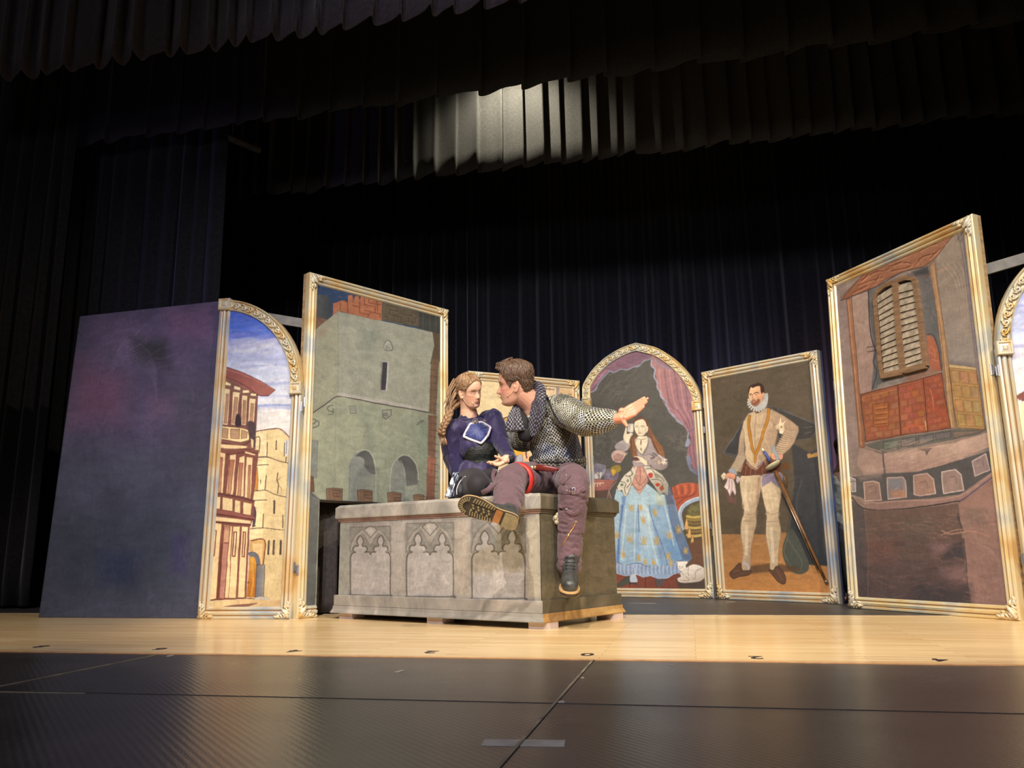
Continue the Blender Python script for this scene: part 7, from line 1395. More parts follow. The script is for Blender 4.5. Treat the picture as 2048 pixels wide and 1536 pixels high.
# ---- boots: x towards the toe, z up the leg
def boot(M4, parent, right=True, label=''):
    sd = 1 if right else -1; m_up = mat('black_boot_leather', C8(62, 64, 62), 0.38, 0.25, 30, 0.15, 120); m_so = mat('dark_olive_rubber', C8(58, 50, 36), 0.6, 0.15, 40); m_lg = mat('olive_rubber_lugs', C8(128, 114, 80), 0.6, 0.15, 40); m_we = mat('tan_welt', C8(196, 160, 110), 0.55); m_sh = mat('amber_shank_rubber', C8(150, 96, 40), 0.3, 0.2, 30); m_la = mat('black_laces', C8(40, 40, 42), 0.6)
    def outline(e=0.0):
        pts = [(-0.012, 0), (-0.006, .026), (.02, .036), (.06, .034), (.10, .033), (.15, .044), (.20, .050), (.245, .043), (.272, .022), (.280, .0), (.275, -.020), (.255, -.036), (.215, -.044), (.16, -.040), (.10, -.028), (.06, -.030), (.02, -.034), (-.006, -.024)]
        return [np.array((x+(e if x > .13 else -e)*0.5, y*sd+(e if y*sd > 0 else -e))) for x, y in pts]
    def ext(name, ol, z0, z1, m):
        P = catmull(ol, 3, True); bm = bmesh.new(); A = [bm.verts.new(M4 @ Vector((p[0], p[1], z0))) for p in P]; B = [bm.verts.new(M4 @ Vector((p[0], p[1], z1))) for p in P]; n = len(P)
        bm.faces.new(A[::-1]); bm.faces.new(B)
        for i in range(n): bm.faces.new((A[i], A[(i+1) % n], B[(i+1) % n], B[i]))
        return obj(name, bm, m, parent)
    bm = bmesh.new()
    limb(bm, [M4 @ Vector(p) for p in ((0.012, 0, 0.030), (0.07, 0, 0.036), (0.13, 0, 0.034), (0.19, 0.002*sd, 0.028), (0.240, 0.002*sd, 0.024))], [0.038, 0.040, 0.041, 0.045, 0.038]); limb(bm, [M4 @ Vector(p) for p in ((0.020, 0, 0.03), (0.034, 0, 0.06), (0.038, 0, 0.10))], [0.042, 0.050, 0.052]); limb(bm, [M4 @ Vector(p) for p in ((0.06, 0, 0.07), (0.12, 0, 0.045))], [0.042, 0.036])
    me = fuse('boot', bm, 0.004, 4); co = mco(me); inv = np.array(M4.inverted()); L = co@inv[:3, :3].T+inv[:3, 3]; L[:, 2] = np.maximum(L[:, 2], 0.0); m_ = np.array(M4); co = L@m_[:3, :3].T+m_[:3, 3]; me.vertices.foreach_set('co', co.reshape(-1).astype(np.float32)); up = link('boot', me, m_up, parent); parent = up; up['label'] = label
    ext('welt', outline(0.003), -0.003, 0.006, m_we); so = ext('sole', outline(0.001), -0.016, -0.002, m_so)
    bm = bmesh.new(); R = np.array(catmull(outline(-0.001), 3, True))       # lugs and heel
    hp = [p for p in R if p[0] < 0.068]; hp.sort(key=lambda p: math.atan2(p[1], p[0]-0.035))
    A = [bm.verts.new(M4 @ Vector((p[0], p[1], -0.036))) for p in hp]; B = [bm.verts.new(M4 @ Vector((p[0], p[1], -0.014))) for p in hp]; n = len(hp); bm.faces.new(A); bm.faces.new(B)
    for i in range(n): bm.faces.new((A[i], A[(i+1) % n], B[(i+1) % n], B[i]))
    obj('heel', bm, m_lg, parent); bm = bmesh.new()
    def lug(x, y, ang, l, wd): box(bm, (0, 0, 0), (l, wd, 0.007), M4 @ Matrix.Translation((x, y, -0.0195)) @ Matrix.Rotation(ang, 4, 'Z'))
    for x in np.arange(0.115, 0.222, 0.0125):
        lug(x, sd*0.035, sd*0.25, 0.0065, 0.020); lug(x, -sd*0.028, -sd*0.25, 0.0065, 0.020)
    for a in np.linspace(-1.35, 1.35, 11): lug(0.232+0.036*math.cos(a), 0.034*math.sin(a), a, 0.018, 0.0062)
    for i in range(4):
        for j in (-1, 0, 1): lug(0.130+i*0.026+0.006*(j % 2), j*0.012, 0.7, 0.010, 0.008)
    for i in range(6): lug(-0.002+0.002*i, -0.02+0.008*i, 0.5, 0.002, 0.002)
    obj('tread', bm, m_lg, parent); bm = bmesh.new(); box(bm, (0, 0, 0), (0.034, 0.060, 0.004), M4 @ Matrix.Translation((0.088, 0.002*sd, -0.0175))); obj('shank_patch', bm, m_sh, parent)
    t = BVHTree.FromPolygons([tuple(v.co) for v in me.vertices], [tuple(p.vertices) for p in me.polygons]); bm = bmesh.new()
    for i in range(6):
        x = 0.135-i*0.014; z = 0.075+i*0.017
        for q in (-1, 1):
            pts = []
            for yy in np.linspace(-0.022, 0.022, 7):
                o = M4 @ Vector((x+0.20+q*yy*0.25, yy, z+0.20)); d = (M4 @ Vector((x+q*yy*0.25, yy, z))-o).normalized(); h = t.ray_cast(o, d)
                if h[0] is not None: pts.append(h[0]+h[1]*0.0015)
            if len(pts) > 2: tube(bm, pts, 0.0018, 6)
    obj('laces', bm, m_la, parent, True)
m_skin = skin_mat(); m_metal = mat('nickel', C8(200, 200, 205), 0.25, 0.1, 20, metal=1.0); m_gold = mat('brass', C8(222, 180, 110), 0.3, 0.1, 20, metal=0.9)
def seg(P): return [(np.array(a), np.array(b)) for a, b in zip(P[:-1], P[1:])]
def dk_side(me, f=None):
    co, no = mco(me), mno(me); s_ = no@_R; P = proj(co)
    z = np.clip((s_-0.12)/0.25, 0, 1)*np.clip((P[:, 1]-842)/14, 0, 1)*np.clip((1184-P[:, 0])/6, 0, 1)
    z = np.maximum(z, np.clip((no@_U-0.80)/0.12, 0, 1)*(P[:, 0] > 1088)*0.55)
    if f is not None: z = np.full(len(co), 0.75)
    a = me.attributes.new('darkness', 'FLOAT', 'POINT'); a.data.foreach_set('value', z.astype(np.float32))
# ================================================================= man
man = empty('person', Vector((-0.69, 4.50, 0.66))); tag(man, 'man in dotted knit sweater and plum trousers, left arm stretched out', 'person', None)
rh, rk, ra = at(1092, 957, 4.52), at(1025, 960, 4.20), at(1012, 1022, 3.90)
lh, lk, la = at(1138, 957, 4.50), at(1148, 970, 4.13), at(1138, 1124, 4.155)
pel, wai, che, nkb = at(1117, 954, 4.54), at(1114, 908, 4.52), at(1096, 850, 4.46), at(1072, 832, 4.42)
hc = at(1031, 770, 4.31); lsh, lel, lwr = at(1122, 820, 4.42), at(1172, 842, 4.16), at(1230, 838, 4.02)
rsh, rel, rwr = at(1056, 848, 4.40), at(1050, 882, 4.52), at(1000, 866, 4.74)
HM = basis(RU(-0.98, -0.09, 0.04), RU(-0.09, 1.0, 0.0), hc); hs = 0.975
bm = bmesh.new(); head_bm(bm, HM, False, hs)
limb(bm, [nkb+RU(0.01, -0.03, 0), nkb*0.5+hc*0.5+RU(0.03, -0.02, 0.0), hc+RU(0.030, -0.045, 0.0)], [0.080, 0.066, 0.062])
limb(bm, [pel, wai, che, nkb], [0.10, 0.095, 0.11, 0.07], (RU(0, 0, 1), 0.8)); limb(bm, [lsh, lel, lwr], [0.045, 0.038, 0.026]); limb(bm, [rsh, rel, rwr], [0.045, 0.038, 0.026]); limb(bm, [che, lsh], [0.08, 0.05], None, 16, 1); limb(bm, [che, rsh], [0.08, 0.05], None, 16, 1)
limb(bm, [rh, rk, ra], [0.07, 0.045, 0.035]); limb(bm, [lh, lk, la], [0.07, 0.045, 0.035]); limb(bm, [lwr, lwr+RU(0.03, 0.005, -0.02)], [0.027, 0.026], None, 12, 1)
hd = RU(0.80, 0.56, -0.22); hand(bm, lwr+RU(0.022, 0.000, -0.012), hd, RU(-0.25, 0.62, -0.72), -1, (0.03, 0.03, 0.05, 0.06), -0.045, 0.45, 0.98, RU(0.10, -0.80, -0.55))
hand(bm, rwr, RU(-1, -0.1, 0.05), RU(0, 0, -1), 1, (0.2, 0.2, 0.2, 0.2))
me = fuse('body', bm, 0.0032, 2, 0.4); CC = head_colour(me, HM, hs, (0.60, 0.32, 0.22)); dw = np.linalg.norm(mco(me)-np.array(lwr), axis=1); CC[dw < 0.24] = (0.66, 0.29, 0.17); colour(me, CC); body = link('body', me, m_skin, man)
m_hair = hair_mat('short_brown_hair', (0.035, 0.018, 0.010), (0.10, 0.056, 0.034), (0.22, 0.14, 0.085))
def thm(a, z): return 0.008+0.016*np.clip((z-0.03)/0.06, 0, 1)+0.012*np.exp(-(a/0.55)**2)*np.clip((z-.05)/.03, 0, 1)
hair_shell('hair', HM, hs, thm, ([0, .5, .8, 1.02, 1.18, 1.30, 1.42, 1.62, 1.85, 2.1, 2.5, 3.15], [.078, .076, .064, .036, .004, -.018, .010, .022, .004, -.040, -.058, -.060]), m_hair, man, 3)
pths = []
for k in range(170):
    a0 = rnd.uniform(-2.9, 2.9); z0 = rnd.uniform(0.0, .115); zl = np.interp(abs(a0), [0, .8, 1.1, 1.4, 1.8, 2.4, 3.1], [.085, .075, .03, .03, .02, -.045, -.05]); z0 = max(z0, zl+.012); o = float(thm(np.array(abs(a0)), np.array(z0)))
    pths.append([(a0, min(z0+.012, .119), o), (a0+rnd.uniform(-.1, .1), z0, o+.003), (a0+rnd.uniform(-.15, .15), z0-.012, o+.002), (a0+rnd.uniform(-.2, .2), max(z0-.022, zl), o*.8)])
locks(HM, hs, pths, 0.0019, m_hair, man, False, 'hair_locks', 3)
bm = bmesh.new()
for i in range(90):
    a = rnd.uniform(-0.9, 0.9); z = rnd.uniform(0.092, 0.120); p0 = Vector((0.055*math.sin(a*1.2), 0.06*math.cos(a)+0.012, z)); p1 = p0+Vector((rnd.uniform(-.01, .01), 0.018, 0.012)); p2 = p1+Vector((rnd.uniform(-.012, .012), 0.008, -0.006))
    tube(bm, [HM @ p0, HM @ p1, HM @ p2], [0.004, 0.0035, 0.001], 5)
obj('fringe', bm, m_hair, man, True)
# trousers
m_tr = cloth_mat('plum_canvas', C8(97, 72, 79), 0.75, 0.12, 14)
bm = bmesh.new(); limb(bm, [rh, rk*0.55+rh*0.45+RU(0, 0.010, 0), rk, ra], [0.088, 0.080, 0.074, 0.070]); limb(bm, [lh, lk*0.55+lh*0.45+RU(0, 0.010, 0), lk, lk*0.5+la*0.5, la], [0.090, 0.084, 0.078, 0.066, 0.055]); ball(bm, pel+RU(0, 0.0, 0), (0.145, 0.11, 0.085)); limb(bm, [pel, wai+RU(0, -0.05, 0)], [0.120, 0.118], (RU(0, 0, 1), 0.85), 20, 1)
limb(bm, [rk+RU(-0.01, -0.005, -0.02), rk*0.3+ra*0.7], [0.080, 0.074], None, 20, 1); limb(bm, [la+RU(0, 0.03, 0), la+RU(0.002, -0.012, 0)], [0.057, 0.062], None, 20, 1)
me = fuse('trousers', bm, 0.006, 3); wrinkle(me, 0.0100, 17, seg([rh, rk, ra])+seg([lh, lk, la]), 2.4, 3); trou = link('trousers', me, m_tr, man)
# sweater
m_kn = knit_mat('dotted_knit', (0.006, 0.006, 0.007), [C8(150, 162, 188), C8(202, 206, 206), C8(158, 156, 130), C8(212, 210, 194), C8(136, 136, 120)], 0.0145, 0.39, 0.55); m_kd = knit_mat('dark_shawl_knit', C8(36, 32, 40), [C8(90, 88, 104), C8(150, 148, 164), C8(190, 188, 200)], 0.0175, 0.08, 0.24)
bm = bmesh.new(); limb(bm, [wai+RU(0.002, -0.052, 0), wai, che, nkb*0.7+che*0.3], [0.144, 0.140, 0.136, 0.085], (RU(0, 0, 1), 0.82)); limb(bm, [che+RU(0.02, 0.02, 0), lsh, lel, lwr*0.86+lel*0.14], [0.10, 0.090, 0.080, 0.048]); limb(bm, [che, rsh, rel, rwr], [0.09, 0.072, 0.062, 0.05]); limb(bm, [lsh+RU(-0.05, 0.005, 0), lsh], [0.07, 0.085], None, 16, 1)
limb(bm, [wai+RU(0.002, -0.028, 0), wai+RU(0.002, -0.046, 0)], [0.138, 0.140], (RU(0, 0, 1), 0.84), 24, 1)
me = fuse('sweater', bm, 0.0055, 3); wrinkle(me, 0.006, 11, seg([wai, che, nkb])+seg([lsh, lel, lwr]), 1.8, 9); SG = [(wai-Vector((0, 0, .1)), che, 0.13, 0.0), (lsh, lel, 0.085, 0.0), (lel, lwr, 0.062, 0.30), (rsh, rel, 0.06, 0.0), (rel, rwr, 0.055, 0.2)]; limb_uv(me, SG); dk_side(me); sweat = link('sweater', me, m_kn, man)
surf_line('raglan_seam', Surf(sweat), [(1092, 790), (1097, 800), (1106, 822), (1118, 842), (1131, 853)], 0.011, 0.004, mat('black_wool_seam', (0.012, 0.011, 0.014), 0.85), man)
for q, (dz, r_) in enumerate(((-0.030, 0.149), (-0.056, 0.150))):
    bm = bmesh.new(); c0 = wai+RU(0.003, dz, 0); pts = [c0+RU(math.cos(a)*r_, 0.004*math.sin(3*a+q), math.sin(a)*r_*0.86) for a in np.linspace(0, 2*math.pi, 49)]; tube(bm, pts, 0.0135, 10, False)
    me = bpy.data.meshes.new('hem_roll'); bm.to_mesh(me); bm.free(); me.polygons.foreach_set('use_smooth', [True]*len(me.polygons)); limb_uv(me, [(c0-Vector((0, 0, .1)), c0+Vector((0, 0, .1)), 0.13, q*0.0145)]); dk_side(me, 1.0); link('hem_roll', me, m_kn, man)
sf = Surf(sweat, body)
# shawl collar: two thick lapels and the roll behind the neck
def lapel(name, pts, depth, wid, th):
    P = [at(x, y, d) for (x, y), d in zip(pts, depth)]; bm = bmesh.new(); P = [Vector(p) for p in catmull([tuple(p) for p in P], 5)]; Wd = list(np.interp(np.linspace(0, 1, len(P)), np.linspace(0, 1, len(wid)), wid)); rows = []
    for i, p in enumerate(P):
        d = (P[min(i+1, len(P)-1)]-P[max(i-1, 0)]).normalized(); n = RU(-0.1, 0.15, -1); n = (n-d*n.dot(d)).normalized(); w = d.cross(n)
        rows.append([p+w*(math.cos(q)*Wd[i]/2)+n*(math.sin(q)*th) for q in np.linspace(0, 2*math.pi, 20, endpoint=False)])
    V = [[bm.verts.new(v) for v in r] for r in rows]
    for a, b in zip(V[:-1], V[1:]):
        for k in range(20): bm.faces.new((a[k], a[(k+1) % 20], b[(k+1) % 20], b[k]))
    bm.faces.new(V[0]); bm.faces.new(V[-1][::-1]); me = fuse(name, bm, 0.0055, 2); wrinkle(me, 0.004, 22, None, 1, 5); limb_uv(me, [(P[0], P[len(P)//2], 0.05, 0), (P[len(P)//2], P[-1], 0.05, (P[0]-P[len(P)//2]).length)]); return link(name, me, m_kd, man)
lapel('collar', [(1058, 768), (1076, 776), (1078, 800), (1075, 830), (1068, 860), (1066, 874)], [4.46, 4.40, 4.33, 4.30, 4.32, 4.33], [0.050, 0.072, 0.082, 0.084, 0.066, 0.02], 0.024)
lapel('collar', [(1036, 808), (1031, 824), (1029, 842), (1030, 862)], [4.36, 4.32, 4.29, 4.29], [0.030, 0.056, 0.090, 0.112], 0.018)
# under-shirt in the neck opening
bm = bmesh.new(); limb(bm, [at(1040, 822, 4.345), at(1047, 845, 4.335), at(1052, 868, 4.335)], [0.020, 0.036, 0.046], (RU(0, 0, 1), 0.7), 16, 1); obj('undershirt', bm, mat('black_undershirt', (0.006, 0.006, 0.006), 0.8), man, True)
# belt, leg strap, buckles, zip
m_belt = mat('brown_leather', C8(96, 44, 36), 0.4, 0.2, 30); m_redw = mat('red_webbing', C8(196, 44, 34), 0.5, 0.1, 60)
bm = bmesh.new(); c0 = wai+RU(0.003, -0.085, 0); pts = [c0+RU(math.cos(a)*0.132, 0.006*math.cos(a), math.sin(a)*0.118) for a in np.linspace(0, 2*math.pi, 49)]; tube(bm, pts, 0.014, 10, False, (Vector((0, 0, 1)), 1.0)); obj('belt', bm, m_belt, man, True)
ax = (rk-rh).normalized(); cc = rh*0.16+rk*0.84; e1 = Vector((0, 0, 1)); e1 = (e1-ax*e1.dot(ax)).normalized(); e2 = ax.cross(e1); bm = bmesh.new(); rows = []
for i in range(40):
    a = 2*math.pi*i/40; d = e1*math.cos(a)+e2*math.sin(a); rows.append([bm.verts.new(cc+d*(0.087+t)+ax*w_) for t, w_ in ((-0.006, -0.016), (0.005, -0.014), (0.006, 0), (0.005, 0.014), (-0.006, 0.016))])
for i in range(40):
    a, b = rows[i], rows[(i+1) % 40]
    for k in range(4): bm.faces.new((a[k], a[k+1], b[k+1], b[k]))
obj('red_leg_strap', bm, m_redw, man, True)
ts = Surf(trou)
surf_line('strap', ts, [(990, 938), (986, 952), (990, 968), (986, 984)], 0.020, 0.004, m_tr, man); bm = bmesh.new(); tube(bm, [at(988, 968, 4.06), at(976, 980, 4.05), at(964, 986, 4.05)], [0.013, 0.014, 0.012], 8, True, (RU(0, 0, 1), 0.3)); obj('strap_tail', bm, m_tr, man, True)
surf_line('strap', ts, [(1118, 980), (1135, 985), (1155, 984), (1170, 976)], 0.024, 0.005, m_tr, man); surf_line('strap', ts, [(1118, 1012), (1135, 1022), (1148, 1028), (1160, 1020)], 0.020, 0.005, m_tr, man); surf_line('strap', ts, [(1140, 950), (1126, 966), (1119, 982)], 0.018, 0.004, m_tr, man)
for x, y in ((993, 941), (997, 940), (996, 953), (987, 960), (982, 967), (976, 975), (1118, 946), (1132, 950), (1127, 984), (1134, 981), (1150, 980), (1160, 978), (1131, 1017), (1143, 1027), (1166, 981)): stud('rivet', ts, x, y, 0.0038, m_metal, man)
def buckle(px, py, wd, ht):
    p, n = ts.hit(px, py, 0.006); u = Vector(_U)-n*Vector(_U).dot(n); u.normalize(); r = u.cross(n); bm = bmesh.new(); q = [p+r*a*wd+u*b*ht for a, b in ((-1, -1), (1, -1), (1, 1), (-1, 1), (-1, -1))]; tube(bm, q, 0.0022, 6); tube(bm, [p-u*ht, p+u*ht+n*0.003], 0.0018, 6); obj('buckle', bm, m_metal, man, True)
buckle(1145, 981, 0.014, 0.014); buckle(1134, 1018, 0.010, 0.013); buckle(1083, 943, 0.003, 0.014)
surf_line('zip', ts, [(1152, 1042), (1147, 1054), (1138, 1068), (1131, 1080), (1125, 1090)], 0.0055, 0.003, m_gold, man, 0.001, 5); surf_line('seam', ts, [(1122, 1143), (1138, 1146), (1156, 1145)], 0.006, 0.002, m_tr, man)
RB = basis(RU(0, 1, 0), RU(0, 0, 1), Vector((0, 0, 0)))
def bootm(heel, X, Z): X = X.normalized(); Z = (Z-X*Z.dot(X)).normalized(); Y = Z.cross(X); return Matrix(((X.x, Y.x, Z.x, heel.x), (X.y, Y.y, Z.y, heel.y), (X.z, Y.z, Z.z, heel.z), (0, 0, 0, 1)))
boot(bootm(at(1030, 1045, 3.79), RU(-0.93, 0.36, -0.06), RU(0.10, 0.12, 0.97)), man, True, 'black boot with its lugged sole turned to the viewer')
boot(bootm(at(1139, 1152, 4.20), RU(-0.06, -0.06, -1.0), RU(0.02, 1.0, -0.1)), man, False, 'black lace-up boot hanging toe first')
# headset microphone
def headset(P, wire, parent, tip):
    bm = bmesh.new(); tube(bm, [Vector(p) for p in catmull([tuple(p) for p in P], 5)], wire, 6); o = obj('headset_microphone', bm, mat('flesh_plastic', C8(226, 190, 160), 0.4), parent, True); bm = bmesh.new(); ball(bm, tip, 0.0036); t = obj('microphone_tip', bm, mat('beige_tip', C8(206, 160, 130), 0.5), o, True)
hf = Surf(body); headset([hf.hit(x, y, 0.003)[0] for x, y in ((1031, 752), (1032, 760), (1030, 768), (1027, 780), (1022, 787), (1015, 792))], 0.0012, man, hf.hit(1015, 792, 0.004)[0])
reparent_world(man)
# dagger at the belt
dg_ = empty('dagger', at(1085, 934, 4.36)); tag(dg_, 'dagger with white handle in a red-brown sheath at the man\'s waist', 'dagger')
ds = Surf(trou, sweat); dd = min(ds.hit(1068, 934, 0.02)[0].y, ds.hit(1112, 938, 0.02)[0].y, ds.hit(1090, 936, 0.02)[0].y)-0.012
A, B, Cc, D = at(1053, 934, dd), at(1067, 935, dd), at(1073, 935, dd), at(1120, 939, dd)
bm = bmesh.new(); tube(bm, [A, A*0.5+B*0.5, B], [0.009, 0.0075, 0.008], 10); ball(bm, A, 0.0105); obj('handle', bm, mat('bone_handle', C8(226, 216, 180), 0.4), dg_, True)
bm = bmesh.new(); tube(bm, [B, Cc], [0.011, 0.011], 10); obj('collar', bm, m_gold, dg_, True); bm = bmesh.new(); tube(bm, [Cc, Cc*0.5+D*0.5, Cc*0.15+D*0.85, D], [0.0165, 0.017, 0.010, 0.002], 12, True, (RU(0, 0, 1), 0.5)); obj('sheath', bm, mat('oxblood_leather', C8(112, 40, 34), 0.35, 0.15, 30), dg_, True); reparent_world(dg_)
# ================================================================= woman
wom = empty('person', Vector((-1.18, 4.52, 0.66))); tag(wom, 'woman with long braided hair and navy blouse, sitting with eyes lowered', 'person')
gp_, gw, gc, gn = at(956, 950, 4.56), at(962, 918, 4.57), at(948, 872, 4.58), at(939, 841, 4.56); gh = at(939, 784, 4.50)
gs = 0.80; GM = basis(RU(0.70, -0.07, -0.70), RU(-0.12, 1.0, -0.04), gh)
r_s, r_e, r_w = at(907, 862, 4.50), at(905, 905, 4.54), at(921, 945, 4.58); l_s, l_e, l_w = at(984, 842, 4.66), at(1004, 888, 4.54), at(1021, 917, 4.37)
hipR, kneR, ankR = at(944, 962, 4.52), at(956, 971, 4.31), at(912, 990, 4.40); hipL, kneL = at(972, 963, 4.54), at(990, 972, 4.40)
bm = bmesh.new(); head_bm(bm, GM, True, gs); limb(bm, [gn+RU(0, -0.02, 0), gn*0.5+gh*0.5+RU(-0.008, -0.01, 0.01), gh+RU(-0.012, -0.05, 0.015)], [0.060, 0.046, 0.046])
limb(bm, [gp_, gw, gc, gn], [0.09, 0.075, 0.09, 0.055], (RU(-.3, 0, 1), 0.8)); limb(bm, [gc, r_s, r_e, r_w], [0.06, 0.04, 0.034, 0.024]); limb(bm, [gc, l_s, l_e, l_w], [0.06, 0.04, 0.034, 0.023]); limb(bm, [hipR, kneR], [0.065, 0.05]); limb(bm, [hipL, kneL], [0.065, 0.05])
limb(bm, [l_w, at(1012, 917, 4.345)], [0.024, 0.022], None, 12, 1); hand(bm, at(1015, 919.5, 4.345), RU(-0.86, -0.26, -0.42), RU(0.1, 0.92, -0.35), -1, (0.5, 0.42, 0.25, 0.2), 0.05, 0.9, 0.76, RU(-0.78, 0.42, -0.3))
me = fuse('body', bm, 0.0030, 2, 0.4); colour(me, head_colour(me, GM, gs, (0.70, 0.42, 0.28), True, (0.22, 0.12, 0.06))); gb = link('body', me, m_skin, wom)
m_gh = hair_mat('dark_blonde_hair', (0.075, 0.038, 0.018), (0.24, 0.135, 0.065), (0.50, 0.32, 0.17))
hair_shell('hair', GM, gs, lambda a, z: 0.006+0.012*np.clip((a-1.4)/1.0, 0, 1)+0.003*np.clip((z-.06)/.05, 0, 1), ([0, .35, .7, 1.0, 1.2, 1.35, 1.5, 1.75, 2.1, 2.6, 3.15], [.084, .078, .062, .040, .024, .020, .026, .016, -.030, -.075, -.085]), m_gh, wom, 8, -0.007, True, 0.0016, (60, 30))
pths = []
for k in range(120):
    sd = -1 if k % 2 else 1; t = rnd.random(); a0 = sd*(0.08+1.25*t**1.2); z0 = 0.115-0.095*t**1.5+rnd.uniform(-.004, .004); o = rnd.uniform(.006, .011)
    pths.append([(a0, z0, o*.6), (sd*(abs(a0)*.55+.85), z0*.75+.012, o), (sd*(abs(a0)*.3+1.7), z0*.45-.004, o+.004), (sd*2.7, -0.02+z0*.2, o+.006)])
locks(GM, gs, pths, 0.0026, m_gh, wom, True)
pths = [[(sd*(1.02+.1*q), .055-.01*q, .004), (sd*(1.12+.06*q), .035, .006), (sd*(1.22+.05*q), .012, .005), (sd*(1.24+.04*q), -.008-.004*q, .003)] for sd in (-1, 1) for q in range(3)]
locks(GM, gs, pths, 0.0009, m_gh, wom, True, 'loose_wisps')
bm = bmesh.new()           # gathered hair falling behind the ear into the braid
top = [GM @ Vector((x, y, z)) for x, y, z in ((-0.030, -0.085, 0.03), (-0.045, -0.10, -0.02), (-0.055, -0.10, -0.06))]
bpath = [(904, 812), (900, 826), (896, 840), (890, 852), (886, 864)]
P = [top[0], top[1], at(901, 812, 4.47), at(897, 830, 4.44)]
for k in range(34):
    o = Vector((rnd.uniform(-.020, .020), rnd.uniform(-.022, .022), rnd.uniform(-.02, .02))); q = [p+o*f for p, f in zip(P, (1.3, 1.35, 1.0, 0.45))]; q[1] += Vector((rnd.uniform(-.012, .008), 0, 0)); tube(bm, [Vector(v) for v in catmull([tuple(v) for v in q], 5)], [0.008, 0.009, 0.007, 0.005], 6)
obj('gathered_hair', bm, m_gh, wom, True)
bp3 = [Vector(v) for v in catmull([tuple(at(x, y, d)) for x, y, d in ((900, 822, 4.44), (896, 836, 4.41), (890, 848, 4.40), (885, 858, 4.40), (884, 868, 4.41))], 10)]
for s3 in range(3):
    bm = bmesh.new(); pts = []; rr = []
    for i, p in enumerate(bp3):
        t = i/(len(bp3)-1); a = t*4.2*math.pi+s3*2*math.pi/3; pts.append(p+RU(0.014*math.sin(a), 0, 0.010*math.sin(2*a))); rr.append(0.0125*(1-0.25*t)+0.002*math.sin(a*3))
    tube(bm, pts, rr, 10); obj('braid_strand', bm, m_gh, wom, True)
bm = bmesh.new()
for k in range(16):
    x = rnd.uniform(-7, 7); tube(bm, [Vector(v) for v in catmull([tuple(at(884+x*0.3, 866, 4.41)), tuple(at(884+x*0.7, 873, 4.42)), tuple(at(887+x*0.8, 881, 4.42)), tuple(at(888+x*1.0, 888+rnd.uniform(-3, 3), 4.42))], 3)], [0.006, 0.005, 0.001], 5)
for k in range(12):     # loose curls
    x = rnd.uniform(-6, 10); y = rnd.uniform(770, 800); tube(bm, [Vector(v) for v in catmull([tuple(at(909+x*.4, y-14, 4.47)), tuple(at(899+x*0.5, y+4, 4.45)), tuple(at(896+x*.6, y+20, 4.43)), tuple(at(891+x*.8, y+36, 4.42))], 4)], [0.005, 0.004, 0.0015], 5)
obj('braid_tail', bm, m_gh, wom, True)
gf = Surf(gb); headset([gf.hit(x, y, 0.003)[0] for x, y in ((921, 792), (927, 798), (934, 807), (940, 812))], 0.0012, wom, gf.hit(940, 812, 0.003)[0]); bm = bmesh.new(); tube(bm, [gf.hit(x, y, 0.004)[0] for x, y in ((944, 803), (947, 809), (950.5, 817), (952, 820))], 0.0022, 6); obj('microphone_capsule', bm, mat('pale_flesh_plastic', C8(232, 204, 170), 0.4), wom, True)
# blouse
m_bl = cloth_mat('navy_satin', C8(38, 29, 74), 0.55, 0.12, 10, 0.25); m_bt = cloth_mat('blue_jabot_satin', C8(52, 62, 120), 0.42, 0.2, 14, 0.3)
bm = bmesh.new(); limb(bm, [gp_+RU(0, -0.0, 0), gw, gw*0.5+gc*0.5+RU(0.004, 0, -0.015), gc+RU(0.005, 0.005, -0.005), gn+RU(0, 0.006, 0)], [0.112, 0.088, 0.108, 0.106, 0.056], (RU(-.3, 0, 1), 0.9))
limb(bm, [r_s+RU(0.03, 0.012, 0.01), r_s, r_e+RU(-0.002, 0.01, 0), r_w+RU(-0.012, 0.0, 0), r_w+RU(0.0, -0.035, 0)], [0.055, 0.060, 0.060, 0.050, 0.012]); limb(bm, [l_s+RU(-0.05, -0.01, 0), l_s+RU(0.004, 0.0, 0), l_e, l_w], [0.05, 0.066, 0.046, 0.028]); ball(bm, l_s+RU(0.008, 0.014, 0.0), 0.058)
limb(bm, [gn+RU(-0.01, -0.012, 0), gn+RU(-0.006, 0.012, 0.0)], [0.056, 0.052], None, 20, 1)
me = fuse('blouse', bm, 0.0050, 3); wrinkle(me, 0.0095, 16, seg([r_s, r_e, r_w])+seg([l_s, l_e, l_w])+seg([gp_, gc, gn]), 0.55, 4); blouse = link('blouse', me, m_bl, wom)
bm = bmesh.new()
for k in range(26): a = 2*math.pi*k/26; c0 = gn+RU(-0.006, 0.016, 0); p = c0+RU(math.cos(a)*0.052, 0.008*math.sin(a+0.5), math.sin(a)*0.050); ball(bm, p, (0.010, 0.010, 0.008+0.003*(k % 2)))
me = fuse('neck_ruffle', bm, 0.003, 1); link('neck_ruffle', me, m_bl, wom)
m_co = mat('black_brocade', C8(20, 24, 20), 0.55, 0.9, 70, 0.4, 120)
bm = bmesh.new(); limb(bm, [gw+RU(0, -0.028, 0), gw+RU(-0.002, 0.012, 0), gw+RU(-0.004, 0.040, 0)], [0.105, 0.0935, 0.106], (RU(-.3, 0, 1), 0.92), 28, 3); me = fuse('corset', bm, 0.005, 2); cors = link('corset', me, m_co, wom)
bs = Surf(blouse, cors, gb)
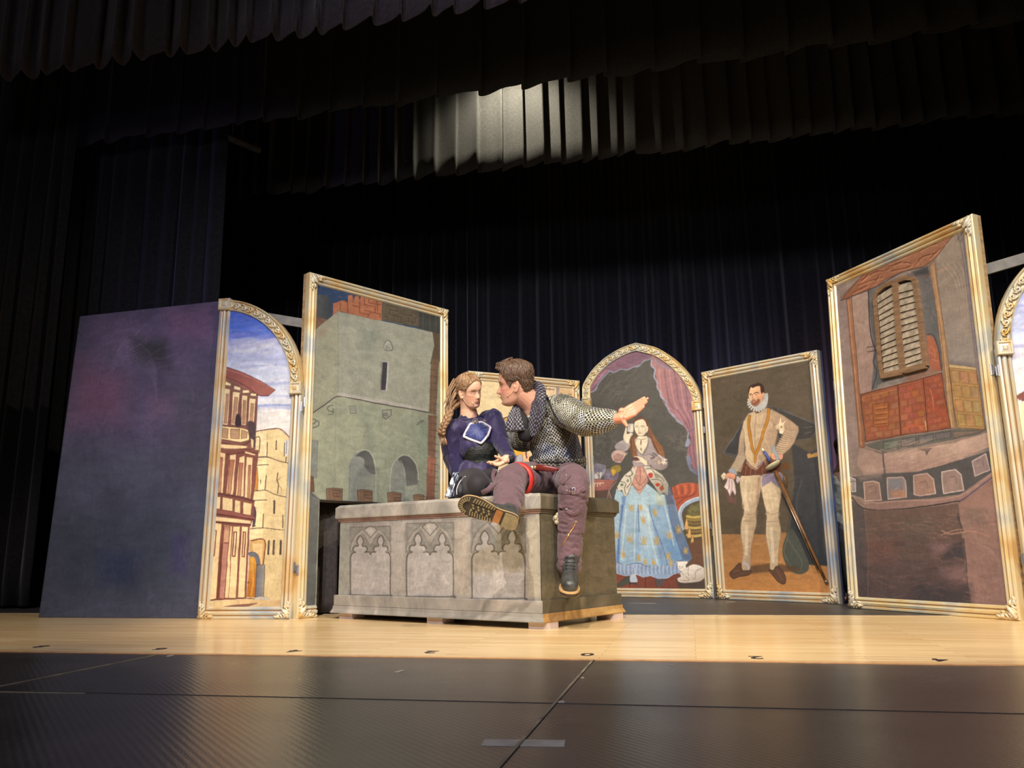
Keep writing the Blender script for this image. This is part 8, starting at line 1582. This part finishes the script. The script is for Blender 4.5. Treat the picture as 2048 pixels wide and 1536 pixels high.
# jabot with white ribbon border and cameo
cor = [(929, 874), (941, 849), (962, 846), (979, 857), (974, 872), (962, 887)]; bm = bmesh.new(); H = [bs.hit(x, y, 0.010)[0] for x, y in cor]; dcen = min(h.y for h in H); n = 14
ctr = bs.hit(952, 864, 0.016)[0]; H2 = [h.lerp(H[(i+q) % len(H)], 0.12) for i, h in enumerate(H) for q in (-1, 1)]; ring0 = [Vector(v) for v in catmull([tuple(h) for h in H2], 4, True)]; vc = bm.verts.new(ctr); pr = None
for k, f in enumerate((0.35, 0.7, 1.0)):
    rg = []
    for i, p in enumerate(ring0): q = ctr.lerp(p, f); rg.append(bm.verts.new(q+RU(0, 0, -0.008*(1-f*f)+0.004*math.sin(i*2.1)*f)))
    if pr is None:
        for i in range(len(rg)): bm.faces.new((vc, rg[i], rg[(i+1) % len(rg)]))
    else:
        for i in range(len(rg)): bm.faces.new((pr[i], rg[i], rg[(i+1) % len(rg)], pr[(i+1) % len(rg)]))
    pr = rg
jb = obj('jabot', bm, m_bt, wom, True); jb.modifiers.new('t', 'SOLIDIFY').thickness = 0.003
bm = bmesh.new(); rb_ = [p+RU(0, 0, -0.005) for p in ring0]; tube(bm, rb_+[rb_[0]], 0.0070, 8, False, (RU(0, 0, 1), 0.45)); obj('ribbon_border', bm, mat('silver_white_ribbon', C8(206, 202, 206), 0.4, 0.1, 30), jb, True)
bp_ = bs.hit(948, 846, 0.014)[0]; bm = bmesh.new(); ball(bm, bp_, (0.019, 0.008, 0.020)); tube(bm, [bp_+RU(0.0155*math.cos(a), 0.0165*math.sin(a), -0.007) for a in np.linspace(0, 2*math.pi, 25)], 0.0025, 6, False); ball(bm, bp_+RU(0, 0, -0.008), (0.008, 0.004, 0.011)); obj('cameo_brooch', bm, mat('grey_cameo', C8(120, 112, 108), 0.35, 0.35, 120, 0.5, 200), wom, True)
surf_line('sleeve_cuff', bs, [(1021, 912), (1023, 917), (1025, 922)], 0.024, 0.006, mat('black_cuff', (0.008, 0.007, 0.012), 0.5), wom)
# tights, skirt, shoe
m_ti = cloth_mat('black_tights', C8(30, 26, 31), 0.75, 0.1, 20, 0.1, 0.1); bm = bmesh.new(); limb(bm, [hipR, hipR*0.5+kneR*0.5, kneR], [0.084, 0.078, 0.070]); limb(bm, [kneR+RU(0.0, -0.006, 0), kneR*0.45+ankR*0.55+RU(0.015, 0, 0.02), ankR+RU(.02, 0, .03)], [0.066, 0.050, 0.036]); limb(bm, [hipL, kneL], [0.085, 0.068], None, 20, 1); me = fuse('tights', bm, 0.006, 3); tig = link('tights', me, m_ti, wom)
m_sk, nt, b = nodes('striped_skirt_cloth'); tc = N(nt, 'ShaderNodeTexCoord'); wv = N(nt, 'ShaderNodeTexWave', Scale=34.0, Distortion=5.0); wv.inputs['Detail Scale'].default_value = 1.5; nt.links.new(tc.outputs['Object'], wv.inputs['Vector']); r = ramp(nt, [(0.42, C8(30, 34, 52)), (0.5, C8(150, 180, 214)), (0.58, C8(216, 222, 232))]); nt.links.new(wv.outputs['Fac'], r.inputs[0]); nt.links.new(r.outputs[0], b.inputs['Base Color']); b.inputs['Roughness'].default_value = 0.6
bm = bmesh.new(); rows = []
for j in range(14):
    t = j/13; row = []
    for i in range(22):
        u = i/21; x = 908-20*t+u*(20+18*t)+2.2*math.sin(i*1.9+2*t); y = 944+50*t+4*u*(1-t)+1.5*math.sin(i*2.4); d = 4.50-0.10*t+0.020*math.sin(i*2.2+t)+0.08*u*(1-u); row.append(bm.verts.new(at(x, min(y, 995-u*2), d)))
    rows.append(row)
for j in range(13):
    for i in range(21): bm.faces.new((rows[j][i], rows[j][i+1], rows[j+1][i+1], rows[j+1][i]))
sk = obj('striped_skirt', bm, m_sk, wom, True); sk.modifiers.new('t', 'SOLIDIFY').thickness = 0.004
bm = bmesh.new(); limb(bm, [at(926, 962, 4.42), at(921, 976, 4.37), at(921, 986, 4.35)], [0.030, 0.036, 0.028], (RU(0, 0, 1), 0.8)); me = fuse('black_hem', bm, 0.005, 2); bh = link('black_hem', me, mat('black_hem_cloth', C8(16, 16, 22), 0.6), wom); surf_line('white_trim', Surf(bh, tig), [(931, 953), (920, 964), (914, 978), (914, 989)], 0.0045, 0.003, mat('white_trim', C8(200, 196, 204), 0.5), wom)
reparent_world(wom)
# ================================================================= person sitting backstage, seen through the gap at the right
bx, by = 1.10, 6.50
fc = empty('folding_chair', Vector((bx, by, 0))); tag(fc, 'black folding chair glimpsed in the gap beside the shuttered painting', 'chair')
m_ch = mat('black_chair_paint', C8(40, 42, 40), 0.35, 0.1, 20, metal=0.4); m_bt2 = mat('black_chair_plastic', C8(30, 30, 32), 0.45)
for sx in (-1, 1):
    bm = bmesh.new(); tube(bm, [Vector((bx+sx*0.21, by-0.24, 0.0)), Vector((bx+sx*0.21, by+0.02, 0.42)), Vector((bx+sx*0.20, by+0.20, 0.80))], 0.012, 8); obj('leg', bm, m_ch, fc, True); bm = bmesh.new(); tube(bm, [Vector((bx+sx*0.19, by+0.24, 0.0)), Vector((bx+sx*0.19, by-0.16, 0.42))], 0.011, 8); obj('leg', bm, m_ch, fc, True)
bm = bmesh.new(); box(bm, (bx, by-0.02, 0.43), (0.38, 0.38, 0.025)); bmesh.ops.bevel(bm, geom=bm.edges[:], offset=0.01, segments=2, affect='EDGES'); obj('seat', bm, m_bt2, fc); bm = bmesh.new(); box(bm, (bx, by+0.18, 0.72), (0.40, 0.02, 0.17)); bmesh.ops.bevel(bm, geom=bm.edges[:], offset=0.008, segments=2, affect='EDGES'); obj('backrest', bm, m_bt2, fc)
bm = bmesh.new(); tube(bm, [Vector((bx-0.21, by-0.17, 0.12)), Vector((bx+0.21, by-0.17, 0.12))], 0.008, 8); obj('stretcher', bm, m_ch, fc, True); reparent_world(fc); fc.scale = (0.9,)*3
pb = empty('person', Vector((bx, by, 0.0))); tag(pb, 'person in white ruffled shirt seated backstage, glimpsed through the gap', 'person')
V3 = lambda x, y, z: Vector((bx+x, by+y, z)); BM = basis(Vector((-0.4, -1, -0.1)), Vector((0, 0, 1)), V3(0.09, -0.03, 1.24))
jn = dict(p=V3(0, 0.02, 0.56), w=V3(0, 0.04, 0.72), c=V3(0, 0.02, 0.95), n=V3(0.04, 0, 1.06), ls=V3(.17, 0, 1.0), le=V3(.22, -.10, .76), lw=V3(.08, -.30, .66), rs=V3(-.17, 0, 1.0), re=V3(-.21, -.12, .78), rw=V3(-.22, -.24, .46), lh=V3(.09, 0, .55), lk=V3(.12, -.42, .54), la=V3(.12, -.40, .09), rh=V3(-.09, 0, .55), rk=V3(-.12, -.42, .54), ra=V3(-.12, -.38, .09))
bm = bmesh.new(); head_bm(bm, BM, False, 0.95); limb(bm, [jn['n'], V3(0.08, -.01, 1.17)], [.055, .05], None, 16, 1); limb(bm, [jn['p'], jn['w'], jn['c'], jn['n']], [.1, .09, .1, .06])
for q in ('l', 'r'):
    limb(bm, [jn['c'], jn[q+'s'], jn[q+'e'], jn[q+'w']], [.06, .04, .035, .024]); limb(bm, [jn[q+'h'], jn[q+'k'], jn[q+'a']], [.07, .05, .035]); hand(bm, jn[q+'w'], Vector((0.1 if q == 'l' else -0.1, -1, -0.35)), Vector((0, 0.1, -1)), 1 if q == 'l' else -1, (.4, .4, .4, .4), .03, .3, .95)
    limb(bm, [jn[q+'a'], jn[q+'a']+Vector((0, -.14, -.05))], [.035, .028], None, 12, 1)
me = fuse('body', bm, 0.005, 2); colour(me, head_colour(me, BM, 0.95, (0.66, 0.36, 0.25))); link('body', me, m_skin, pb)
hair_shell('hair', BM, 0.95, thm, ([0, .5, .8, 1.1, 1.3, 1.6, 1.9, 2.5, 3.15], [.066, .066, .05, 0, -.02, .03, .0, -.055, -.06]), m_hair, pb, 5)
bm = bmesh.new(); limb(bm, [jn['p'], jn['w'], jn['c'], jn['n']+Vector((0, 0, -.03))], [.15, .14, .13, .07], (Vector((0, 1, 0)), .85))
for q in ('l', 'r'): limb(bm, [jn['c'], jn[q+'s'], jn[q+'e'], jn[q+'w']*.9+jn[q+'e']*.1], [.07, .075, .08, .055])
me = fuse('white_shirt', bm, 0.008, 3); wrinkle(me, .01, 13, None, 1, 2); link('white_shirt', me, cloth_mat('off_white_cotton', C8(206, 204, 192), 0.8), pb)
bm = bmesh.new(); ball(bm, jn['p'], (.16, .13, .09))
for q in ('l', 'r'): limb(bm, [jn[q+'h'], jn[q+'k'], jn[q+'a']], [.09, .075, .055]); ball(bm, jn[q+'a']+Vector((0, -.05, -.04)), (.045, .12, .045))
me = fuse('black_trousers', bm, 0.008, 3); link('black_trousers', me, cloth_mat('black_cotton', C8(24, 24, 26), 0.8), pb); reparent_world(pb); pb.scale = (0.86,)*3
